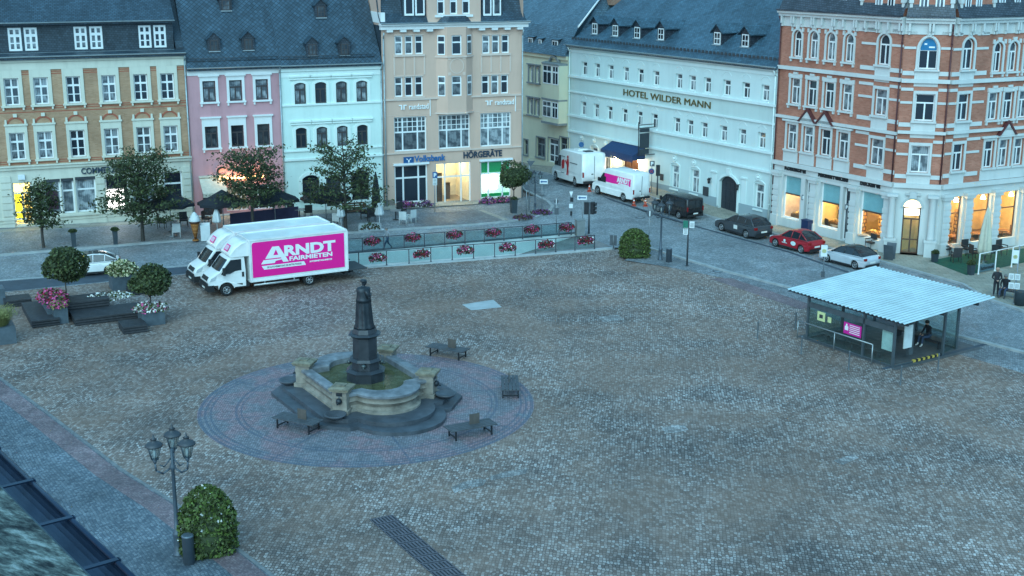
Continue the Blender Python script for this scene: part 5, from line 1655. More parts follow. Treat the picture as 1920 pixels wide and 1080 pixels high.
for i, h in enumerate(shop):
    o = window(F, h, 'plain', bar=.1, depth=.26, frame=M_frame, glass=M_glass)
    k = .56
    zm = h[2] + (h[3] - h[2]) * .58
    mb = MB(); mb.box(h[0] + .1, h[1] - .1, .3, .325, zm, h[3] - .1); mb.build('blind', M_blind, F.root)
    mb = MB(); mb.box(h[0] + .1, h[1] - .1, .24, .33, zm - .1, zm - .005); mb.build('transom', M_shopframe, F.root)
for i, h in enumerate(nar):
    window(F, h, 'two', bar=.1, depth=.28, frame=M_frame, pane=M_pane, name='door' if i else 'window')
for i, h in enumerate(rw):
    window(F3, h, 'two', bar=.07, depth=.26, frame=M_shopframe, glass=M_glass)
# interiors
u0, u1 = shop[0][0] - .4, W1 - .15
room(F, (u0, shop[1][0] - .5, .1, zt + .1), 3.6, plain('pinkish_wall', (0.75, 0.58, 0.46), .9), M_floorw, y0=.4)
room(F, (shop[1][0] - .45, u1, .1, zt + .1), 3.2, M_goldwall, M_floorw, y0=.4)
room(F3, (.35, rw[-1][1] + .3, .1, zt3 + .1), 5.0, M_goldwall, M_floorw, y0=.4)
room(F2, (ent[0] - .5, ent[1] + .5, .05, ent[3] + .3), 4.5, M_goldwall, M_floorw, y0=.45)
rng = random.Random(7)
mb = MB()
h = shop[2]; mb.box(h[0] - .3, h[1] + .2, 2.4, 2.8, .1, 2.7); h = shop[1]; mb.box(h[0] - .2, h[1] + .3, 2.2, 2.6, .1, 2.9); h = shop[0]; mb.box(h[0] + .7, h[1] + .2, 2.2, 2.5, .1, 2.6)
mb.build('bread_rack', M_shelf, F.root)
mb = MB(); h = shop[2]; mb.box(h[0] + .1, h[1] - .1, .7, 1.3, .1, 1.0); h = shop[1]; mb.box(h[0] + .1, h[1] - .1, 1.0, 1.7, .1, 1.05); h = shop[0]; mb.box(h[0] + .1, h[1] - .3, .9, 1.4, .1, .95)
mb.build('counter', M_wood, F.root)
mb = MB()
for h, z, y in ((shop[2], 1.0, 1.0), (shop[1], 1.05, 1.35), (shop[0], .95, 1.15)):
    for k in range(16):
        x = h[0] + .25 + rng.random() * (h[1] - h[0] - .6); mb.ball((x, y + rng.uniform(-.2, .2), z + .08), rng.uniform(.07, .13), 7, 4)
mb.build('bread', plain('bread', (0.55, 0.3, 0.1), .7, var=.3, scale=8), F.root)
mb = MB()
for k in range(5):
    x = rw[0][0] + .5 + k * 2.3
    mb.cone((x, 1.6, .1), (x, 1.6, .85), .05, .05, 6); mb.cone((x, 1.6, .85), (x, 1.6, .9), .5, .5, 14)
    for s in (-1, 1): mb.box(x + s * .75 - .2, x + s * .75 + .2, 1.4, 1.8, .1, .6); mb.box(x + s * .95 - .04, x + s * .95 + .04, 1.4, 1.8, .6, 1.15)
mb.build('cafe_furniture', M_wood, F3.root)
mb = MB(); mb.box(rw[0][0] + 1.2, rw[0][0] + 2.1, 4.6, 4.9, .1, 2.4); mb.box(rw[1][0] + .2, rw[1][0] + 1.5, 3.2, 3.5, .1, 1.5); mb.box(rw[2][0] - .2, rw[2][0] + 1.2, 3.6, 3.9, .1, 2.2)
mb.build('cabinet', M_shelf, F3.root)
mb = MB(); mb.box(ent[0], ent[1], 3.2, 3.6, .1, 1.2, m=0); mb.box(ent[0] - .2, ent[1] + .2, 4.2, 4.5, .1, 2.6, m=1); mb.build('counter', [M_wood, M_shelf], F2.root)
mb = MB(); mb.box(ent[0] + .06, ent[1] - .06, 1.2, 1.26, 2.6, 3.25); mb.build('lit_sign', emit('lit_cream', (1, .9, .7), 2.5), F2.root)
WC = (1, .72, .38)
for h in shop: lamp(F, (h[0] + h[1]) / 2, 1.2, zt - .5, 85, WC)
lamp(F, shop[2][0] + .8, 1.6, 2.2, 60, WC); lamp(F2, (ent[0] + ent[1]) / 2, 2.2, ent[3] - .2, 150, WC)
for k in range(4): lamp(F3, rw[k][0] + .7, 1.8, zt3 - .4, 95, WC)
M_lampw = emit('lamp_white', (1, .86, .6), 14)
for h in shop:
    for k in range(2):
        mb = MB(); mb.box(h[0] + .25 + k * (h[1] - h[0]) * .5, h[0] + .25 + k * (h[1] - h[0]) * .5 + .6, 1.0, 1.16, zt - .28, zt - .22); mb.build('ceiling_lamp', M_lampw, F.root)
for h in rw:
    mb = MB(); mb.cone((h[0] + .7, 2.2, zt3 - .9), (h[0] + .7, 2.2, zt3 - .65), .18, .08, 10); mb.build('ceiling_lamp', M_lampw, F3.root)
# entrance door
dh = (ent[0], ent[1], .1, ent[3] - .6)
window(F2, dh, 'door2', bar=.09, depth=.3, frame=M_shopframe, glass=M_glass, name='door')
mb = MB(); pts = arch_pts(ent[0], ent[1], ent[3] - .55, .55); mb.extr(pts, .33, .35); mb.build('fanlight', emit('fanlight_glow', (1, .75, .28), 1.6), F2.root)
mb = MB(); mb.box(ent[0] - .1, ent[1] + .1, -.3, .4, -.3, .1); mb.build('door_step', M_stone2, F2.root)
# lettering over the shop windows
mb = MB(); band(mb, 0, W1, zt + .28, ZG - .06, .05); mb.build('fascia', M_stone, F.root)
for body, a, b, y in (('Konditorei', 1471, 1510.5, 322.5), ('Ratsherrencafé', 1534, 1590, 336), ('Bäckerei', 1612.5, 1650, 352)):
    ux, zx = F.loc(a, y - 2, -.06); u1 = F.u(b, y + 4, -.06)
    lettering(body, .62, M_black, F.root, Matrix.Translation((ux, -.085, zt + .42)), .03, .022, width=u1 - ux)
# mansard roof with dormers and brick gables
def mans(Fs, a, b, m0=0, m1=0):
    mb = MB(); z0, z1 = ZE + .3, ZE + 5.5
    mb.poly([(a, -.35, z0), (b, -.35, z0), (b - m1, 2.2, z1), (a + m0, 2.2, z1)]); mb.poly([(a + m0, 2.2, z1), (b - m1, 2.2, z1), (b - m1 * 3, 8, z1 + 2), (a + m0 * 3, 8, z1 + 2)])
    mb.box(a, b, -.6, -.3, z0 - .02, z0 + .1)
    return mb.build('roof', M_slateB, Fs.root)
mans(F, 0, W1, 0, .6); mans(F2, 0, W2, .6, .6); mans(F3, 0, W3, .6, 0)
def br_dormer(Fs, x0, x1, y1, mat, wins_, gab=False):
    a, b = Fs.u(x0, y1, .15), Fs.u(x1, y1, .15); z0 = ZE + .3; z1 = z0 + 3.2
    mb = MB()
    if gab: mb.extr([(a, z0), (b, z0), (b, z1), ((a + b) / 2 + .5, z1 + 1.6), ((a + b) / 2 - .5, z1 + 1.6), (a, z1)], .05, 2.4)
    else: mb.box(a, b, .15, 2.4, z0, z1)
    dm = mb.build('gable' if gab else 'dormer', mat, Fs.root)
    y = .05 if gab else .15
    for w0, w1, wy in wins_:
        p, q = Fs.u(w0, 10, y), Fs.u(w1, 10, y); zb_ = Fs.z((w0 + w1) / 2, wy, y)
        wm = MB(); wm.box(p, q, y - .06, y - .002, zb_, zb_ + 1.9, m=0)
        for c0, c1 in ((p + .1, (p + q) / 2 - .04), ((p + q) / 2 + .04, q - .1)): wm.poly([(c0, y - .065, zb_ + .1), (c1, y - .065, zb_ + .1), (c1, y - .065, zb_ + 1.2), (c0, y - .065, zb_ + 1.2)], m=1)
        wm.build('window', [M_frame, M_pane], dm)
    if gab:
        tm = MB()
        for x in (a - .1, b - .2): tm.box(x, x + .3, -.1, .6, z0 + .9, z0 + 1.2); tm.box(x + .05, x + .25, -.05, .5, z0 + .55, z0 + .897)
        tm.build('gable_stone', M_stone, dm)
for a, b, w in ((1508, 1525, (1511, 1522)), (1541, 1558, (1544, 1555)), (1573, 1592, (1576, 1588.5))): br_dormer(F, a, b, 18, M_slatewall, [(w[0], w[1], 17 + (w[0] - 1511) * .03)])
br_dormer(F, 1617, 1697, 22, M_brick, [(1642, 1655, 22), (1665, 1678, 24)], True)
br_dormer(F2, 1706, 1786, 28, M_brick, [(1724, 1741, 27), (1754, 1771, 29)], True)
br_dormer(F3, 1797, 1860, 30, M_brick, [(1809, 1820, 30), (1829, 1840, 30.5)], True)
for a, b in ((1870, 1886), (1899, 1914), (1932, 1948)): br_dormer(F3, a, b, 32, M_slatewall, [(a + 2, b - 2, 32)])
mb = MB(); n = 6
for k in range(n): mb.tube([(.1, .3, ZE + .5 + k * .13), (2.2, .3, ZE + .5 + k * .13)], .02, 4)
for x in (.1, .8, 1.5, 2.2): mb.tube([(x, .3, ZE + .4), (x, .3, ZE + 1.2)], .02, 4)
mb.build('roof_grating', M_dkgrey, F.root)
for Fs in (F2, F3):
    L = (Matrix.Translation(BR.A) @ Matrix.Rotation(BR.az, 4, 'Z')).inverted() @ (Matrix.Translation(Fs.A) @ Matrix.Rotation(Fs.az, 4, 'Z'))
    for ch in KIDS[Fs.root.name]:
        mb_ = ch.matrix_basis.copy()
        ch.parent = BR.root; ch.matrix_parent_inverse = Matrix.Identity(4); ch.matrix_basis = L @ mb_
    bpy.data.objects.remove(Fs.root)
# ------------------------------------------------------------------ fountain
FO = Vector((-6.86, 58.13, 0)); FAZ = R(31)
fount = empty('fountain', FO, FAZ, 'old stone fountain basin with corner pillars and dark stone steps, in the paved circle', 'fountain')
M_darkstone = plain('dark_wet_stone', (0.075, 0.085, 0.10), .5, var=.3, scale=1.3)
M_fstone = plain('fountain_sandstone', (0.27, 0.235, 0.195), .8, var=.35, scale=1.6, bump=.2)
M_coping = plain('fountain_coping', (0.19, 0.2, 0.215), .6, var=.35, scale=2.0)
M_caps = plain('mossy_capstone', (0.23, 0.20, 0.145), .85, var=.35, scale=3)
M_bronze = plain('dark_bronze', (0.028, 0.036, 0.044), .42, .3, var=.3, scale=4)
def quatre(o, lobe_r=1.28, hs=2.12, chamf=0.0, n=14):
    """basin outline, offset outwards by o: square with a round lobe on the two short sides"""
    h = hs + o; r = lobe_r + o; cy = h - .35
    pts = []
    def side(sgn):
        w = min(h - .05, math.sqrt(max(.01, r * r - (h - cy) ** 2)))
        a0 = math.atan2(h - cy, -w); a1 = math.atan2(h - cy, w)
        s = [(-w - .12, h - .0)] if False else []
        return [(r * math.cos(a0 + (a1 - a0) * i / n), (cy + r * math.sin(a0 + (a1 - a0) * i / n))) for i in range(n + 1)]
    tp = side(1)
    # counter-clockwise from the lower right corner
    c = chamf
    pts = ([(h, -h + c), (h, h - c)] if c else [(h, -h), (h, h)]) + ([(h - c, h)] if c else []) + [(x, y) for x, y in tp[::-1]] + ([(-h + c, h)] if c else [(-h, h)])
    pts += ([(-h, h - c), (-h, -h + c)] if c else [(-h, -h)]) + ([(-h + c, -h)] if c else []) + [(-x, -y) for x, y in tp[::-1]] + ([(h - c, -h)] if c else [])
    return pts
mb = MB(); mb.prism(quatre(1.65, .5, chamf=1.25), 0.0, .17); mb.build('lower_step', M_darkstone, fount)
mb = MB(); mb.prism(quatre(1.1, .82, chamf=.85), .172, .36); mb.build('upper_step', M_darkstone, fount)
prof = [(.34, .362), (.34, .46), (.22, .5), (.16, .62), (.22, .78), (.3, .84), (.22, .95), (.20, 1.06)]
rings = [[(x, y, z) for x, y in quatre(o)] for o, z in prof]
mb = MB(); mb.loft(rings, smooth=False, caps=False); mb.build('basin_wall', M_fstone, fount)
mb = MB(); mb.loft([[(x, y, z) for x, y in quatre(o)] for o, z in ((.2, 1.062), (.32, 1.09), (.33, 1.19), (.22, 1.25), (-.12, 1.25), (-.2, 1.18), (-.2, .4))], smooth=False, caps=False); mb.build('coping', M_coping, fount)
t = NT('fountain_water'); nz = t.noise(t.coord('Object'), 1.2, 4, .6)
t.col(t.ramp(nz, [(.3, (0.05, 0.055, 0.025)), (.55, (0.10, 0.10, 0.045)), (.75, (0.12, 0.14, 0.10))])); t.bump(t.noise(t.coord('Object'), 7, 2), .12, .02); t.set(rough=.08, spec=.6)
mb = MB(); q = quatre(-.19); mb.poly([(x, y, .93) for x, y in q]); mb.build('water', t.mat, fount)
def pillar(x, y, az):
    mb = MB(); mb.M = Matrix.Translation((x, y, 0)) @ Matrix.Rotation(az, 4, 'Z')
    mb.box(-.42, .42, -.42, .42, .362, .55); mb.box(-.34, .34, -.34, .34, .553, 1.42); mb.box(-.36, .36, -.36, .36, 1.1, 1.2)
    p = mb.build('pillar', M_fstone, fount)
    c = MB(); c.M = mb.M; c.box(-.44, .44, -.44, .44, 1.423, 1.5); c.box(-.48, .48, -.48, .48, 1.503, 1.56); c.box(-.46, .46, -.46, .46, 1.563, 1.62, taper=.14); c.box(-.2, .2, -.2, .2, 1.622, 1.66)
    c.build('capstone', M_caps, p)
    s = MB(); s.M = mb.M; s.box(-.14, .14, -.36, -.342, 1.2, 1.36); s.ball((0, -.4, .98), .15, 8, 6); s.cone((0, -.42, .95), (0, -.62, .9), .05, .035, 7); s.build('spout', M_bronze, p)
    d = MB(); d.M = mb.M; d.lathe([(.3, .362), (.42, .44), (.5, .52), (.5, .56), (.44, .56), (.36, .48), (.05, .46)], 18, (0, -.85, 0)); d.build('drip_bowl', M_darkstone, p)
hsq = 2.12
for x, y, a in ((-hsq, -hsq, -45), (hsq, -hsq, 45), (hsq, hsq, 135), (-hsq, hsq, 225)): pillar(x * 1.02, y * 1.02, R(a))
# pedestal and statue
FCw = FO
zc = lambda py: AT(689, py, FCw).z
ped = empty('statue', FO, 0, 'dark bronze statue of a robed woman on a tall pedestal amid the fountain', 'statue')
oct_ = lambda r, z0, z1, mb, r1=None, ro=22.5: mb.lathe([(r, z0), (r1 or r, z1)], 8, rot=R(ro), smooth=False)
M_ped = plain('black_granite', (0.035, 0.04, 0.048), .35, var=.3, scale=2)
mb = MB(); za, zb_, zc_, zd, ze, zf = .9, zc(688), zc(668), zc(630), zc(622), zc(614)
print('statue z', za, zb_, zc_, zd, ze, zf, zc(568), zc(538), zc(524))
oct_(.95, .5, zb_ - .12, mb, .9); oct_(.97, zb_ - .12, zb_, mb, .8); oct_(.68, zb_, zc_ - .12, mb, .64)
oct_(.82, zc_ - .12, zc_, mb, .72); oct_(.60, zc_, zd, mb, .58); oct_(.62, zd, ze - .08, mb, .76); oct_(.80, ze - .08, ze, mb, .7); oct_(.6, ze, zf, mb, .54)
pd = mb.build('pedestal', M_ped, ped)
for k in range(8):
    a = R(45 * k); m2 = MB(); m2.M = Matrix.Rotation(a, 4, 'Z')
    if k % 2 == 0: m2.ball((0, -.76, (zb_ + zc_) / 2), .12, 8, 6); m2.cone((0, -.8, (zb_ + zc_) / 2 - .02), (0, -.95, (zb_ + zc_) / 2 - .08), .04, .03, 6); m2.build('spout', plain('tarnished_bronze', (.09, .11, .11), .4, .6), ped)
z0, zt = zf, zc(523.5); Hs = zt - z0
def ring(f, rx, ry, nf=0, amp=0.0, cx=0, cy=0, n=40, ph=0):
    return [(cx + rx * (1 + amp * math.sin(nf * 2 * math.pi * i / n + ph)) * math.cos(2 * math.pi * i / n), cy + ry * (1 + amp * math.sin(nf * 2 * math.pi * i / n + ph)) * math.sin(2 * math.pi * i / n), z0 + Hs * f) for i in range(n)]
mb = MB()
mb.loft([ring(0, .47, .47, 9, .05), ring(.03, .47, .46, 9, .07), ring(.10, .41, .41, 9, .08, ph=.2), ring(.25, .385, .37, 9, .08, ph=.4), ring(.40, .36, .34, 9, .07, ph=.5), ring(.52, .345, .32, 9, .06, ph=.6), ring(.56, .34, .31, 9, .04),
         ring(.565, .37, .34), ring(.60, .35, .31), ring(.68, .32, .28), ring(.75, .33, .28), ring(.81, .34, .25), ring(.84, .29, .2), ring(.85, .15, .13), ring(.865, .085, .085), ring(.885, .08, .085, cx=.02),
         ring(.90, .10, .115, cx=.035), ring(.925, .115, .13, cx=.04), ring(.945, .115, .125, cx=.04), ring(.955, .16, .15, cx=.02), ring(.975, .15, .14, cx=.01), ring(.995, .12, .12, cx=0), ring(1.0, .04, .04)])
# folded arms, nose, hands
for sy in (-1, 1):
    sh = (.0, sy * .27, z0 + Hs * .80); el = (.12, sy * .37, z0 + Hs * .66); hd_ = (.33, sy * .06, z0 + Hs * .69)
    mb.cone(sh, el, .10, .085, 8); mb.ball(el, .088, 8, 5); mb.cone(el, hd_, .08, .06, 8); mb.ball(hd_, .06, 8, 5)
    for k in range(4): mb.cone((.33, sy * .05 + k * .012, z0 + Hs * .70 - k * .014), (.37, -sy * .06 + k * .01, z0 + Hs * .705 - k * .018), .014, .011, 5)
mb.cone((.16, 0, z0 + Hs * .925), (.19, 0, z0 + Hs * .915), .03, .015, 5)
st = mb.build('figure', M_bronze, ped); st.rotation_euler = (0, 0, R(28))

# ------------------------------------------------------------------ benches round the fountain
M_slat = plain('bench_slat', (0.075, 0.08, 0.088), .6, var=.2, scale=5)
def bench(name, label, group=None):
    b = empty(name, (0, 0, 0), 0, label, 'bench', group)
    for k in range(5):
        m = MB(); m.box(-1.1, 1.1, -.42 + k * .172, -.42 + k * .172 + .145, .44, .485)
        m.build('slat', M_slat, b)
    for x in (-.85, .85):
        m = MB(); m.box(x - .03, x + .03, -.38, .38, .39, .437)
        for y in (-.36, .36): m.box(x - .03, x + .03, y - .03, y + .03, 0, .389)
        m.box(x - .025, x + .025, -.33, .33, .1, .14); m.build('leg_frame', M_black, b)
    m = MB(); m.box(-.02, .45, .02, .05, .47, .95); m.build('backrest', plain('bench_back', (0.10, 0.085, 0.075), .7, var=.2), b)
    return b
b0_ = bench('bench', 'slatted bench with upright board, in front of the fountain on its left', 'benches round the fountain')
def set_bench(b, px, py, az, label):
    p = G(px, py); b.location = p; b.rotation_euler = (0, 0, R(az)); b['label'] = label
bs = [b0_] + [copy_tree(b0_) for _ in range(3)]
set_bench(bs[0], 559, 804, -28, 'slatted dark bench nearest the left front of the fountain steps')
set_bench(bs[1], 882, 816, 27, 'slatted dark bench at the front right edge of the paved circle')
set_bench(bs[2], 840, 668, -28, 'slatted dark bench behind the fountain to its right')
set_bench(bs[3], 956, 735, 92, 'slatted dark bench seen end-on at the right edge of the paved circle')

# ------------------------------------------------------------------ bus shelter
SB = G(1673, 689); SAZ = R(33)
sh = empty('bus_shelter', SB, SAZ, 'glass bus shelter with pale corrugated metal roof at the street edge of the square', 'bus shelter')
M_post = plain('shelter_steel', (0.10, 0.125, 0.14), .45, .4, var=.15)
M_roofm = plain('corrugated_metal', (0.60, 0.71, 0.71), .38, .3, var=.12, scale=.8)
M_shglass = clear_glass('shelter_glass', (0.86, 0.94, 0.92), .08)
LX, LY = 5.3, 5.95
rx0, rx1, ry0, ry1 = -.45, 6.5, -.9, 7.35
rz = lambda x: 2.55 + .055 * (x + .45)
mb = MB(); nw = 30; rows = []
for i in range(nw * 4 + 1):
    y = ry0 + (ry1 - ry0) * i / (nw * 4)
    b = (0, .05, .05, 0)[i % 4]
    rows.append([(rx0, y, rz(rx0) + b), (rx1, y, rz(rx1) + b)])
mb.loft(rows, smooth=False, closed=False); mb.m = [1 if i % 4 == 3 else 0 for i in range(nw * 4)]; mb.build('roof', [M_roofm, plain('groove_shade', (.17, .23, .25), .6, .2, var=.2, scale=1.5)], sh)  # shade in the grooves is painted: valley strips get a darker material
mb = MB()
for x in (0, 2.7, LX): mb.box(x - .06, x + .06, ry0 + .1, ry1 - .1, rz(x) - .22, rz(x) - .01)
for i in range(9):
    y = ry0 + .25 + (ry1 - ry0 - .5) * i / 8; mb.extr([(rx0 + .05, rz(rx0) - .1), (rx1 - .05, rz(rx1) - .1), (rx1 - .05, rz(rx1) - .012), (rx0 + .05, rz(rx0) - .012)], y - .03, y + .03)
mb.build('roof_frame', M_dkgrey, sh)
for x, y in ((0, 0), (0, 2.0), (0, LY), (LX, LY), (LX, .35), (3.8, 0), (2.7, LY), (LX, 3.0)):
    m = MB(); m.box(x - .06, x + .06, y - .06, y + .06, 0, rz(x) - .221); m.build('post', M_post, sh)
def pane_(x0, y0, x1, y1, z0, z1, mat=M_shglass, name='glass_panel', par=None):
    m = MB(); d = Vector((x1 - x0, y1 - y0, 0)).normalized(); n = Vector((-d.y, d.x, 0)) * .012
    m.prism([(x0 - n.x, y0 - n.y), (x1 - n.x, y1 - n.y), (x1 + n.x, y1 + n.y), (x0 + n.x, y0 + n.y)], z0, z1); return m.build(name, mat, par or sh)
for a, b in ((.1, 1.9), (2.1, 3.95), (4.0, 5.85)): pane_(-.0, b, -.0, a, .12, 2.15)
for a, b in ((.1, 2.6), (2.8, 5.2)): pane_(a, LY, b, LY, .12, 2.15)
pane_(LX, .45, LX, 2.9, .12, 2.15); pane_(3.9, 0, 5.25, .3, .12, 2.15)
mb = MB(); mb.box(-.05, .05, .05, LY, .04, .115); mb.box(-.06, -.02, .05, LY - .1, 1.82, 2.12); mb.box(.1, 3.7, -.04, .04, .03, .1); mb.box(.1, LX, LY - .05, LY + .05, .04, .115); mb.box(LX - .05, LX + .05, .4, 3, .04, .115); mb.build('base_rail', M_post, sh)
mb = MB(); mb.tube([(-.42, 1.0, 0), (-.42, 1.0, 1.02), (-.42, LY + .3, 1.02), (-.42, LY + .3, 0)], .035, 8); mb.tube([(-.42, 3.6, 0), (-.42, 3.6, 1.0)], .03, 8); mb.build('handrail', plain('brushed_steel', (.33, .36, .37), .4, .6), sh)
mb = MB(); mb.box(.35, .85, 1.2, LY - .6, .43, .48); [mb.box(.5, .7, y - .04, y + .04, 0, .429) for y in (1.5, 3.2, 5.0)]; mb.build('seat', M_slat, sh)
M_mag = plain('magenta_panel', (0.62, 0.02, 0.28), .4, var=.04)
mb = MB(); mb.box(-.045, -.025, 2.15, 3.35, 1.0, 1.62, m=0)
for k in range(5): mb.box(-.05, -.046, 2.25, 2.95, 1.1 + k * .1, 1.14 + k * .1, m=1)
mb.box(-.05, -.046, 3.03, 3.27, 1.2, 1.42, m=1); mb.extr([(0, 0)] * 0 or [(-.05, 1.42), (-.046, 1.42), (-.046, 1.54), (-.05, 1.54)], 3.1, 3.2, m=1)
mb.build('magenta_sign', [M_mag, M_whitelet], sh)
mb = MB(); mb.box(-.045, -.025, 4.7, 5.25, 1.25, 1.75, m=0); mb.box(-.05, -.046, 4.85, 5.1, 1.4, 1.6, m=1); mb.box(-.045, -.025, 4.25, 4.5, 1.3, 1.6, m=0); mb.build('notice', [plain('yellow_notice', (.62, .66, .32), .5), M_dkgrey], sh)
mb = MB(); mb.box(.12, .18, .2, .9, .75, 2.0); mb.box(.9, 1.5, .12, .18, .8, 2.0); mb.build('timetable', plain('timetable_white', (.62, .68, .68), .4), sh)
mb = MB(); mb.box(1.55, 1.85, .3, .5, .3, 2.0); mb.build('ticket_box', M_post, sh)
mb = MB()
for k in range(12): mb.box(1.5 + k * .18, 1.5 + k * .18 + .178, -.07, .05, .02, .14, m=k % 2)
mb.build('warning_kerb', [plain('warning_yellow', (.6, .42, .08), .5), M_black], sh)
o = sheet('shelter_floor', [SB + Vector(p) for p in [(0, 0, 0)]] and [(SB.x + math.cos(SAZ) * x - math.sin(SAZ) * y, SB.y + math.sin(SAZ) * x + math.cos(SAZ) * y) for x, y in ((-.2, -.4), (6.6, -.4), (6.6, 6.6), (-.2, 6.6))], plain('shelter_floor', (.10, .105, .11), .7, var=.2), .012, 1.0)
sheet('drain_channel', strip(PX((1655, 692), (1760, 668), (1850, 645)), .25), M_asphalt, .016, 1.0)
M_gbol = plain('bollard_paint', (.12, .14, .155), .5, .2)
bol = None
for px, py, lab in ((1502, 664, 'thin steel bollard at the left end of the shelter handrail'), (1591, 693, 'thin steel bollard in front of the middle of the shelter glass wall'), (1688, 722, 'thin steel bollard nearest the viewer, below the shelter front corner'), (1758, 698, 'thin steel bollard by the yellow and black striped shelter kerb'), (1491, 618, 'thin dark bollard standing alone just left of the shelter'), (1420, 636, 'thin steel bollard standing alone in the open square left of the shelter')):
    if bol is None:
        mb = MB(); mb.lathe([(.06, 0), (.05, .02), (.042, .05), (.042, .9), (.05, .92), (.05, .97), (.02, 1.0)], 10); bol = mb.build('bollard', M_gbol); o = bol
    else: o = bol.copy(); link(o)
    o.location = G(px, py); tag(o, lab, 'bollard', 'thin bollards round the shelter')

# ------------------------------------------------------------------ street lamps with three lanterns
M_lampgrey = plain('lamp_paint', (0.075, 0.10, 0.125), .45, .2, var=.15)
M_lampglass = clear_glass('lantern_glass', (.8, .88, .88), .2)
M_opal = plain('opal', (0.55, 0.56, 0.55), .4)
def street_lamp(label, Hh):
    L = empty('street_lamp', (0, 0, 0), 0, label, 'street lamp', 'three-headed street lamps')
    k = Hh / 5.3
    m = MB(); m.lathe([(.2, 0), (.19, .06), (.15, .1), (.145, .75), (.16, .78), (.16, .84), (.1, .9), (.075, 1.6), (.06, 3.3 * k), (.11, 3.35 * k), (.11, 3.45 * k), (.055, 3.55 * k), (.05, 4.1 * k)], 12); m.build('pole', M_lampgrey, L)
    def lantern(x, y, z):
        c = MB(); c.M = Matrix.Translation((x, y, z))
        c.cone((0, 0, -.16), (0, 0, 0), .03, .1, 8); 
        for i in range(6):
            a = 2 * math.pi * i / 6; c.cone((.12 * math.cos(a), .12 * math.sin(a), 0), (.24 * math.cos(a), .24 * math.sin(a), .5), .014, .014, 4)
        c.lathe([(.125, -.01), (.125, .02)], 6)
        lt = c.build('lantern', M_lampgrey, L)
        g = MB(); g.M = c.M; g.lathe([(.115, .02), (.23, .495)], 6, smooth=False); g.build('glass', M_lampglass, lt)
        r = MB(); r.M = c.M; r.lathe([(.31, .48), (.31, .52), (.22, .6), (.1, .66), (.09, .72), (.12, .73), (.04, .78), (.03, .86), (.005, .92)], 12); r.build('cap', M_dkgrey, lt)
        b = MB(); b.M = c.M; b.lathe([(.05, .05), (.06, .3), (.02, .36)], 8); b.build('bulb', M_opal, lt)
    m = MB()
    for a in (R(100), R(220), R(-20)):
        ca, sa = math.cos(a), math.sin(a); pts = [(.05 * ca, .05 * sa, 3.4 * k), (.35 * ca, .35 * sa, 3.25 * k), (.6 * ca, .6 * sa, 3.42 * k), (.62 * ca, .62 * sa, 3.7 * k)]
        m.tube(pts, .035, 7); m.tube([(.05 * ca, .05 * sa, 3.75 * k), (.3 * ca, .3 * sa, 3.5 * k), (.45 * ca, .45 * sa, 3.6 * k)], .025, 6)
        lantern(.62 * ca, .62 * sa, 3.86 * k)
    m.build('bracket', M_lampgrey, L)
    return L
l1 = street_lamp('three-headed lantern street lamp at the bottom left beside a clipped green bush', height(335, 1040, 780)); l1.location = G(335, 1040)
l2 = copy_tree(l1); l2.location = G(1238, 487); l2['label'] = 'three-headed lantern street lamp beside the street, right of the round bush'; l2.rotation_euler = (0, 0, R(40)); s_ = height(1238, 487, 360) / height(335, 1040, 780); l2.scale = (s_,) * 3
l3 = copy_tree(l1); l3.location = G(1003, 394, .1); l3['label'] = 'lantern street lamp on the pavement corner by the beige house, beside the potted tree'; s_ = height(1003, 394, 312) / height(335, 1040, 780); l3.scale = (s_,) * 3
for px, py, th, lab in ((355, 1056, 1002, 'thick grey steel bollard beside the lamp at the bottom left'), (1254, 491, 465, 'thick grey steel bollard beside the lamp right of the round bush')):
    hh = height(px, py, th); m = MB(); m.lathe([(.2, 0), (.2, hh * .93), (.21, hh * .935), (.21, hh * .97), (.18, hh)], 18)
    b = m.build('bollard', plain('steel_bollard', (.13, .16, .19), .4, .4, var=.1), None, G(px, py)); tag(b, lab, 'bollard', 'thick bollards')

# ------------------------------------------------------------------ railings along the ramp
M_rail = plain('rail_paint', (0.06, 0.075, 0.09), .45, .3)
M_rglass = clear_glass('railing_glass', (0.80, 0.92, 0.92), .08)
def railing(label, pts, hgt, rail_w=.05, handle=.06):
    """glass balustrade: posts at the given ground points"""
    o = empty('glass_railing', pts[0], 0, label, 'railing')
    b = pts[0]; loc = [p - b for p in pts]
    for p in loc:
        m = MB(); m.box(p.x - .035, p.x + .035, p.y - .035, p.y + .035, p.z, p.z + hgt); m.box(p.x - .06, p.x + .06, p.y - .06, p.y + .06, p.z, p.z + .03); m.build('post', M_rail, o)
    m = MB(); m.tube([(p.x, p.y, p.z + hgt) for p in loc], .03, 6); m.build('handrail', M_rail, o)
    for a, c in zip(loc[:-1], loc[1:]):
        d = (c - a).normalized(); n = Vector((-d.y, d.x, 0)) * .008; a2, c2 = a + d * .06, c - d * .06
        m = MB(); q = [a2 - n, c2 - n, c2 + n, a2 + n]
        lo = [m.vert((v.x, v.y, v.z + .12)) for v in q]; hi = [m.vert((v.x, v.y, v.z + hgt - .08)) for v in q]
        m.face(lo[::-1]); m.face(hi)
        for i in range(4): m.face([lo[i], lo[(i + 1) % 4], hi[(i + 1) % 4], hi[i]])
        m.build('glass_panel', M_rglass, o)
    return o
near = [(640, 503.5), (673, 500.5), (725, 497), (767, 494), (808, 490.5), (848, 487.5), (888, 484.5), (927.5, 482), (966, 479), (1004, 475.5), (1042, 472.5), (1078, 469.5), (1114.5, 466.5)]
far_ = [(648, 473.8), (680, 471.5), (720, 468.6), (758, 465.5), (796, 462.7), (834, 459.7), (872, 456.8), (908, 454), (945, 451), (980, 448.3), (1015, 445.4), (1048, 442.5), (1071, 440.6)]
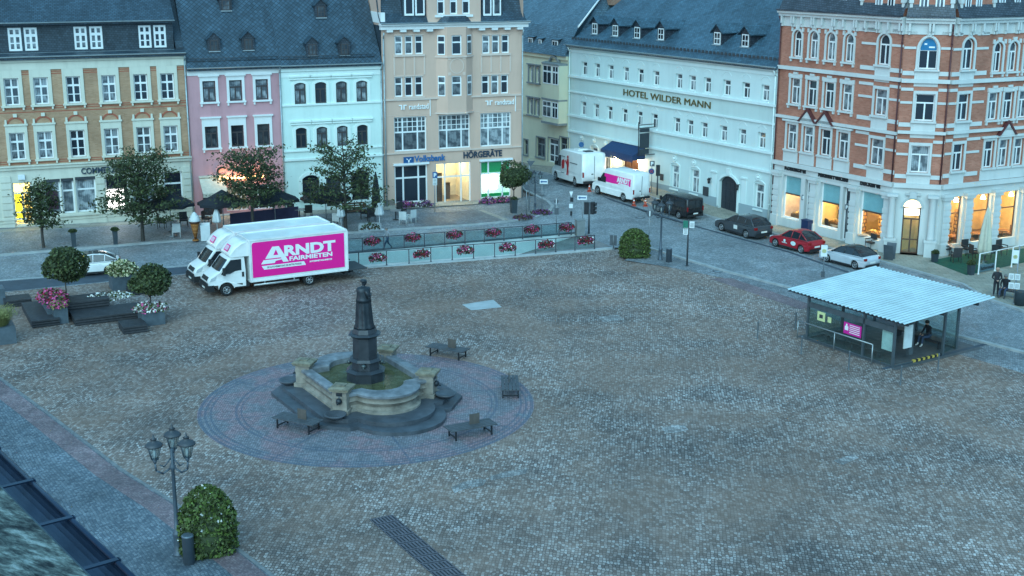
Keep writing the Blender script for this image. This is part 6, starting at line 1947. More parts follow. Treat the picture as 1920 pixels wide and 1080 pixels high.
zr_near = railing('glass railing with dark posts along the near side of the sunken ramp', [G(*q, .07) for q in near], .98)
railing('glass railing with dark posts along the far side of the sunken ramp', [G(*q, .14) for q in far_], .95)

# foliage kit ---------------------------------------------------------------
def leafmat(name, c, var=.5, scale=2.5):
    if name in MATS: return MATS[name]
    t = NT(name); g = t.n('ShaderNodeNewGeometry'); oi = t.n('ShaderNodeObjectInfo')
    rr = g.outputs['Random Per Island']
    n = t.noise(t.coord('Object'), scale, 2)
    k = t.math('ADD', t.math('MULTIPLY', rr, .6), t.math('MULTIPLY', n, .5))
    t.col(t.ramp(k, [(.2, tuple(x * (1 - var) for x in c)), (.55, c), (.9, tuple(min(1, x * (1 + var)) for x in c))]))
    t.set(rough=.6, spec=.25)
    t.b.inputs['Subsurface Weight'].default_value = 0.0
    MATS[name] = t.mat
    return t.mat
def leaf(mb, p, s, rng, m=0, up=0.4, asp=.55):
    n = Vector((rng.gauss(0, 1), rng.gauss(0, 1), rng.gauss(0, 1) + up)).normalized()
    a = n.orthogonal().normalized(); b = n.cross(a); th = rng.uniform(0, 6.28)
    u = a * math.cos(th) + b * math.sin(th); v = n.cross(u)
    p = Vector(p)
    mb.poly([p - u * s, p - v * s * asp + n * s * .12, p + u * s, p + v * s * asp + n * s * .12], m=m)
M_leaf = leafmat('leaf_green', (0.072, 0.092, 0.034)); M_leafd = leafmat('leaf_dark', (0.046, 0.06, 0.028)); M_leafbr = leafmat('leaf_bright', (0.085, 0.125, 0.03))
M_fred = leafmat('petal_red', (0.36, 0.02, 0.035), .4); M_fpink = leafmat('petal_pink', (0.58, 0.10, 0.26), .35); M_fwhite = leafmat('petal_white', (0.68, 0.68, 0.64), .15); M_fyel = leafmat('petal_cream', (0.62, 0.58, 0.36), .2); M_grass = leafmat('ornamental_grass', (0.24, 0.24, 0.09), .35); M_fpurp = leafmat('petal_purple', (0.20, 0.06, 0.22), .4)
M_brownpl = leafmat('dry_leaf', (0.10, 0.055, 0.035), .4)

def basket(seed, pinkness):
    rng = random.Random(seed); b = empty('flower_basket', (0, 0, 0), 0)
    m = MB(); m.box(-.42, .42, -.1, .1, -.06, .14, taper=-.03); m.build('trough', M_dkgrey, b)
    m = MB()
    for _ in range(520):
        a = rng.uniform(0, 6.28); r = rng.random() ** .5
        x, y = .62 * r * math.cos(a), .34 * r * math.sin(a); z = .18 + .22 * math.sqrt(max(0, 1 - r * r)) * rng.uniform(-1.6, 1.1)
        z -= .25 * r * rng.random()
        mi = 0 if rng.random() < .5 else (1 if rng.random() > pinkness else (2 if rng.random() < .85 else 3))
        leaf(m, (x, y, z), rng.uniform(.045, .085), rng, mi, .3, .7)
    m.build('flowers', [M_leafd, M_fred, M_fpink, M_fwhite], b)
    return b
def put_on_rail(b, px, py, rail, hgt, lab, grp):
    """hang at the rail: nearest stretch between two of its posts"""
    best = None
    for a, c in zip(rail[:-1], rail[1:]):
        if a[0] <= px <= c[0]: best = (a, c)
    a, c = best; k = (px - a[0]) / (c[0] - a[0]); base = G(a[0] + (c[0] - a[0]) * k, a[1] + (c[1] - a[1]) * k, .1)
    d = G(*c) - G(*a)
    p = AT(px, py, base)
    b.location = (base.x, base.y, p.z - .14); b.rotation_euler = (0, 0, math.atan2(d.y, d.x)); tag(b, lab, 'flower basket', grp)
src = [basket(1, .75), basket(2, .3), basket(3, .6)]
nb = [(709, 481, 0, 'leftmost'), (791, 474, 2, 'second from the left'), (873, 467, 0, 'third from the left'), (952, 462, 0, 'fourth from the left'), (1024, 456, 2, 'fifth from the left'), (1098, 449, 2, 'rightmost')]
fb = [(698, 450, 1, 'leftmost'), (774, 443, 1, 'second from the left'), (852, 438, 1, 'third from the left'), (925, 434, 1, 'fourth from the left'), (997, 428, 1, 'fifth from the left'), (1062, 424, 1, 'rightmost')]
used = set()
for lst, rl, hh, nm, g in ((nb, near, .98, 'near', 'pink flower baskets on the near railing'), (fb, far_, .95, 'far', 'red flower baskets on the far railing')):
    for px, py, k, lab in lst:
        b = src[k] if k not in used else copy_tree(src[k]); used.add(k)
        put_on_rail(b, px, py, rl, hh, f'{"pink and red" if nm == "near" else "dark red"} flower basket, {lab} of those on the {nm} glass railing', g)
# ------------------------------------------------------------------ vehicles (x forward, y to the vehicle's left, z up, origin under the middle)
def paint(name, c, rough=.3, metal=.0):
    if name in MATS: return MATS[name]
    t = NT(name); n = t.noise(t.coord('Object'), 1.3, 4, .6)
    t.col(t.ramp(n, [(.3, tuple(x * .86 for x in c)), (.7, tuple(min(1, x * 1.03) for x in c))]))
    t.l(t.math('ADD', t.math('MULTIPLY', n, .25), rough - .1), t.b.inputs['Roughness'])
    t.b.inputs['Coat Weight'].default_value = .4; t.b.inputs['Coat Roughness'].default_value = .12; t.set(metal=metal, spec=.45)
    MATS[name] = t.mat
    return t.mat
M_wpaint = paint('white_paint', (0.80, 0.80, 0.78)); M_red = paint('red_paint', (0.36, 0.008, 0.018)); M_silver = paint('silver_paint', (0.58, 0.62, 0.65), .3, .25)
M_anth = paint('anthracite_paint', (0.045, 0.05, 0.058)); M_blackp = paint('black_paint', (0.012, 0.012, 0.014), .25)
M_vglass = plain('vehicle_glass', (0.018, 0.024, 0.03), .08, var=.1, spec=.7)
M_tyre = plain('tyre', (0.016, 0.016, 0.017), .85, var=.2, scale=9)
M_rim = plain('rim', (0.42, 0.44, 0.45), .35, .7, var=.1)
M_plast = plain('black_plastic', (0.02, 0.021, 0.023), .65, var=.15)
M_tail = plain('tail_light', (0.28, 0.012, 0.012), .2); M_head = plain('head_light', (0.5, 0.53, 0.55), .12); M_plate = plain('plate', (0.68, 0.68, 0.64), .5, var=.04)
M_box = paint('box_white', (0.76, 0.78, 0.76), .45)
M_magt = plain('magenta_foil', (0.86, 0.012, 0.27), .4, var=.03, scale=.6)

def hull(mb, prof, wf, m=None, cols=((-1, 0), (-.93, 1), (-.6, 1), (0, 1), (.6, 1), (.93, 1), (1, 0)), crown=.03):
    """closed side outline (x,z) swept across the vehicle's width; wf(x,z) = half width; softened shoulders"""
    n = len(prof); cx = sum(p[0] for p in prof) / n; cz = sum(p[1] for p in prof) / n
    G_ = []
    for f, full in cols:
        k = 1.0 if full else .975
        G_.append([mb.vert((cx + (x - cx) * k, f * wf(x, z), cz + (z - cz) * k + (crown * (1 - f * f) if z > cz else 0))) for x, z in prof])
    for A, B in zip(G_[:-1], G_[1:]):
        for i in range(n):
            j = (i + 1) % n
            mb.face([A[i], B[i], B[j], A[j]], True, m)
    for tri in tessellate_polygon([[Vector((x, z, 0)) for x, z in prof]]):
        mb.face([G_[0][i] for i in tri], False, m); mb.face([G_[-1][i] for i in tri][::-1], False, m)

def fix_normals(o):
    bm = bmesh.new(); bm.from_mesh(o.data); bmesh.ops.recalc_face_normals(bm, faces=bm.faces); bm.to_mesh(o.data); bm.free(); return o

def wheel(par, x, y, r, w=.22, spokes=5, rimr=.66):
    s = 1 if y > 0 else -1
    m = MB(); m.M = Matrix.Translation((x, y, r)) @ Matrix.Rotation(R(-90 * s), 4, 'X')
    m.lathe([(r * .6, -w), (r * .93, -w), (r, -w * .85), (r, -w * .12), (r * .93, 0), (r * .7, .0), (r * .68, -.03)], 22)
    t = m.build('wheel', M_tyre, par)
    m2 = MB(); m2.M = m.M
    m2.lathe([(r * rimr, -.06), (r * rimr, .005), (r * rimr * .9, .004), (r * rimr * .86, -.03), (r * .16, -.02), (r * .15, .012), (.01, .014)], 18, m=0)
    for k in range(spokes):
        a = 2 * math.pi * k / spokes; d = Vector((math.cos(a), math.sin(a), 0)); n = Vector((-d.y, d.x, 0)) * r * .085
        m2.poly([d * r * .14 + n + Vector((0, 0, .008)), d * r * .14 - n + Vector((0, 0, .008)), d * r * rimr * .88 - n * .8, d * r * rimr * .88 + n * .8], m=0)
    for k in range(spokes):
        a = 2 * math.pi * (k + .5) / spokes; d = Vector((math.cos(a), math.sin(a), 0)); n = Vector((-d.y, d.x, 0)) * r * .14
        m2.poly([d * r * .25 + n * .4 + Vector((0, 0, .002)), d * r * .25 - n * .4 + Vector((0, 0, .002)), d * r * rimr * .82 - n + Vector((0, 0, -.0)), d * r * rimr * .82 + n], m=1)
    m2.build('rim', [M_rim, M_plast], t)
    return t

def quad(mb, pts, m=None): mb.poly(pts, m)

def car(name, label, pm, L=4.35, W=1.8, Hh=1.46, wb=2.68, style='hatch', roofm=None, tail_y=None):
    o = empty(name, (0, 0, 0), 0, label, 'car')
    h = L / 2; fx, rx = wb * .5 + .02, -wb * .5 + .02; r = .325
    wf = lambda x, z: W / 2 * (1 - .10 * max(0, (abs(x) / h - .72) / .28) ** 2) * (1 - .03 * max(0, (z - .75))) * (1 - .05 * max(0, .4 - z))
    def arch(cx): return [(cx + (r + .07) * math.cos(a), r - .02 + (r + .07) * math.sin(a)) for a in [R(180 - k * 22.5) for k in range(9)]][::1]
    belt = .96 if style != 'wagon' else .94
    top_ = [(-h, .62), (-h + .04, .9), (-h + .16, belt + .02), (rx, belt + .03), (0, belt), (h * .42, belt - .02), (h * .62, .88), (h * .86, .76), (h - .05, .62), (h, .45), (h - .03, .24)]
    bot = [(fx + r + .07, .2)] + [(x, max(.2, z)) for x, z in arch(fx)[::-1]] + [(fx - r - .07, .2), (rx + r + .07, .2)] + [(x, max(.2, z)) for x, z in arch(rx)[::-1]] + [(rx - r - .07, .22), (-h + .05, .28)]
    m = MB(); hull(m, top_ + bot, wf, crown=.02)
    fix_normals(m.build('body', pm, o))
    # greenhouse
    a0, a1 = h * .44, h * .08
    if style == 'hatch': gp = [(a0, belt - .04), (a1, Hh - .05), (-h * .12, Hh), (-h * .50, Hh - .06), (-h * .84, belt + .1), (-h * .9, belt - .02)]
    else: gp = [(a0, belt - .04), (a1, Hh - .05), (-h * .2, Hh), (-h * .70, Hh - .05), (-h * .90, belt + .06), (-h * .93, belt - .02)]
    wg = lambda x, z: W / 2 * (.93 - .22 * max(0, (z - belt)) / .5) * (1 - .05 * max(0, (abs(x) / h - .6)))
    m = MB(); hull(m, gp, wg, crown=.03); gh = fix_normals(m.build('windows', M_vglass, o))
    m = MB()
    rm = roofm or pm
    top2 = [p for p in gp if p[1] > Hh - .08]
    rp = [(top2[0][0] - .03, top2[0][1] + .012)] + [(x, z + .014) for x, z in top2[1:-1]] + [(top2[-1][0] + .02, top2[-1][1] + .012)]
    lo = [(x, z - .03) for x, z in rp[::-1]]
    hull(m, rp + lo, lambda x, z: wg(x, z) * .985 + .012, crown=.03)
    for s in (-1, 1):
        seq = gp[:-1]
        for (x0, z0), (x1, z1) in ((gp[0], gp[1]), (gp[-3], gp[-2])):
            p0 = Vector((x0, s * (wg(x0, z0) + .004), z0)); p1 = Vector((x1, s * (wg(x1, z1) + .004), z1)); m.cone(p0, p1, .045, .04, 6)
        for xb in (-h * .10, -h * .47):
            zt_ = Hh - .03 if xb > -h * .3 else Hh - .08
            m.cone((xb, s * (wg(xb, belt) + .0), belt - .03), (xb - .04, s * (wg(xb, zt_) + .002), zt_), .035, .03, 5)
    fix_normals(m.build('roof', rm, o))
    m = MB()
    for s in (-1, 1): m.box(-wb / 2 + r + .1, wb / 2 - r - .1, s * (W / 2 - .03) - .025, s * (W / 2 - .03) + .025, .17, .3)
    m.box(-h + .0, -h + .14, -W * .40, W * .40, .2, .42); m.box(h - .2, h - .005, -W * .38, W * .38, .2, .36); m.box(rx - .3, fx + .3, -W * .42, W * .42, .2, .5)
    m.build('trim', M_plast, o)
    for x in (fx, rx):
        for s in (-1, 1): wheel(o, x, s * (W / 2 - .015), r)
    for s in (-1, 1):
        m = MB(); m.box(-h - .012, -h + .22, s * W * .45 - .11 * s - .09, s * W * .45 - .11 * s + .12, .74, .92); m.build('tail_light', M_tail, o)
        m = MB(); m.box(h - .22, h - .03, s * W * .36 - .14, s * W * .36 + .12, .62, .74); m.build('head_light', M_head, o)
        m = MB(); m.ball((a0 - .22, s * (W / 2 + .07), belt + .06), .085, 8, 5, sz=.8); m.build('mirror', rm, o)
        m = MB(); m.box(.12, .28, s * (W / 2 - .005), s * (W / 2 + .012), .78, .81); m.box(-.75, -.6, s * (W / 2 - .005), s * (W / 2 + .012), .79, .82); m.build('handle', pm, o)
    m = MB(); m.box(-h - .016, -h + .02, -.26, .26, .5, .62); m.build('plate', M_plate, o)
    return o

def stand(o, fpx, rpx, wb, W, h=0.0, left=True):
    """put the vehicle with its near-side wheels on two ground points"""
    f, r_ = G(*fpx), G(*rpx); d = (f - r_); d.z = 0; dist = d.length; d.normalize()
    lft = Vector((-d.y, d.x, 0)); s = max(.88, min(1.12, dist / wb))
    c = (f + r_) / 2 - lft * (W / 2 * s) * (1 if left else -1); c.z = terrain(c.x, c.y) + .006
    o.location = c; o.rotation_euler = (0, -math.atan2(f.z - r_.z, dist), math.atan2(d.y, d.x)); o.scale = (s, s, s)
    return o

c1 = car('parked_car', 'dark anthracite estate car with a pale square sticker on its side, parked before the hotel', M_anth, 4.65, 1.82, 1.46, 2.81, 'wagon')
m = MB(); m.box(-.42, -.02, .905, .922, .5, .78); m.build('sticker', M_plate, c1); stand(c1, (1352, 434), (1398, 447.5), 2.81, 1.8)
c2 = car('parked_car', 'red hatchback with small pale stickers on its doors, parked before the bakery', M_red, 4.2, 1.78, 1.5, 2.68)
m = MB(); m.M = Matrix.Translation((-.55, .9, .62)) @ Matrix.Rotation(R(-90), 4, 'X'); m.lathe([(.2, 0), (.2, .012)], 14, sx=1.3, sy=.8); m.M = Matrix.Translation((.35, .9, .68)) @ Matrix.Rotation(R(-90), 4, 'X'); m.lathe([(.11, 0), (.11, .012)], 12); m.M = None; m.box(.1, .62, .9, .912, .5, .55); m.build('sticker', plain('pale_sticker', (.62, .78, .76), .4), c2); stand(c2, (1453, 463), (1501, 476), 2.68, 1.76)
c3 = car('parked_car', 'silver hatchback with black roof, parked behind the red car near the bakery door', M_silver, 4.4, 1.84, 1.47, 2.68, 'hatch', M_blackp); stand(c3, (1549, 492), (1602, 505.5), 2.68, 1.82)
c4 = car('parked_car', 'white hatchback with dark roof panel, half hidden behind the round shrub at the left', M_wpaint, 4.3, 1.8, 1.5, 2.65, 'hatch'); 
m = MB(); m.box(-.7, .35, -.5, .5, 1.525, 1.54); m.build('sunroof', M_vglass, c4); stand(c4, (134, 521.5), (207, 515.5), 2.65, 1.8)

def big_van(name, label, pm, L=6.0, W=2.05, Hh=2.65, wb=4.0, nose=1.0, boxy=False, sidewin=False, low=False):
    """delivery van: short sloping nose, tall body"""
    o = empty(name, (0, 0, 0), 0, label, 'van')
    h = L / 2; r = .36 if not low else .34; fx = h - .95; rx = fx - wb
    wf = lambda x, z: W / 2 * (1 - .09 * max(0, (x - (h - 1.1)) / 1.1)) * (1 - .07 * max(0, (z - 1.1) / 1.6))
    def arch(cx): return [(cx + (r + .09) * math.cos(R(k * 22.5)), max(.3, r + (r + .09) * math.sin(R(k * 22.5)))) for k in range(9)]
    zt_ = Hh
    prof = [(-h, .38), (-h - .02, 1.0), (-h + .06, zt_ - .08), (-h + .16, zt_), (h - 2.35, zt_), (h - 1.95, zt_ - .1 if not low else zt_ - .04), (h - nose * .95, 1.32 if not low else 1.22), (h - .28, 1.02), (h - .06, .82), (h, .5), (h - .05, .32)]
    prof += [(fx + r + .1, .3)] + arch(fx) + [(fx - r - .1, .3), (rx + r + .1, .3)] + arch(rx) + [(rx - r - .1, .3)]
    m = MB(); hull(m, prof, wf, crown=.03); fix_normals(m.build('body', pm, o))
    # windscreen and side glass
    A, B = Vector((h - 1.95, 0, zt_ - .1 if not low else zt_ - .04)), Vector((h - nose * .95, 0, 1.32 if not low else 1.22)); d = B - A; nn = Vector((-d.z, 0, d.x)).normalized(); nn = nn if nn.x > 0 else -nn
    p0 = A + d * (.32 if not low else .1) + nn * .02; p1 = A + d * .97 + nn * .02
    m = MB(); m.poly([(p1.x, -W * .41, p1.z + .02), (p1.x, W * .41, p1.z + .02), (p0.x, W * .38, p0.z + .03), (p0.x, -W * .38, p0.z + .03)]); m.build('windscreen', M_vglass, o)
    zt2 = p0.z - .02
    for s in (-1, 1):
        y = lambda x, z: s * (wf(x, z) + .012)
        m = MB(); q = [(p1.x - .12, 1.28), (h - 2.15, 1.28), (h - 2.15, zt2), (p0.x - .12, zt2)] if not low else [(p1.x - .12, 1.18), (h - 2.1, 1.18), (h - 2.1, zt2), (p0.x - .1, zt2)]
        pts = [(x, y(x, z), z) for x, z in q]; m.poly(pts if s < 0 else pts[::-1]); m.build('side_window', M_vglass, o)
        if sidewin:
            for x0, x1 in ((h - 2.2, h - 3.3), (h - 3.4, -h + .3)):
                m = MB(); pts = [(x, y(x, z), z) for x, z in ((x0, 1.18), (x1, 1.18), (x1, zt2), (x0, zt2))]; m.poly(pts if s < 0 else pts[::-1]); m.build('side_window', M_vglass, o)
        m = MB(); m.box(p1.x - .3, p1.x - .14, s * (W / 2 + .02) - .08, s * (W / 2 + .02) + .08, 1.3, 1.62); m.build('mirror', M_plast, o)
        m = MB(); m.box(-h - .035, -h + .05, s * W * .45 - .06, s * W * .45 + .06, .85, 1.25); m.build('tail_light', M_tail, o)
        m = MB(); m.box(h - .32, h - .1, s * W * .36 - .13, s * W * .36 + .13, .8, .98); m.build('head_light', M_head, o)
        for x in (fx, rx): wheel(o, x, s * (W / 2 - .01), r, .24)
    m = MB(); m.box(-h - .09, -h + .02, -W * .45, W * .45, .36, .56); m.box(h - .14, h + .03, -W * .42, W * .42, .3, .55); m.box(rx - .4, fx + .4, -W * .42, W * .42, .26, .6)
    for s in (-1, 1): m.box(rx + r + .12, fx - r - .12, s * W * .485 - .02, s * W * .485 + .03, .3, .5)
    m.build('bumper', M_plast, o)
    m = MB(); m.box(-h - .03, -h - .005, -.01, .01, .6, zt_ - .2); m.box(-h - .04, -h - .005, .1, .26, 1.05, 1.12); m.box(-h - .1, -h - .092, -.26, .26, .38, .49) ; m.build('rear_door_trim', M_plast, o)
    m = MB(); m.box(-h - .1, -h - .092, -.26, .26, .58, .7); m.build('plate', M_plate, o)
    if sidewin:
        m = MB(); m.poly([(-h + .02 - .03, .78, 1.15), (-h + .06 - .04, .72, zt_ - .18), (-h + .06 - .04, -.72, zt_ - .18), (-h + .02 - .03, -.78, 1.15)][::-1]); m.build('rear_window', M_vglass, o)
    return o
v2 = big_van('delivery_van', 'white panel van with a magenta panel and white lettering, parked by the hotel awning', M_wpaint, 5.95, 2.05, 2.6, 3.7)
m = MB(); m.extr([(1.05, 1.5), (.85, 1.36), (-2.6, 1.36), (-2.6, 2.12), (.95, 2.12), (1.05, 2.05)], .985, 1.005); 
pn = m.build('panel', M_magt, v2)
lettering('ARNDT', .62, M_whitelet, v2, Matrix.Translation((-.75, 1.012, 1.62)) @ Matrix.Rotation(math.pi, 4, 'Z'), .01, .03, width=1.75)
m = MB(); m.box(-2.4, -.9, 1.006, 1.012, 1.45, 1.55); m.build('stripe', M_whitelet, v2)
stand(v2, (1121.5, 366), (1170, 380), 3.7, 2.05)
v1 = big_van('delivery_van', 'white high-roof van with a red figure on its side, parked furthest up the street', M_wpaint, 6.3, 2.1, 2.66, 3.9)
m = MB()
def fig(mb, pts, y): mb.extr(pts, y, y + .012)
y_ = 1.05
m.extr([(-.35, .72), (-.5, .72), (-.52, 1.3), (-.62, 1.72), (-.55, 2.02), (-.3, 2.0), (-.18, 1.75), (.05, 1.88), (.1, 1.78), (-.22, 1.5), (-.26, 1.1), (-.1, .72), (-.22, .72), (-.38, 1.15)], y_, y_ + .015)
m.M = Matrix.Translation((-.42, y_ + .015, 2.16)) @ Matrix.Rotation(R(90), 4, 'X'); m.lathe([(.13, 0), (.13, .015)], 14); m.M = None
m.extr([(.75, 1.1), (.35, 1.22), (.3, 1.6), (.22, 1.8), (.45, 1.9), (.8, 1.75), (.82, 1.4)], y_, y_ + .015)
m.build('red_figure', plain('red_foil', (.5, .015, .02), .4), v1)
m = MB(); m.box(.2, .9, 1.03, 1.04, 2.1, 2.14); m.box(-2.2, -.8, 1.03, 1.05, 1.75, 1.8); m.box(.3, 1.0, 1.05, 1.065, .8, .84); m.build('fine_print', M_dkgrey, v1)
m = MB(); m.box(-1.0, -.2, -.4, .4, 2.69, 2.79); m.build('roof_hatch', M_wpaint, v1)
m = MB(); m.box(-2.3, -1.6, -.3, .3, 2.69, 2.76); m.build('roof_vent', M_dkgrey, v1)
stand(v1, (1036, 339), (1087, 355.5), 3.9, 2.1)
v3 = big_van('black_van', 'black minibus with dark windows, parked behind the white van by the hotel', M_blackp, 5.1, 1.92, 1.95, 3.0, 1.15, low=True, sidewin=True)
stand(v3, (1236, 399), (1271, 410.5), 3.0, 1.92)

# ---- box trucks -------------------------------------------------------------
def box_truck(label):
    o = empty('box_truck', (0, 0, 0), 0, label, 'truck')
    # x=0 at the front axle
    W = 1.98; wf = lambda x, z: W / 2 * (1 - .12 * max(0, (x - .1) / 1.0)) * (1 - .07 * max(0, (z - 1.2) / 1.2)); r = .38
    arch = [(r * 1.28 * math.cos(R(k * 22.5)), max(.42, r + r * 1.28 * math.sin(R(k * 22.5)))) for k in range(9)]
    prof = [(-1.25, .5), (-1.27, 1.4), (-1.22, 2.3), (-1.1, 2.36), (-.42, 2.34), (-.22, 2.22), (.36, 1.5), (.5, 1.42), (.92, 1.2), (1.06, .98), (1.08, .72), (.5, .7)] + arch + [(-.55, .5)]
    m = MB(); hull(m, prof, wf, crown=.04); cb = fix_normals(m.build('cab', M_wpaint, o))
    A, B = Vector((-.22, 0, 2.22)), Vector((.36, 0, 1.5))
    nn = Vector((.78, 0, .63))
    m = MB(); p0 = A.lerp(B, .06) + nn * .05; p1 = A.lerp(B, .98) + nn * .05
    m.loft([[(p1.x - .05, -W * .42, p1.z), (p0.x - .04, -W * .39, p0.z)], [(p1.x + .04, -W * .2, p1.z + .02), (p0.x + .03, -W * .2, p0.z + .02)], [(p1.x + .04, W * .2, p1.z + .02), (p0.x + .03, W * .2, p0.z + .02)], [(p1.x - .05, W * .42, p1.z), (p0.x - .04, W * .39, p0.z)]], closed=False)
    m.build('windscreen', M_vglass, cb)
    for s in (-1, 1):
        m = MB(); pts = [(x, s * (wf(x, z) + .014), z) for x, z in ((.3, 1.36), (-.25, 1.36), (-.6, 1.5), (-.98, 1.52), (-1.0, 2.2), (-.34, 2.2), (.12, 1.68))]
        m.poly(pts if s < 0 else pts[::-1]); m.build('side_window', M_vglass, cb)
        m = MB(); m.box(.1, .24, s * 1.2 - .1, s * 1.2 + .1, 1.35, 1.8); m.box(.12, .2, s * 1.05 - .12, s * 1.05 + .12, 1.4, 1.46); m.build('mirror', M_plast, cb)
        m = MB(); m.box(-1.12, -1.0, s * (W / 2 + .0) - .015, s * (W / 2) + .02, 1.1, 1.4); m.build('handle', M_plast, cb)
        m = MB(); m.extr([(.62, 1.02), (.98, .98), (.9, 1.16), (.55, 1.3)], s * .82 - .1, s * .82 + .1); m.build('head_light', M_head, cb)
        for x in (0, -5.3): wheel(o, x, s * (1.0 if x == 0 else 1.02), r, .26 if x == 0 else .5, 6, .62)
    m = MB(); m.box(.75, 1.14, -.92, .92, .36, .74); m.extr([(1.02, .95), (1.1, .8), (1.1, .76), (.95, .76)], -.75, .75); m.extr([(.93, 1.19), (1.075, .98), (1.085, .98), (.94, 1.2)], -.55, .55); m.build('bumper', M_plast, o)
    m = MB(); m.box(1.141, 1.15, -.26, .26, .46, .57); m.build('plate', M_plate, o)
    m = MB(); m.box(-7.6, -.6, -.42, .42, .5, .72); m.box(-3.0, -1.5, -.95, -.5, .4, .7); m.box(-7.9, -7.7, -.95, .95, .42, .56); m.box(-1.45, -.5, -.98, .98, .45, .7); m.box(-8.3, -7.95, -.9, .9, .5, .68); m.build('chassis', M_plast, o)
    m = MB(); m.tube([(-1.7, 1.06, .5), (-4.6, 1.06, .5)], .05, 6); m.box(-4.6, -1.7, 1.03, 1.08, .44, .54); [m.box(x - .03, x + .03, 1.0, 1.05, .5, .74) for x in (-2.4, -4.3)]
    m.tube([(-1.7, -1.06, .5), (-4.6, -1.06, .5)], .05, 6); m.build('side_guard', plain('side_guard', (.55, .58, .58), .4, .5), o)
    # box
    bx0, bx1, bw, z0, z1 = -1.5, -7.85, 1.12, .75, 3.32
    m = MB(); m.box(bx1, bx0, -bw, bw, z0, z1); b = m.build('cargo_box', M_box, o)
    m = MB()
    for y in (-bw, bw):
        for z in (z0, z1): m.box(bx1 - .012, bx0 + .012, y - .04, y + .04, z - .05, z + .05)
        for x in (bx0, bx1): m.box(x - .05, x + .05, y - .042, y + .042, z0 + .051, z1 - .051)
    for z in (z0, z1): 
        for x in (bx0, bx1): m.box(x - .04, x + .04, -bw + .043, bw - .043, z - .052, z + .052)
    m.build('edge_profile', M_wpaint, b)
    # wind deflector over the cab
    m = MB(); rings_ = []
    for f, k in ((-1, .94), (-.85, 1), (-.4, 1.03), (.4, 1.03), (.85, 1), (1, .94)):
        y = f * 1.04
        rings_.append([(-1.47, y, 2.36), (-.28 * k - .02, y * .93, 2.36), (-.32 * k, y * .93, 2.5), (-.62, y * .97, 2.95 * (.5 + k / 2)), (-1.05, y, 3.22 * (.6 + k * .4)), (-1.47, y, 3.3 * (.7 + k * .3))])
    m.loft(rings_, closed=True); wd = fix_normals(m.build('wind_deflector', M_wpaint, o))
    m = MB()
    d0, d1 = Vector((-.33, 0, 2.53)), Vector((-.64, 0, 2.96)); nn2 = Vector((.81, 0, .585)) * .05
    for (a, b_, c, d_), mi, e in (((.15, .95, -.36, .36), 0, 0), ((.27, .83, -.28, .28), 1, .012)):
        q0 = d0.lerp(d1, a) + nn2 * (1 + e * 12); q1 = d0.lerp(d1, b_) + nn2 * (1 + e * 12)
        m.poly([(q0.x, c, q0.z), (q0.x, d_, q0.z), (q1.x, d_, q1.z), (q1.x, c, q1.z)], m=mi)
    m.build('badge', [M_magt, plain('pink_white', (.75, .5, .6), .4)], wd)
    # side panel with lettering (left and right side)
    Lp = bx0 - bx1
    for s in (1, -1):
        T = Matrix.Translation((bx0 if s > 0 else bx1, s * (bw + .008), 0)) @ Matrix.Rotation(math.pi if s > 0 else 0, 4, 'Z')
        def ob(mbx, nm, mt, par=b):
            q = mbx.build(nm, mt, par); return q
        m = MB(); m.M = T; X = lambda f: f * Lp
        x0, x1, q0, q1 = .14, Lp - .2, z0 + .22, z1 - .16; pw, ph = x1 - x0, q1 - q0
        rr = .16
        pts = [(x0 + rr * (1 - math.cos(a)), q1 - rr * (1 - math.sin(a))) for a in (0, R(30), R(60), R(90))]
        m.extr([(x0, q0), (x1, q0), (x1, q1)] + pts[::-1], -.012, 0.0); pn = ob(m, 'magenta_panel', M_magt)
        P_ = lambda fx_, fz: (x0 + fx_ * pw, q0 + fz * ph)
        m = MB(); m.M = T
        # the big A with its own foot bar
        for poly in ([(.115, .43), (.225, .83), (.295, .83), (.372, .35), (.318, .35), (.30, .46), (.25, .46)], [(.258, .55), (.302, .55), (.277, .735)][::-1]):
            pass
        m.extr([P_(*p) for p in [(.135, .50), (.215, .83), (.285, .83), (.385, .36), (.325, .36), (.302, .50)]], -.022, -.0125)
        m.extr([P_(*p) for p in [(.09, .36), (.118, .47), (.31, .47), (.315, .44), (.245, .42), (.235, .36)]], -.0222, -.0125)
        m.extr([P_(*p) for p in [(.095, .31), (.55, .31), (.57, .20), (.12, .20)]], -.022, -.0125)
        ob(m, 'white_lettering', M_whitelet, pn)
        m = MB(); m.M = T; m.extr([P_(*p) for p in [(.222, .585), (.275, .585), (.252, .745)]], -.025, -.0225); ob(m, 'letter_counter', M_magt, pn)
        u, v = P_(.335, .535); lettering('RNDT', ph * .40, M_whitelet, pn, T @ Matrix.Translation((u, -.016, v)), .006, ph * .018, width=pw * .56)
        u, v = P_(.39, .375); lettering('FAIRMIETEN', ph * .165, M_whitelet, pn, T @ Matrix.Translation((u, -.016, v)), .006, ph * .006, width=pw * .47)
        u, v = P_(.61, .26); lettering('AUTOVERMIETUNG-ARNDT.DE', ph * .06, M_whitelet, pn, T @ Matrix.Translation((u, -.016, v)), .006, ph * .003, width=pw * .25)
        u, v = P_(.15, .232); lettering('DIE AUTOVERMIETUNG DES MITTELSTANDES', ph * .07, M_dkgrey, pn, T @ Matrix.Translation((u, -.026, v)), .003, ph * .001, width=pw * .37)
    m = MB(); m.box(bx1 - 1.35, bx1 - .06, -1.05, 1.05, .66, .73); m.box(bx1 - .25, bx1 - .02, -.9, .9, .45, .64); m.build('tail_lift', M_dkgrey, o)
    return o
t1 = box_truck('white box truck with magenta side panel reading ARNDT, the nearer of the two')
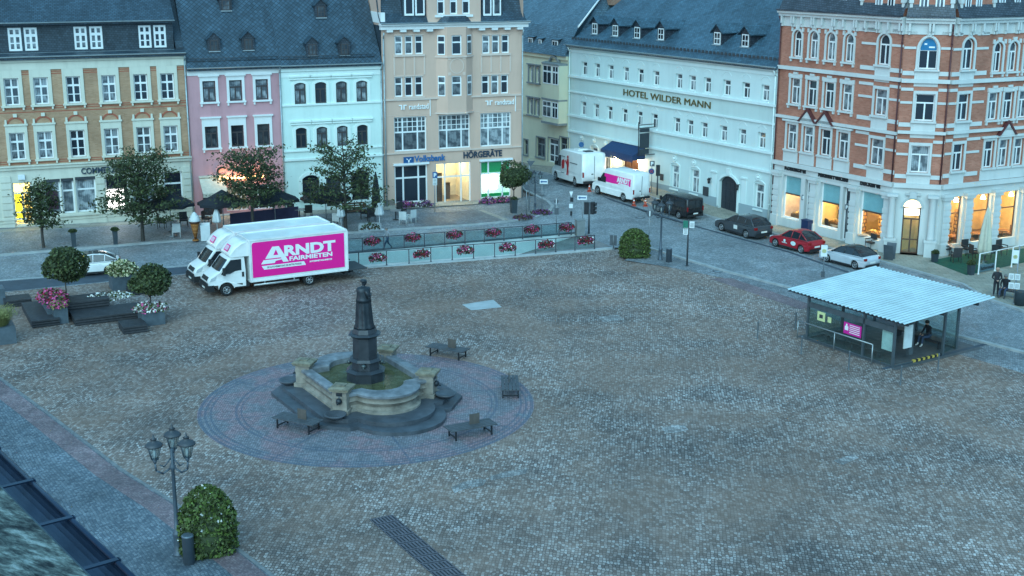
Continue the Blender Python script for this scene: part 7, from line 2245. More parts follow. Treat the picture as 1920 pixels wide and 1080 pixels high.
def stand_truck(o, fpx, az):
    f = G(*fpx); d = Vector((math.cos(az), math.sin(az), 0)); l = Vector((-d.y, d.x, 0))
    p = f - l * 1.0; o.location = (p.x, p.y, .006); o.rotation_euler = (0, 0, az)
fT, rT = G(426, 555.5), G(580, 535.5); azT = math.atan2(fT.y - rT.y, fT.x - rT.x)
stand_truck(t1, (426, 555.5), azT)
print('truck wheelbase', (fT - rT).length)
t2 = copy_tree(t1); t2['label'] = 'white box truck parked alongside, mostly hidden behind the nearer truck'; stand_truck(t2, (399.5, 537), azT)
t1['group'] = t2['group'] = 'white box trucks'
# ------------------------------------------------------------------ trees, shrubs, planters
M_bark = plain('bark', (0.06, 0.052, 0.045), .9, var=.3, scale=6, bump=.4)
M_pot = plain('planter_pot', (0.035, 0.05, 0.06), .6, var=.15)
M_steelpl = plain('planter_steel', (0.11, 0.14, 0.165), .5, .3, var=.2, scale=2)
M_deck = plain('dark_deck', (0.045, 0.045, 0.05), .6, var=.25, scale=4)

def tree(label, bpx, topy, boty, halfpx, seed, hb=.1, nl=38, leaves=8500, col=None):
    rng = random.Random(seed); b = G(*bpx, hb); o = empty('tree', b, 0, label, 'tree', 'street trees before the house row')
    zt = AT(bpx[0], topy, b).z - b.z; z0 = AT(bpx[0], boty, b).z - b.z
    rad = (AT(bpx[0] + halfpx, (topy + boty) / 2, b) - AT(bpx[0], (topy + boty) / 2, b)).length
    m = MB(); r0 = .05 + zt * .014
    tp = [(0, 0, -.1)]
    for k in range(1, 7): tp.append((rng.uniform(-.06, .06), rng.uniform(-.06, .06), (zt * .9) * k / 6))
    for k, (p, q) in enumerate(zip(tp[:-1], tp[1:])): m.cone(p, q, r0 * (1 - k / 7.5), r0 * (1 - (k + 1) / 7.5), 8, caps=False)
    ends = []
    for i in range(nl):
        f = (i + .5) / nl; z = z0 + (zt - z0) * (.02 + .72 * f ** .9); a = i * 2.4 + rng.uniform(-.4, .4)
        fr = (z - z0) / (zt - z0); L = rad * (1.08 - .5 * fr) * rng.uniform(.78, 1.2); rise = L * rng.uniform(.12, .4) + fr * .9
        p0 = Vector((0, 0, z)); p1 = Vector((math.cos(a) * L * .5, math.sin(a) * L * .5, z + rise * .45)); p2 = Vector((math.cos(a) * L, math.sin(a) * L, z + rise))
        m.cone(p0, p1, r0 * .32, r0 * .2, 5, caps=False); m.cone(p1, p2, r0 * .2, .012, 5, caps=False)
        ends.append((p0, p1, p2, L))
        for s in (-1, 1):
            q = p1 + Vector((math.cos(a + s * .8), math.sin(a + s * .8), rng.uniform(.1, .5))) * L * .38
            m.cone(p1, q, r0 * .14, .01, 4, caps=False); ends.append((p1, p1.lerp(q, .5), q, L * .4))
    m.build('trunk', M_bark, o)
    m = MB(); tot = sum(e[3] for e in ends)
    for p0, p1, p2, L in ends:
        n = int(leaves * L / tot)
        for _ in range(n):
            t_ = rng.random() ** .7
            p = p0.lerp(p1, t_ * 2) if t_ < .5 else p1.lerp(p2, t_ * 2 - 1)
            sp = .12 + .32 * (1 - abs(t_ - .55)) * min(1, L)
            p = p + Vector((rng.gauss(0, sp), rng.gauss(0, sp), rng.gauss(0, sp * .26)))
            leaf(m, p, rng.uniform(.075, .15), rng, 0 if rng.random() < .75 else 1, .9, .5)
    m.build('crown', col or [M_leafd, M_leaf], o)
    return o
tree('small slim street tree before the bank entrance at the left', (82, 464), 328, 432, 34, 3, nl=20, leaves=2800)
tree('street tree with wide spiky crown before the ochre bank house', (268, 452), 268, 428, 80, 5, leaves=6800)
tree('street tree behind the box trucks, before the pink house sign', (476, 441), 268, 392, 70, 8, leaves=4800, col=[M_leafd, M_leaf])
tree('sparse street tree before the mint house beside the closed umbrellas', (648, 430), 252, 402, 74, 11, nl=34, leaves=4200)

def dome(mb, rx, ry, rz, n, rng, s0, s1, mats=1, flower=0.0, fm=2, base=0.0, c=(0, 0, 0), full=False, jag=.16):
    bumps = [(Vector((rng.gauss(0, 1), rng.gauss(0, 1), rng.gauss(0, .8))).normalized(), rng.uniform(-jag, jag)) for _ in range(26)]
    for _ in range(n):
        d = Vector((rng.gauss(0, 1), rng.gauss(0, 1), rng.gauss(0, 1) if full else abs(rng.gauss(0, .9)))).normalized()
        k = 1 + sum(w * max(0, d.dot(b) - .6) * 2.5 for b, w in bumps); k *= rng.uniform(.8, 1.06)
        p = Vector((d.x * rx * k, d.y * ry * k, d.z * rz * k + base)) + Vector(c)
        mi = fm if rng.random() < flower else (0 if rng.random() < .6 else 1)
        leaf(mb, p, rng.uniform(s0, s1), rng, mi, .5, .65)
def shrub(label, bpx, x0, x1, topy, seed, flower):
    rng = random.Random(seed); b = G(*bpx); o = empty('shrub', b, 0, label, 'shrub')
    r = (AT(x1, bpx[1], b) - AT(x0, bpx[1], b)).length / 2; h = AT(bpx[0], topy, b).z
    m = MB(); m.lathe([(r * .8, 0), (r * .9, h * .3), (r * .8, h * .6), (r * .52, h * .84), (.25, h * .93), (.02, h * .97)], 16); m.build('dark_core', M_leafd, o)  # solid dark core inside the leaves, keeps the bush from being see-through
    m = MB()
    for _ in range(5200):
        a = rng.uniform(0, 6.283); f = rng.random() ** .85
        rr = r * (1.0 if f < .35 else math.sqrt(max(0, 1 - ((f - .35) / .65) ** 2.4)) * .97 + .03) * (.94 + .09 * math.sin(3 * a + seed) + .05 * math.sin(7 * f * 5 + a)) * rng.uniform(.9, 1.06)
        leaf(m, (rr * math.cos(a), rr * math.sin(a), f * h * rng.uniform(.97, 1.03)), rng.uniform(.045, .095), rng, 2 if rng.random() < flower else (0 if rng.random() < .55 else 1), .3, .7)
    m.build('foliage', [M_leaf, M_leafbr, M_fwhite], o)
shrub('large clipped green bush with a few white blossoms at the bottom left', (391, 1030), 338, 446, 914, 21, .018)
shrub('round clipped green bush at the end of the ramp railing by the street', (1189, 480), 1160, 1217, 430, 22, .0)

def flat_pts(o_px, pts): return [G(*p) for p in pts]
def deck(mb, q, z0, z1, layers=3):
    """stacked slats under a plank top; q = four ground points"""
    q = [(p.x, p.y) for p in q]
    area = sum(q[i][0] * q[(i + 1) % 4][1] - q[(i + 1) % 4][0] * q[i][1] for i in range(4))
    if area < 0: q = q[::-1]
    c = (sum(p[0] for p in q) / 4, sum(p[1] for p in q) / 4)
    st = (z1 - z0) / layers
    for k in range(layers):
        mb.prism([(c[0] + (p[0] - c[0]) * .97, c[1] + (p[1] - c[1]) * .97) for p in q], z0 + k * st, z0 + k * st + st * .35, m=1)
        mb.prism(q, z0 + k * st + st * .352, z0 + (k + 1) * st - .002, m=0)
    a, b, c2, d = [Vector((*p, 0)) for p in q]
    for k in range(1, 8):
        f = k / 8; p0, p1 = a.lerp(d, f), b.lerp(c2, f); dd = (d - a).normalized() * .012
        mb.poly([(p0.x - dd.x, p0.y - dd.y, z1 + .001), (p1.x - dd.x, p1.y - dd.y, z1 + .001), (p1.x + dd.x, p1.y + dd.y, z1 + .001), (p0.x + dd.x, p0.y + dd.y, z1 + .001)], m=1)
def rectq(px, L, Wd, az, shift=(0, 0)):
    """rectangle on the ground with its nearest corner seen at px"""
    p = G(*px); u = Vector((math.cos(R(az)), math.sin(R(az)), 0)); v = Vector((-u.y, u.x, 0)); p = p + u * shift[0] + v * shift[1]
    return [p, p + u * L, p + u * L + v * Wd, p + v * Wd]
def pbox(mb, q, z0, z1):
    mb.prism([(p.x, p.y) for p in q], z0, z1); c = sum(q, Vector((0, 0, 0))) / 4
    mb.prism([(c.x + (p.x - c.x) * .9, c.y + (p.y - c.y) * .9) for p in q], z1 + .001, z1 + .03)
AZP = 27
pl = empty('seat_platform', (0, 0, 0), 0, 'dark stepped wooden seating deck with a steel planter, at the left of the square', 'seating deck')
for nm, q, a, b in (('lower_deck', rectq((141, 612), 4.0, 2.1, AZP), 0, .42), ('upper_deck', rectq((141, 612), 3.3, 1.6, AZP, (-1.0, 2.0)), .43, .88), ('lower_deck', rectq((78, 614), 1.5, 4.4, AZP, (-.5, 0)), 0, .42)):
    m = MB(); deck(m, q, a, b); m.build(nm, [M_deck, M_black], pl)
m = MB(); pbox(m, rectq((103, 609), .75, .9, AZP), 0, .9); pbox(m, rectq((96, 612), 1.0, 3.4, AZP, (.0, 1.02)), .2, .93); m.build('planter', M_steelpl, pl)
def flowers(label, c, rx, ry, rz, n, mats, seed, s=(.05, .1), fl=.6, rot=AZP, kind='flowers'):
    rng = random.Random(seed); m = MB()
    for _ in range(n):
        d = Vector((rng.gauss(0, 1), rng.gauss(0, 1), abs(rng.gauss(0, .8)))).normalized() * rng.uniform(.55, 1.05)
        k = rng.random(); leaf(m, (d.x * rx, d.y * ry, d.z * rz), rng.uniform(*s), rng, 0 if k > fl else (1 if rng.random() < .72 or len(mats) < 3 else 2), .9, .75)
    o = m.build(kind, mats, None, c, R(rot)); tag(o, label, 'flowers'); return o
q = rectq((96, 612), 1.0, 3.4, AZP, (.5, 2.4)); flowers('bed of pink flowers in the steel planter of the stepped seating deck', q[0] + Vector((0, 0, .95)), .9, 1.7, .5, 900, [M_leaf, M_fpink, M_fred], 31)
q = rectq((96, 612), 1, 1, AZP, (.5, .5)); flowers('small clump of pink flowers and yellow grass at the deck planter front', q[0] + Vector((0, 0, .95)), .55, .5, .35, 320, [M_grass, M_fpink, M_leafbr], 32)
q = rectq((141, 612), 1, 1, AZP, (2.4, 2.9)); flowers('trailing white flowers along the back of the stepped seating deck', q[0] + Vector((0, 0, .6)), 1.4, .5, .45, 480, [M_leaf, M_fwhite], 33)
def ball_tree(label, c, trunk_h, rx, rz, seed, n=3200):
    o = empty('ball_tree', c, 0, label, 'tree', 'clipped ball trees'); rng = random.Random(seed)
    m = MB(); m.cone((0, 0, -.1), (.02, 0, trunk_h), .045, .035, 7)
    for k in range(6): a = k * 1.05; m.cone((0, 0, trunk_h - .15), (math.cos(a) * rx * .6, math.sin(a) * rx * .6, trunk_h + rz * .8), .025, .01, 5)
    m.build('trunk', M_bark, o)
    m = MB(); m.ball((0, 0, trunk_h + rz), rx * .7, 14, 8, m=0, sz=rz / rx); dome(m, rx * 1.04, rx * .98, rz, n, rng, .06, .13, base=trunk_h + rz, full=True, jag=.28); m.build('crown', [M_leafd, M_leaf], o)
bt = G(127, 584)
ball_tree('clipped ball tree rising from the pink flower planter at the left, before the white car', bt + Vector((0, 0, .9)), max(.2, AT(125, 525, bt).z - .9), 1.12, (AT(125, 466, bt).z - AT(125, 525, bt).z) / 2, 41)
def planter_box(label, px, L, Wd, h, az=AZP):
    m = MB(); pbox(m, rectq(px, L, Wd, az), 0, h); m.box(0, 0, 0, 0, 0, 0) if False else None
    o = m.build('planter_box', M_steelpl); tag(o, label, 'planter', 'steel planter boxes'); return rectq(px, L, Wd, az)
def slab_seat(label, px, L, Wd, az=AZP):
    m = MB(); deck(m, rectq(px, L, Wd, az), .0, .42); o = m.build('slat_seat', [M_deck, M_black]); tag(o, label, 'seat', 'slatted block seats')
q = planter_box('steel planter box under the cream hydrangea', (212, 547), 1.5, 1.3, .95); c = sum(q, Vector((0, 0, 0))) / 4
flowers('round cream hydrangea bush in a steel planter', c + Vector((0, 0, .95)), 1.0, .95, .85, 1300, [M_leaf, M_fyel, M_leafbr], 34, (.06, .12), .62, kind='hydrangea')
slab_seat('slatted block seat joined to the cream hydrangea planter', (243, 555), 1.3, 1.0)
q = planter_box('steel planter box under the ball tree with white and pink flowers', (268, 613), 1.25, 1.25, .78); c = sum(q, Vector((0, 0, 0))) / 4
flowers('white and pink flowers round the foot of the ball tree beside the trucks', c + Vector((0, 0, .78)), 1.0, .95, .42, 700, [M_leaf, M_fwhite, M_fpink], 35)
ball_tree('clipped ball tree in the planter nearest the trucks', c + Vector((0, 0, .8)), max(.5, AT(279, 553, c).z - .8), 1.0, (AT(279, 501, c).z - AT(279, 553, c).z) / 2, 42)
slab_seat('slatted block seat before the ball tree planter nearest the trucks', (232, 628), 1.3, 1.5)
q = planter_box('steel planter box with yellow grass at the left edge', (-28, 651), 1.6, 1.5, .9); c = sum(q, Vector((0, 0, 0))) / 4
m = MB(); rng = random.Random(6)
for _ in range(1500):
    a = rng.uniform(0, 6.28); r = rng.random() ** .5 * .5; L = rng.uniform(.5, 1.0); l_ = rng.uniform(.2, .7)
    p = Vector((r * math.cos(a), r * math.sin(a), 0)); e = p + Vector((math.cos(a) * l_, math.sin(a) * l_, L)); w = Vector((-math.sin(a), math.cos(a), 0)) * .012; m.poly([p - w, p + w, e]); 
    if rng.random() < .5: leaf(m, e, .06, rng, 0, 0, .3)
o = m.build('ornamental_grass', M_grass, None, c + Vector((0, 0, .9))); tag(o, 'yellow ornamental grass in the steel planter at the left edge', 'grass plant')
slab_seat('slatted block seat at the far left edge behind the seating deck', (10, 578), 1.5, 1.3)
q = planter_box('dark planter box at the left edge behind the block seat', (-22, 575), 1.0, 1.2, .95)

def pot(label, bpx, topy, wpx, seed, plant=True, hb=.1, grp='tall plant pots', tree_=None):
    b = G(*bpx, hb); o = empty('plant_pot', b, R(20), label, 'plant pot', grp); h = AT(bpx[0], topy, b).z - b.z; w = (AT(bpx[0] + wpx, bpx[1], b) - b).length
    m = MB(); m.prism([(-w * .4, -w * .4), (w * .4, -w * .4), (w * .4, w * .4), (-w * .4, w * .4)], 0, h, scale=1.25); m.build('pot', M_pot, o)
    rng = random.Random(seed)
    m = MB(); dome(m, w * .62, w * .62, w * .45, 420 if plant else 60, rng, .06, .12, base=h); m.build('plant', [M_leafd, M_leaf], o)
    return b, h
pot('tall dark plant pot between the two trees on the left pavement', (139, 462), 434, 10, 51)
pot('tall dark plant pot with ragged plant, left of the wide street tree', (217, 458), 431, 10, 52)
b, h = pot('big dark tub of the round potted tree on the pavement corner', (963, 399), 374, 12, 53, False)
m = None
ball_tree('round potted tree in a dark tub before the green shop window', b + Vector((0, 0, h)), AT(963, 354, b).z - b.z - h, 1.25, (AT(972, 308, b).z - AT(972, 354, b).z) / 2, 43, 2000)
for i, (px, py, lab) in enumerate(((762, 388, 'purple flower mound under the bank window, the left one of two'), (795, 387, 'purple and white flower mound under the bank window, the right one of two'), (915, 381, 'purple flower mound under the green shop window'), (945, 379, 'pink flower mound left of the potted tree'))):
    f = flowers(lab, G(px, py, .1), .85, .55, .55, 330, [M_leafd, M_fpurp, M_fpink if i != 1 else M_fwhite], 60 + i, (.06, .11), .55, 22); f['group'] = 'flower mounds by the beige house'
for i, (px, py, lab) in enumerate(((982, 409, 'left'), (1015, 400, 'right'))): f = flowers(f'low dark reddish plant bed on the pavement corner, {lab} of two', G(px, py, .1), .9, .7, .3, 260, [M_brownpl, M_fpurp, M_leafd], 70 + i, (.06, .12), .4, 22, 'plant_bed')
# ------------------------------------------------------------------ people
M_skin = plain('skin', (0.42, 0.26, 0.19), .6, var=.08); M_jacket = plain('dark_jacket', (0.022, 0.024, 0.03), .8, var=.2); M_jeans = plain('jeans', (0.05, 0.075, 0.13), .85, var=.2); M_greytop = plain('grey_top', (0.27, 0.29, 0.31), .85, var=.15); M_shoe = plain('shoe', (0.06, 0.06, 0.065), .6); M_hair = plain('grey_hair', (0.18, 0.17, 0.16), .8); M_paleshoe = plain('pale_shoe', (0.5, 0.5, 0.48), .6); M_darkhair = plain('dark_hair', (0.03, 0.025, 0.02), .8)
def person(label, J, loc, rz, top, legs, shoe, hair, scale=1.0, face=0.0, hood=False):
    """one skin-modifier body; J maps joint -> (x,y,z), x = facing direction"""
    names = ['pelvis', 'belly', 'chest', 'neck', 'head0', 'head1']
    V, E, Rr = [], [], []
    idx = {}
    def add(n, p, r): idx[n] = len(V); V.append(Vector(p)); Rr.append(r)
    P = J
    add('pelvis', P['pelvis'], .145); add('belly', P['belly'], .135); add('chest', P['chest'], .165); add('neck', P['neck'], .06)
    hd = Vector(P['head']); nk = Vector(P['neck']); up = (hd - nk).normalized()
    add('h1', nk + up * .09, .075); add('h2', hd, .10); add('h3', hd + up * .09, .085)
    E += [(0, 1), (1, 2), (2, 3), (3, 4), (4, 5), (5, 6)]
    for s in 'lr':
        add('hip' + s, P['hip' + s], .10); add('knee' + s, P['knee' + s], .07); add('ank' + s, P['ank' + s], .045); add('toe' + s, P['toe' + s], .045)
        E += [(idx['pelvis'], idx['hip' + s]), (idx['hip' + s], idx['knee' + s]), (idx['knee' + s], idx['ank' + s]), (idx['ank' + s], idx['toe' + s])]
        add('sh' + s, P['sh' + s], .075); add('el' + s, P['el' + s], .052); add('wr' + s, P['wr' + s], .036); w, e = Vector(P['wr' + s]), Vector(P['el' + s]); d = (w - e).normalized(); add('pm' + s, w + d * .07, .036)
        E += [(idx['chest'], idx['sh' + s]), (idx['sh' + s], idx['el' + s]), (idx['el' + s], idx['wr' + s]), (idx['wr' + s], idx['pm' + s])]
        sd = d.orthogonal().normalized()
        for k in range(4):
            add(f'f{s}{k}', w + d * (.125 + .012 * (1.5 - abs(k - 1.5))) + sd * (k - 1.5) * .019, .009); E.append((idx['pm' + s], idx[f'f{s}{k}']))
        add(f't{s}', w + d * .06 + sd * .055, .010); E.append((idx['pm' + s], idx[f't{s}']))
    me = bpy.data.meshes.new('person_cage'); me.from_pydata([tuple(v) for v in V], E, []); ob = bpy.data.objects.new('person_cage', me); COL.objects.link(ob)
    ob.modifiers.new('skin', 'SKIN'); ob.modifiers.new('sub', 'SUBSURF').levels = 1
    bpy.context.view_layer.update()
    for i, sv in enumerate(me.skin_vertices[0].data): sv.radius = (Rr[i], Rr[i]); sv.use_root = (i == 0)
    bpy.context.view_layer.update()
    res = bpy.data.meshes.new_from_object(ob.evaluated_get(bpy.context.evaluated_depsgraph_get()))
    bpy.data.objects.remove(ob)
    for mt in (top, legs, shoe, M_skin): res.materials.append(mt)
    cls = {}
    for n in idx: cls[n] = 0
    for n in idx:
        if n.startswith(('hip', 'knee', 'pelvis')): cls[n] = 1
        if n.startswith(('ank', 'toe')): cls[n] = 2
        if n.startswith(('h1', 'h2', 'h3', 'pm', 'f', 't')) and not n.startswith('toe'): cls[n] = 3
    KN = [(n, V[i]) for n, i in idx.items()]
    for s in 'lr':
        for f in (.33, .66): KN += [('knee', V[idx['hip' + s]].lerp(V[idx['knee' + s]], f)), ('knee', V[idx['knee' + s]].lerp(V[idx['ank' + s]], f * .9)), ('sh', V[idx['sh' + s]].lerp(V[idx['el' + s]], f)), ('sh', V[idx['el' + s]].lerp(V[idx['wr' + s]], f))]
    cls['knee'] = 1; cls['sh'] = 0
    for p in res.polygons:
        c = p.center; n = min(KN, key=lambda q: (q[1] - c).length_squared)[0]; p.material_index = cls[n]; p.use_smooth = True
    o = bpy.data.objects.new('person', res); link(o); o.location = loc; o.rotation_euler = (0, 0, rz); o.scale = (scale,) * 3; tag(o, label, 'person')
    m = MB(); f = Vector((math.cos(face), math.sin(face), 0)); l = Vector((-f.y, f.x, 0)); hc = hd + up * .035
    for k in range(40):
        pass
    m.lathe([(.105, -.02), (.115, .03), (.105, .08), (.07, .115), (.01, .13)], 12, tuple(hc - f * .018)); m.build('hair', hair, o)
    m = MB(); m.cone(hd + f * .095, hd + f * .125 - up * .03, .014, .018, 5, m=0)
    for s in (-1, 1): m.ball(tuple(hd + f * .095 + l * .035 * s + up * .02), .011, 6, 4, m=1); m.ball(tuple(hd + l * .105 * s), .024, 6, 4, m=0)
    m.box(*sorted((hd.x + f.x * .09, hd.x + f.x * .1)), hd.y - .02, hd.y + .02, hd.z - .055, hd.z - .047, m=2); m.build('face', [M_skin, M_darkhair, M_red], o)
    return o
stand_J = dict(pelvis=(0, 0, .95), belly=(0, 0, 1.1), chest=(.01, 0, 1.32), neck=(.01, 0, 1.5), head=(.03, 0, 1.63), hipl=(0, .09, .9), hipr=(0, -.09, .9), kneel=(.02, .1, .5), kneer=(.02, -.1, .5), ankl=(0, .11, .08), ankr=(0, -.11, .08), toel=(.15, .13, .04), toer=(.15, -.13, .04), shl=(0, .2, 1.42), shr=(0, -.2, 1.42), ell=(.0, .27, 1.14), elr=(.0, -.27, 1.14), wrl=(.16, .2, .98), wrr=(.16, -.2, .98))
walk_J = dict(stand_J, kneel=(.22, .09, .52), ankl=(.34, .09, .1), toel=(.48, .1, .06), kneer=(-.08, -.09, .5), ankr=(-.36, -.09, .17), toer=(-.26, -.09, .05), ell=(-.16, .25, 1.16), wrl=(-.12, .26, .94), elr=(.1, -.25, 1.15), wrr=(.28, -.2, 1.02), head=(.07, 0, 1.63))
sit_J = dict(pelvis=(0, 0, .52), belly=(.0, 0, .68), chest=(.05, 0, .9), neck=(.1, 0, 1.08), head=(.16, 0, 1.2), hipl=(.04, .1, .5), hipr=(.04, -.1, .5), kneel=(.46, .14, .52), kneer=(.46, -.14, .5), ankl=(.5, .15, .09), ankr=(.52, -.15, .09), toel=(.65, .16, .04), toer=(.67, -.16, .04), shl=(.06, .2, 1.0), shr=(.06, -.2, 1.0), ell=(.18, .24, .74), elr=(.18, -.24, .74), wrl=(.4, .12, .64), wrr=(.4, -.12, .64))
pw = G(727, 468); person('walking person in grey top and jeans beyond the far flower railing', walk_J, pw, R(200), M_greytop, M_jeans, M_shoe, M_hair, height(727, 468, 427) / 1.73)
ps = G(1866, 556, .1); person('standing person in a dark jacket with light hands clasped, before the cafe terrace', dict(stand_J, wrl=(.24, .05, 1.05), wrr=(.24, -.05, 1.05)), ps, R(-100), M_jacket, M_jacket, M_shoe, M_skin, 1.02)
pq = G(1884, 556, .1); person('person in dark jacket and jeans sitting on the bench at the right edge', sit_J, pq, R(-130), M_jacket, M_jeans, M_shoe, M_hair, 1.05)
px_ = SB + Vector((math.cos(SAZ) * 4.55 - math.sin(SAZ) * 1.55, math.sin(SAZ) * 4.55 + math.cos(SAZ) * 1.55, .012)); person('person in dark clothes with pale shoes sitting inside the glass bus shelter', sit_J, px_, R(200), M_jacket, M_jeans, M_paleshoe, M_darkhair, 1.05)
m = MB(); m.box(-.3, .3, -.9, 2.4, .4, .47); [m.box(-.25, .25, y - .04, y + .04, 0, .399) for y in (-.7, .8, 2.2)]
o = m.build('bench', M_deck, None, px_ + Vector((.12, -.02, 0)), SAZ); tag(o, 'slatted bench inside the glass bus shelter', 'bench')
m = MB(); m.box(-.28, .28, -.4, 1.8, .4, .47); [m.box(-.22, .22, y - .04, y + .04, 0, .399) for y in (-.2, 1.6)]
o = m.build('bench', M_deck, None, pq, R(-130 + 0)); tag(o, 'dark bench by the bus stop sign at the right edge', 'bench')
# ------------------------------------------------------------------ signs, traffic lights, terrace furniture, near roof
M_galv = plain('galvanised', (.26, .29, .31), .45, .5, var=.12); M_signw = plain('sign_white', (.68, .72, .72), .4, var=.05); M_signg = plain('sign_green', (.02, .16, .11), .4); M_signback = plain('sign_back', (.09, .105, .12), .5, .3); M_signy = plain('sign_yellowish', (.55, .55, .30), .45)
BM = dict(w=M_signw, b=M_blue, g=M_signg, d=M_signback, r=M_red, k=M_black, y=M_signy)
def sign(label, bpx, topy, boards, r=.035, hb=0.0, mat=None, cat='sign', name='sign_post', az=None):
    """post standing on bpx up to row topy; boards = (px, py, width, height in px, colour, shape[, mark])"""
    b = G(*bpx, hb); o = empty(name, b, 0, label, cat); h = AT(bpx[0], topy, b).z - b.z
    m = MB(); m.cone((0, 0, 0), (0, 0, h), r, r, 8); m.cone((0, 0, 0), (0, 0, .06), r * 2, r * 1.6, 8); m.build('post', mat or M_galv, o)
    f = math.atan2(b.y, b.x) if az is None else R(az); k = (AT(bpx[0] + 1, bpx[1], b) - AT(bpx[0], bpx[1], b)).length
    for bd in boards:
        px, py, w, hh, c, shp = bd[:6]; p = AT(px, py, b) - b; w *= k; hh *= k * 1.03
        m = MB(); m.M = Matrix.Translation((p.x, p.y, p.z)) @ Matrix.Rotation(f - math.pi / 2, 4, 'Z') @ Matrix.Translation((0, -.05, 0))
        if shp == 'o': m.M = m.M @ Matrix.Rotation(R(90), 4, 'X'); m.lathe([(w / 2, -.015), (w / 2, .015)], 20)
        elif shp == 't': m.extr([(-w / 2, hh / 2), (0, -hh / 2), (w / 2, hh / 2)][::-1], -.015, .015)
        else: m.box(-w / 2, w / 2, -.015, .015, -hh / 2, hh / 2)
        q = m.build('board', BM[c], o)
        if len(bd) > 6:
            mk = bd[6]; m2 = MB(); m2.M = Matrix.Translation((p.x, p.y, p.z)) @ Matrix.Rotation(f - math.pi / 2, 4, 'Z') @ Matrix.Translation((0, -.075, 0))
            if mk == 'arrow': m2.extr([(-w * .42, 0), (-w * .2, hh * .34), (-w * .2, hh * .14), (w * .4, hh * .14), (w * .4, -hh * .14), (-w * .2, -hh * .14), (-w * .2, -hh * .34)][::-1], 0, .006); m2.build('arrow', M_blue if c == 'w' else M_signw, q)
            elif mk == 'ring': m2.M = m2.M @ Matrix.Rotation(R(90), 4, 'X'); m2.lathe([(w * .36, 0), (w * .36, .005), (w * .22, .006), (w * .2, 0)], 18); m2.build('ring', M_signy, q)
            elif mk == 'bar': m2.box(-w * .08, w * .08, 0, .006, -hh * .4, hh * .4); m2.build('bar', M_signw, q)
            elif mk == 'cross': m2.M = m2.M @ Matrix.Rotation(R(45), 4, 'Y'); m2.box(-w * .4, w * .4, 0, .006, -.03, .03); m2.box(-.03, .03, -.001, .005, -w * .4, w * .4); m2.build('cross', M_red, q)
            elif mk == 'lines': [m2.box(-w * .36, w * .36, 0, .006, hh * z - hh * .03, hh * z + hh * .03) for z in (-.3, -.12, .06, .24)]; m2.build('print', M_signback, q)
            else: lettering(mk, hh * .85, M_signw, q, m2.M @ Matrix.Translation((-w * .28, 0, -hh * .3)), .004, .02)
    return o
sign('tall dark signpost with green and white finger boards, right of the lantern lamp', (1288, 499), 412, [(1285.5, 421, 9, 15, 'g', 's'), (1285.5, 433, 9, 13, 'w', 's', 'lines'), (1297.5, 421, 9, 12, 'w', 's', 'lines')], .06, mat=M_dkgrey)
sign('thin pole with a dark round sign beside the lantern lamp by the street', (1216, 471), 392, [(1218.5, 400, 13, 13, 'd', 'o', 'bar')], .03)
sign('white one-way arrow sign on a thin pole on the pavement corner', (1016, 396), 336, [(1019.5, 340.5, 15, 8, 'w', 's', 'arrow')], .03, .1)
sign('white one-way arrow sign on a thin pole beside the ticket machine', (1092, 437), 365, [(1091.5, 370.5, 18, 8, 'w', 's', 'arrow')], .03)
sign('grey-backed round sign over a small board on a pole, left of the stickered post', (1043, 437), 371, [(1043, 377.5, 8, 13, 'd', 'o', 'bar'), (1043.5, 396, 8, 12, 'd', 's')], .035)
sign('slim post with small black and white boards in the street', (1071, 408), 359, [(1071, 364, 7, 10, 'w', 't'), (1072, 374, 6, 8, 'k', 's'), (1070.5, 386, 7, 8, 'w', 's'), (1071, 400, 4, 8, 'k', 's')], .03)
sign('triangular road sign seen from behind, above the pavement corner', (992, 396), 298, [(995, 307, 16, 11, 'd', 't')], .035, .1)
sign('grey-backed round sign on a pole left of the corner lamp', (987, 405), 342, [(988.5, 351, 10, 14, 'd', 'o')], .03, .1)
sign('blue parking sign over two white plates, before the beige house door', (815.5, 399), 322, [(815.5, 328, 9, 11, 'b', 's', 'P'), (815.5, 337.5, 8, 6, 'w', 's', 'lines'), (815.5, 344, 8, 6, 'w', 's', 'lines')], .035, .1)
sign('parking and no-stopping signs on a pole beside the hotel awning', (1221, 362), 302, [(1223, 306.5, 9, 10, 'd', 's', 'P'), (1221.5, 321, 11, 11, 'b', 'o', 'cross')], .03, .1)
sign('round sign on a post before the hotel, left of the awning', (1093, 330), 265, [(1090, 271, 10, 11, 'b', 'o'), (1091, 285, 12, 16, 'k', 's')], .03, .1)
sign('bus stop sign with pale board behind the shelter roof', (1543, 521), 458, [(1545.5, 470, 12, 22, 'w', 's', 'ring'), (1543, 514, 7, 11, 'd', 's')], .035)
sign('bus stop sign with four timetable cases at the right edge', (1901, 570), 460, [(1904, 481, 12, 26, 'w', 's', 'ring'), (1896.5, 518, 10, 12, 'w', 's', 'lines'), (1908, 519, 10, 12, 'w', 's', 'lines'), (1896, 535, 10, 12, 'w', 's', 'lines'), (1907, 536, 10, 12, 'w', 's', 'lines')], .045, .1)
sign('parking sign before the left bakery window', (1504, 432), 364, [(1506.5, 370, 7, 10, 'd', 's', 'P')], .03, .1)
sign('parking sign before the middle bakery window', (1585, 452), 381, [(1587.5, 388, 7, 10, 'd', 's', 'P')], .03, .1)
sign('pair of dark back-to-back boards on a short post at the railing end', (1150, 468), 438, [(1146.5, 450, 6, 19, 'd', 's'), (1153.5, 450.5, 6, 19, 'd', 's')], .04)
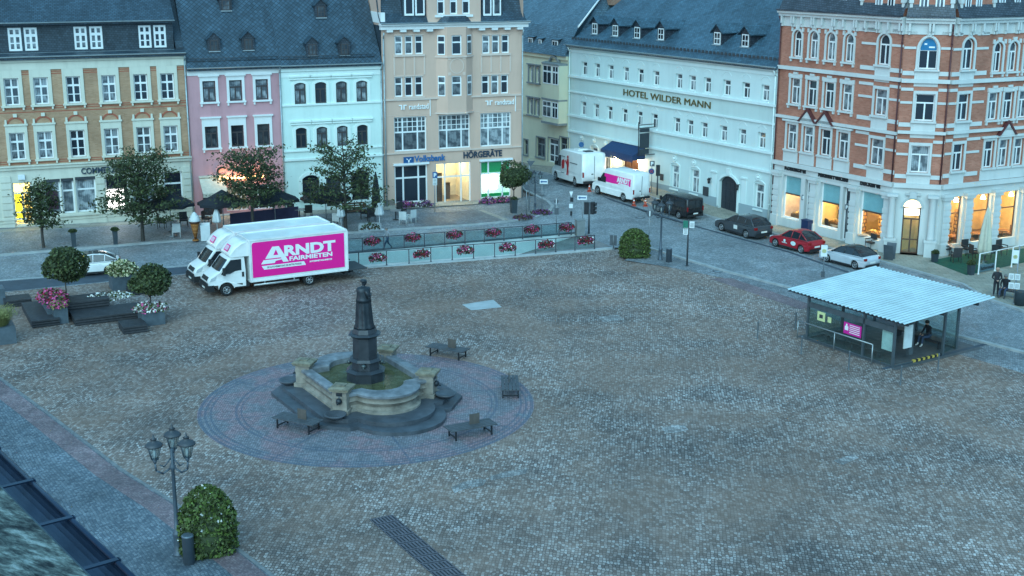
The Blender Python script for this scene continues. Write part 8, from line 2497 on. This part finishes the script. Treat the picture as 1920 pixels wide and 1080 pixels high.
def traffic_light(label, bpx, topy, heads, hb=0):
    b = G(*bpx, hb); o = empty('traffic_light', b, 0, label, 'traffic light', 'traffic lights'); h = AT(bpx[0], topy, b).z - b.z
    m = MB(); m.cone((0, 0, 0), (0, 0, h), .075, .06, 10); m.build('pole', M_signback, o)
    for dx, dy, rz in heads:
        m = MB(); T = Matrix.Translation((dx, dy, h - .45)) @ Matrix.Rotation(R(rz), 4, 'Z'); m.M = T; m.box(-.16, .16, -.13, .13, -.45, .45); q = m.build('signal_head', M_black, o)
        m = MB()
        for k in range(3): m.M = T @ Matrix.Translation((0, -.13, .29 - k * .29)) @ Matrix.Rotation(R(90), 4, 'X'); m.lathe([(.12, 0), (.12, .16), (.105, .16), (.1, .01)], 10)
        m.build('visor', M_black, q)
    return o
traffic_light('traffic light with two dark heads behind the ramp railing', (1104, 438), 379, [(-.22, 0, 180), (.25, .05, 70)])
traffic_light('traffic light on the hotel pavement beside the black minibus', (1232, 366), 309, [(.0, -.1, 180)], .1)
b = G(1087, 441); m = MB(); m.box(-.3, .3, -.3, .3, 0, 1.15); m.box(-.34, .34, -.34, .34, 1.152, 1.2); m.box(.02, .25, -.31, -.302, .5, 1.0); o = m.build('ticket_machine', plain('machine_grey', (.2, .22, .22), .5), None, b, R(15)); tag(o, 'grey ticket machine at the end of the far railing', 'machine')
cone_src = None
for px, py, lab in ((1105, 359, 'behind the upper white van'), (1188.5, 386, 'left of two behind the van with the magenta panel'), (1210, 386.5, 'right of two behind the van with the magenta panel')):
    if cone_src is None:
        o = empty('traffic_cone', (0, 0, 0)); m = MB(); m.box(-.19, .19, -.19, .19, 0, .04); m.cone((0, 0, .04), (0, 0, .6), .15, .03, 12); m.build('body', plain('cone_orange', (.55, .09, .05), .5), o); m = MB(); m.cone((0, 0, .2), (0, 0, .34), .116, .082, 12, caps=False); m.cone((0, 0, .42), (0, 0, .5), .07, .052, 12, caps=False); m.build('band', M_whitelet, o); cone_src = o
    else: o = copy_tree(cone_src)
    o.location = G(px, py); tag(o, f'orange and white traffic cone, {lab}', 'traffic cone', 'traffic cones by the vans')
# manholes, grate
for px, py, lab in ((1200.5, 408, 'in the street by the minibus'), (1346, 508.5, 'at the kerb of the square'), (228, 457, 'in the road before the wide street tree')):
    m = MB(); m.lathe([(.38, 0), (.38, .012), (.3, .013)], 20, m=0); m.lathe([(.27, .0125), (.27, .016), (.05, .017)], 20, m=1); o = m.build('manhole_cover', [M_signback, M_galv], None, G(px, py, .006)); tag(o, f'round manhole cover {lab}', 'manhole cover')
ga, gb_, gc, gd_ = G(692, 974), G(735, 965), G(905, 1106), G(852, 1114)
gr = empty('drain_grate', ga, 0, 'row of dark slotted grate panels set in the square at the bottom', 'grate')
M_grate = plain('grate_iron', (.15, .13, .145), .55, .3, var=.25, scale=4)
for k in range(11):
    f0, f1 = k / 11 + .004, (k + 1) / 11 - .004; q = [ga.lerp(gd_, f0) - ga, gb_.lerp(gc, f0) - ga, gb_.lerp(gc, f1) - ga, ga.lerp(gd_, f1) - ga]
    m = MB(); A, B, C_, D = q; n = 7
    for j in range(n + 1):
        t0, t1 = (j - .28) / n, (j + .28) / n; t0, t1 = max(0, t0), min(1, t1)
        m.poly([(v.x, v.y, .016) for v in (A.lerp(B, t0), A.lerp(B, t1), D.lerp(C_, t1), D.lerp(C_, t0))][::-1])
    for a_, b_ in ((0, .12), (.88, 1)): m.poly([(v.x, v.y, .017) for v in (A.lerp(D, a_), B.lerp(C_, a_), B.lerp(C_, b_), A.lerp(D, b_))][::-1])
    m.build('grate_panel', M_grate, gr)
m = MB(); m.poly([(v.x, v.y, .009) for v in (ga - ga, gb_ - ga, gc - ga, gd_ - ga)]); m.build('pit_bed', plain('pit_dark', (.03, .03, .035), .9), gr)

# ---- terrace before the pink and mint houses
M_umb = plain('umbrella_cloth', (.02, .024, .032), .85, var=.25, scale=1.2); M_wcl = plain('white_cloth', (.62, .66, .66), .8, var=.06); M_beigecl = plain('beige_cloth', (.5, .48, .38), .85, var=.1)
M_wicker = plain('white_wicker', (.55, .58, .57), .7, var=.1); M_dkwick = plain('dark_wicker', (.035, .034, .036), .75, var=.2); M_tabletop = plain('table_top', (.22, .22, .22), .4)
def umbrella(label, bpx, apy, halfpx, hb=.1):
    b = G(*bpx, hb); o = empty('parasol', b, R(22), label, 'parasol', 'open dark parasols'); h = AT(bpx[0], apy, b).z - b.z; r = (AT(bpx[0] + halfpx, apy, b) - AT(bpx[0], apy, b)).length
    m = MB(); m.cone((0, 0, 0), (0, 0, h), .035, .035, 8); m.lathe([(.4, 0), (.4, .08), (.06, .1)], 4); m.build('pole', M_galv, o)
    m = MB(); n = 8; top = (0, 0, h)
    pts = [(r * math.cos(2 * math.pi * (i + .5) / n) * 1.02, r * .92 * math.sin(2 * math.pi * (i + .5) / n), h - .95) for i in range(n)]
    for i in range(n):
        a, c = Vector(pts[i]), Vector(pts[(i + 1) % n]); mid = (a + c) / 2 * .96; mid.z = h - .9; T_ = Vector(top)
        am, cm, mm = a.lerp(T_, .5) - Vector((0, 0, .05)), c.lerp(T_, .5) - Vector((0, 0, .05)), mid.lerp(T_, .5) - Vector((0, 0, .1))
        m.poly([a, mid, mm, am]); m.poly([mid, c, cm, mm]); m.poly([am, mm, T_]); m.poly([mm, cm, T_])
        m.poly([a, a - Vector((0, 0, .2)), mid - Vector((0, 0, .2)), mid]); m.poly([mid, mid - Vector((0, 0, .2)), c - Vector((0, 0, .2)), c])
    m.build('canopy', M_umb, o)
    m = MB(); [m.cone((0, 0, h - .9), tuple(Vector(p) * .55 + Vector((0, 0, (h - .95) * .45 + .15))), .012, .012, 4) for p in pts[::2]]; m.build('rib', M_galv, o)
    return o
for px, py, ap, hw, lab in ((322, 443, 357, 48, 'dark open parasol right of the wide street tree'), (420, 434, 355, 48, 'dark open parasol below the cream awning'), (517, 426, 350, 47, 'dark open parasol right of the tree behind the trucks'), (612, 418, 347, 48, 'dark open parasol beneath the sparse tree')): umbrella(lab, (px, py), ap, hw)
def closed_umb(label, bpx, topy, lowpy, r, mat, hb=.1, base=True):
    b = G(*bpx, hb); o = empty('closed_parasol', b, 0, label, 'parasol'); h = AT(bpx[0], topy, b).z - b.z; lo = AT(bpx[0], lowpy, b).z - b.z
    m = MB(); m.cone((0, 0, 0), (0, 0, h), .03, .03, 7); m.lathe([(.34, 0), (.34, .06), (.1, .09), (.05, .3)], 16); m.build('pole', M_wcl if mat is M_wcl else M_galv, o)
    m = MB(); m.loft([[(rr * (1 + .22 * math.sin(6 * a)) * math.cos(a), rr * (1 + .22 * math.sin(6 * a)) * math.sin(a), z) for a in [2 * math.pi * i / 30 for i in range(30)]] for rr, z in ((r * .9, lo), (r, lo + (h - lo) * .12), (r * .75, lo + (h - lo) * .5), (r * .5, lo + (h - lo) * .75), (.04, h))]); m.build('canopy', mat, o)
closed_umb('tall closed dark parasol at the corner of the mint house', (706, 404), 322, 388, .3, M_umb)
closed_umb('small closed white parasol behind the trucks, near the ice cream cone', (408, 441), 389, 417, .28, M_wcl)
closed_umb('small closed white parasol under the sparse tree', (640, 432), 382, 406, .28, M_wcl)
closed_umb('small closed white parasol on a round base beside the grey planter trough', (712, 431), 378, 403, .3, M_wcl)
closed_umb('tall closed beige parasol on the bakery cafe terrace', (1843, 497), 387, 475, .42, M_beigecl)
def chair(mat, label, px, py, rz, grp, src={}):
    if mat.name not in src:
        o = empty('chair', (0, 0, 0)); m = MB(); m.box(-.26, .26, -.26, .26, .38, .46); m.build('seat', mat, o)
        m = MB(); m.box(-.26, .26, .22, .27, .461, .95); m.build('backrest', mat, o)
        for x in (-.24, .24):
            m = MB(); m.box(x - .03, x + .03, -.25, .22, .6, .65); m.build('armrest', mat, o)
            for y in (-.23, .23): m = MB(); m.cone((x, y, 0), (x, y, .38 if y > 0 else .6), .022, .022, 5); m.build('leg', mat, o)
        src[mat.name] = o
    else: o = copy_tree(src[mat.name])
    o.location = G(px, py, .1); o.rotation_euler = (0, 0, R(rz)); tag(o, label, 'chair', grp); o.scale = (1.1,) * 3
def table(label, px, py, grp='cafe tables'):
    o = empty('cafe_table', G(px, py, .1), 0, label, 'table', grp); m = MB(); m.box(-.4, .4, -.4, .4, .72, .76); m.build('table_top', M_tabletop, o); m = MB(); m.cone((0, 0, .02), (0, 0, .719), .04, .04, 7); m.lathe([(.25, 0), (.2, .03)], 10); m.build('leg', M_black, o)
W_, D_ = M_wicker, M_dkwick
for mt, px, py, rz, lab in ((W_, 331, 445, 200, 'white wicker chair under the leftmost dark parasol'), (W_, 757, 421, 170, 'white wicker chair beside the white parasol base, nearer one'), (W_, 771, 418, 230, 'white wicker chair right of another near the parasol base'), (W_, 633, 424, 160, 'white wicker chair under the sparse tree'),
    (D_, 304, 428, 90, 'dark wicker chair left of the leftmost parasol pole'), (D_, 345, 424, 20, 'dark wicker chair right of the leftmost parasol pole'), (D_, 388, 421, 80, 'dark wicker chair near the ice cream cone figure'), (D_, 548, 408, 30, 'dark wicker chair under the third dark parasol'), (D_, 578, 408, 200, 'dark wicker chair between the third and fourth parasols'), (D_, 683, 410, 100, 'dark wicker chair left of the tall closed parasol'), (D_, 697, 415, 20, 'dark wicker chair beneath the tall closed parasol'), (D_, 753, 404, 40, 'dark wicker chair behind the white wicker chairs')): chair(mt, lab, px, py, rz, 'white terrace chairs' if mt is W_ else 'dark terrace chairs')
for px, py, lab in ((322, 434, 'square table under the leftmost dark parasol'), (562, 410, 'square table between two dark chairs under the parasols'), (742, 412, 'square table beside the white wicker chairs'), (690, 408, 'square table near the tall closed dark parasol')): table(lab, px, py)
b = G(367, 451, .1); o = empty('ice_cream_figure', b, 0, 'giant ice cream cone figure with white swirl, on the terrace pavement', 'ice cream cone'); h = AT(367, 397, b).z - b.z
m = MB(); m.cone((0, 0, .1), (0, 0, h * .66), .07, .34, 14); m.lathe([(.25, 0), (.2, .1)], 10); m.build('cone', brickwork('waffle', (.34, .14, .04), (.4, .18, .06), (.2, .07, .02), .14, .14, .02), o)
m = MB(); m.lathe([(.36, h * .66), (.42, h * .70), (.36, h * .75), (.36, h * .78), (.30, h * .82), (.30, h * .86), (.2, h * .89), (.2, h * .92), (.1, h * .97), (.02, h)], 14); m.build('swirl', M_wcl, o); m = MB(); m.lathe([(.37, h * .62), (.405, h * .66), (.37, h * .69)], 14); m.build('rim', plain('chocolate', (.07, .03, .02), .5), o)
def aboard(label, px, py, th, mat, rz):
    b = G(px, py, .1); h = height(px, py, th); o = empty('a_board', b, R(rz), label, 'sign board'); 
    for s in (-1, 1): m = MB(); m.M = Matrix.Rotation(R(13 * s), 4, 'X') @ Matrix.Translation((0, s * -.23, 0)); m.box(-.32, .32, -.02, .02, .04, h); m.box(-.24, .24, -.025, .025, h * .25, h * .85, m=1); m.build('board', [mat, M_signw if mat is M_signw else M_signback], o)
aboard('white folding sign board beside the ice cream cone figure', 386, 450, 418, M_signw, 12); aboard('dark folding menu board beside the bakery entrance', 1667, 486, 455, M_signback, -30)
m = MB(); m.box(-.85, .85, -.28, .28, 0, .5); m.box(-.75, .75, -.2, .2, .501, .56); o = m.build('planter_trough', plain('pale_trough', (.3, .33, .34), .6), None, G(693, 432, .1), R(14)); tag(o, 'pale grey planter trough beside the white parasol', 'planter'); flowers('sparse dark plants in the pale grey planter trough', G(693, 430, .65), .75, .2, .5, 140, [M_leafd, M_brownpl], 80, (.06, .12), .3, 14, 'plants')
m = MB(); a, c = G(432, 423, .1), G(560, 411, .1); d = (c - a).normalized(); n = Vector((-d.y, d.x, 0)) * .03; m.prism([((a - n).x, (a - n).y), ((c - n).x, (c - n).y), ((c + n).x, (c + n).y), ((a + n).x, (a + n).y)], .4, 1.3); o = m.build('windbreak', plain('purple_cloth', (.05, .045, .09), .85)); tag(o, 'low dark purple cloth windbreak behind the trucks', 'windbreak')
m = MB(); [m.box(-.9, .9, -.4 + y, -.3 + y, .1 + z, .2 + z) for y, z in ((0, 0), (.25, 0), (.5, 0), (.55, .18), (.55, .36), (.55, .54))]; m.box(-.9, -.8, -.4, .3, 0, .7); m.box(.8, .9, -.4, .3, 0, .7); o = m.build('pallet_bench', plain('pallet_wood', (.12, .07, .045), .8), None, G(664, 398, .1), R(22)); tag(o, 'brown pallet bench beside the mint house', 'bench')

# ---- bakery cafe terrace at the right
tp = PX((1742, 492), (1812, 519), (1925, 494), (1925, 468), (1800, 480))
M_carpet = plain('green_carpet', (.012, .085, .05), .95, var=.2); sheet('terrace_carpet', tp, M_carpet, .106, 1.0)
fp = [G(x, y, .1) for x, y in ((1834, 514), (1865, 507.5), (1896, 500.5), (1930, 493))]; o = railing('glass windbreak with white posts and a lettered panel, round the cafe terrace', fp, 1.35)
for c in KIDS[o.name]:
    if c.name.startswith(('post', 'handrail')): c.data.materials[0] = M_frame
d = (fp[1] - fp[0]); m = MB(); L = d.length; m.box(.08, L - .08, -.03, -.012, .12, .55); pn = m.build('lettered_panel', plain('panel_teal', (.09, .15, .17), .5), o); pn.rotation_euler = (0, 0, math.atan2(d.y, d.x)); lettering('Ratsherrencafé', .34, M_black, pn, Matrix.Translation((.15, -.035, .24)), .004, .008, width=L - .35)
for px, py, rz, lab in ((1774, 478, 60, 'dark chair left of the cafe terrace table'), (1792, 492, 180, 'dark chair at the front of the cafe terrace'), (1812, 478, 20, 'tall dark chair in the middle of the cafe terrace'), (1826, 486, 100, 'dark chair beside the closed beige parasol'), (1858, 485, 200, 'dark chair behind the lettered windbreak'), (1877, 478, 30, 'dark chair at the back right of the cafe terrace'), (1555, 436, 100, 'dark chair left of the table before the middle bakery window'), (1602, 455, 110, 'dark chair left of the table before the right bakery window'), (1632, 466, 300, 'dark chair right of the table before the right bakery window')): chair(D_, lab, px, py, rz, 'dark cafe chairs by the bakery')
for px, py, lab in ((1790, 482, 'table in the middle of the cafe terrace'), (1845, 490, 'table near the closed beige parasol'), (1568, 441, 'small table before the middle bakery window'), (1617, 459, 'small table before the right bakery window')): table(lab, px, py, 'bakery cafe tables')
pot('dark plant pot at the left corner of the cafe terrace', (1752, 491), 474, 11, 91, True, .1, 'cafe terrace pots'); pot('dark plant pot with bushy plant at the front of the cafe terrace', (1820, 515), 494, 12, 92, True, .1, 'cafe terrace pots')
m = MB(); m.box(-.35, .35, -.3, .3, 0, 1.0); m.box(-.37, .37, -.32, .32, 1.001, 1.06); m.box(-.25, .25, -.305, -.301, .5, .8); o = m.build('litter_bin', plain('navy_bin', (.015, .03, .09), .5), None, G(1513, 438, .1), R(-58)); tag(o, 'navy blue bin before the left bakery window', 'bin')
m = MB(); m.lathe([(.3, 0), (.34, .8), (.36, .85), (.3, .86)], 14); o = m.build('litter_bin', M_pot, None, G(1912, 572, .1)); tag(o, 'dark round bin at the right edge by the bus stop sign', 'bin')

# ---- roof edge the camera looks over
zg = 17.6
ZP = lambda px, py, z: (lambda d: CP + d * ((z - CP.z) / d.z))(ray(px, py))
ga, gb_ = ZP(-60, 792, zg), ZP(320, 1150, zg); d = (gb_ - ga); L = d.length + 2; d.normalize(); az = math.atan2(d.y, d.x)
nr = empty('near_roof', ga - d * 1.0, az, 'mossy roof edge with a dark blue metal gutter in the lower left corner', 'roof')
M_gut = plain('blue_zinc', (.022, .04, .075), .35, .5, var=.2); M_gutin = plain('gutter_inside', (.10, .13, .15), .5, .4, var=.3, scale=6)
r = .1; m = MB(); po = [(r * math.cos(R(180 + k * 18)), r * math.sin(R(180 + k * 18))) for k in range(11)]; pi_ = [(a * .9, b_ * .9 + .003) for a, b_ in po]
m.loft([[(x, -r + a, b_) for a, b_ in po + pi_[::-1]] for x in (0, L)], smooth=False); m.cone((0, 0, .0), (L, 0, .0), .016, .016, 8); m.build('gutter', M_gut, nr)
for k in range(int(L / .62)):
    x = .35 + k * .62; m = MB(); m.box(x - .016, x + .016, -.30, .012, .012, .02); m.box(x - .016, x + .016, .008, .018, -.06, .02); m.build('gutter_bracket', M_gut, nr)
M_moss = NT('mossy_roof'); t = M_moss; v = t.coord('Object'); n1 = t.noise(v, 9, 6, .7); n2 = t.noise(v, 2.5, 3)
t.col(t.ramp(t.math('ADD', t.math('MULTIPLY', n1, .8), t.math('MULTIPLY', n2, .2)), [(.40, (.025, .03, .032)), (.48, (.10, .11, .10)), (.54, (.2, .22, .19)), (.62, (.42, .44, .40))])); t.bump(n1, .8, .03); t.set(rough=.9, spec=.2); MATS['mossy_roof'] = t.mat
m = MB(); m.poly([(0, -.17, .03), (L, -.17, .03), (L, -.25, .10), (0, -.25, .10)][::-1]); m.build('eaves_flashing', plain('teal_flashing', (.09, .13, .15), .5, .3, var=.25), nr)
m = MB(); sl = .62
for k in range(9): y0_ = -.235 - k * .3; m.box(0, L, y0_ - .33, y0_, 0, .001) if False else m.poly([(0, y0_, .115 + k * .3 * sl), (L, y0_, .115 + k * .3 * sl), (L, y0_ - .33, .115 + (k * .3 + .3) * sl - .02), (0, y0_ - .33, .115 + (k * .3 + .3) * sl - .02)][::-1])
m.build('roof_covering', t.mat, nr)
m = MB(); m.poly([(0, -.4, .0), (L, -.4, .0), (L, -.4, -zg), (0, -.4, -zg)]); m.build('wall', M_beige, nr)
# ------------------------------------------------------------------ separate pieces become parts of their own
SKIP = ('crown', 'flowers', 'foliage', 'plant', 'hydrangea', 'print', 'lettering', 'bread', 'grass', 'snow_guard', 'rib', 'white_lettering', 'dark_core', 'face', 'hair', 'roof_grating', 'red_figure', 'fine_print', 'warning_kerb', 'cafe_furniture')
def split_pieces(o, eps=.03, cap=40):
    me = o.data; nv = len(me.vertices)
    if nv > 6000: return
    par = list(range(nv))
    def fnd(i):
        while par[i] != i: par[i] = par[par[i]]; i = par[i]
        return i
    for e in me.edges:
        a, b = fnd(e.vertices[0]), fnd(e.vertices[1])
        if a != b: par[a] = b
    comp = {}
    for i in range(nv): comp.setdefault(fnd(i), []).append(i)
    if len(comp) < 2 or len(comp) > 600: return
    co = np.empty(nv * 3); me.vertices.foreach_get('co', co); co = co.reshape(-1, 3)
    bb = [(co[v].min(0) - eps, co[v].max(0) + eps, v) for v in comp.values()]
    n = len(bb); cl = list(range(n))
    def f2(i):
        while cl[i] != i: i = cl[i]
        return i
    lo = np.array([b[0] for b in bb]); hi = np.array([b[1] for b in bb])
    for i in range(n):
        for j in np.nonzero((lo[i] <= hi[i + 1:]).all(1) & (lo[i + 1:] <= hi[i]).all(1))[0]:
            a, b = f2(i), f2(i + 1 + int(j))
            if a != b: cl[a] = b
    gr = {}
    for i in range(n): gr.setdefault(f2(i), []).append(i)
    if not 2 <= len(gr) <= cap: return
    lab = np.zeros(nv, int)
    for k, g in enumerate(gr.values()):
        for i in g: lab[bb[i][2]] = k
    base = o.name.split('.')[0]
    for k in range(len(gr)):
        bm = bmesh.new(); bm.from_mesh(me); bm.verts.ensure_lookup_table()
        bmesh.ops.delete(bm, geom=[v for v in bm.verts if lab[v.index] != k], context='VERTS')
        m2 = bpy.data.meshes.new(base); bm.to_mesh(m2); bm.free()
        for mt in me.materials: m2.materials.append(mt)
        if k == 0: first = m2; continue
        c = o.copy(); c.data = m2; COL.objects.link(c)
    o.data = first
for o in list(bpy.data.objects):
    if o.type == 'MESH' and o.parent is not None and o.data.users == 1 and o.name.split('.')[0] not in SKIP and not o.children:
        split_pieces(o)
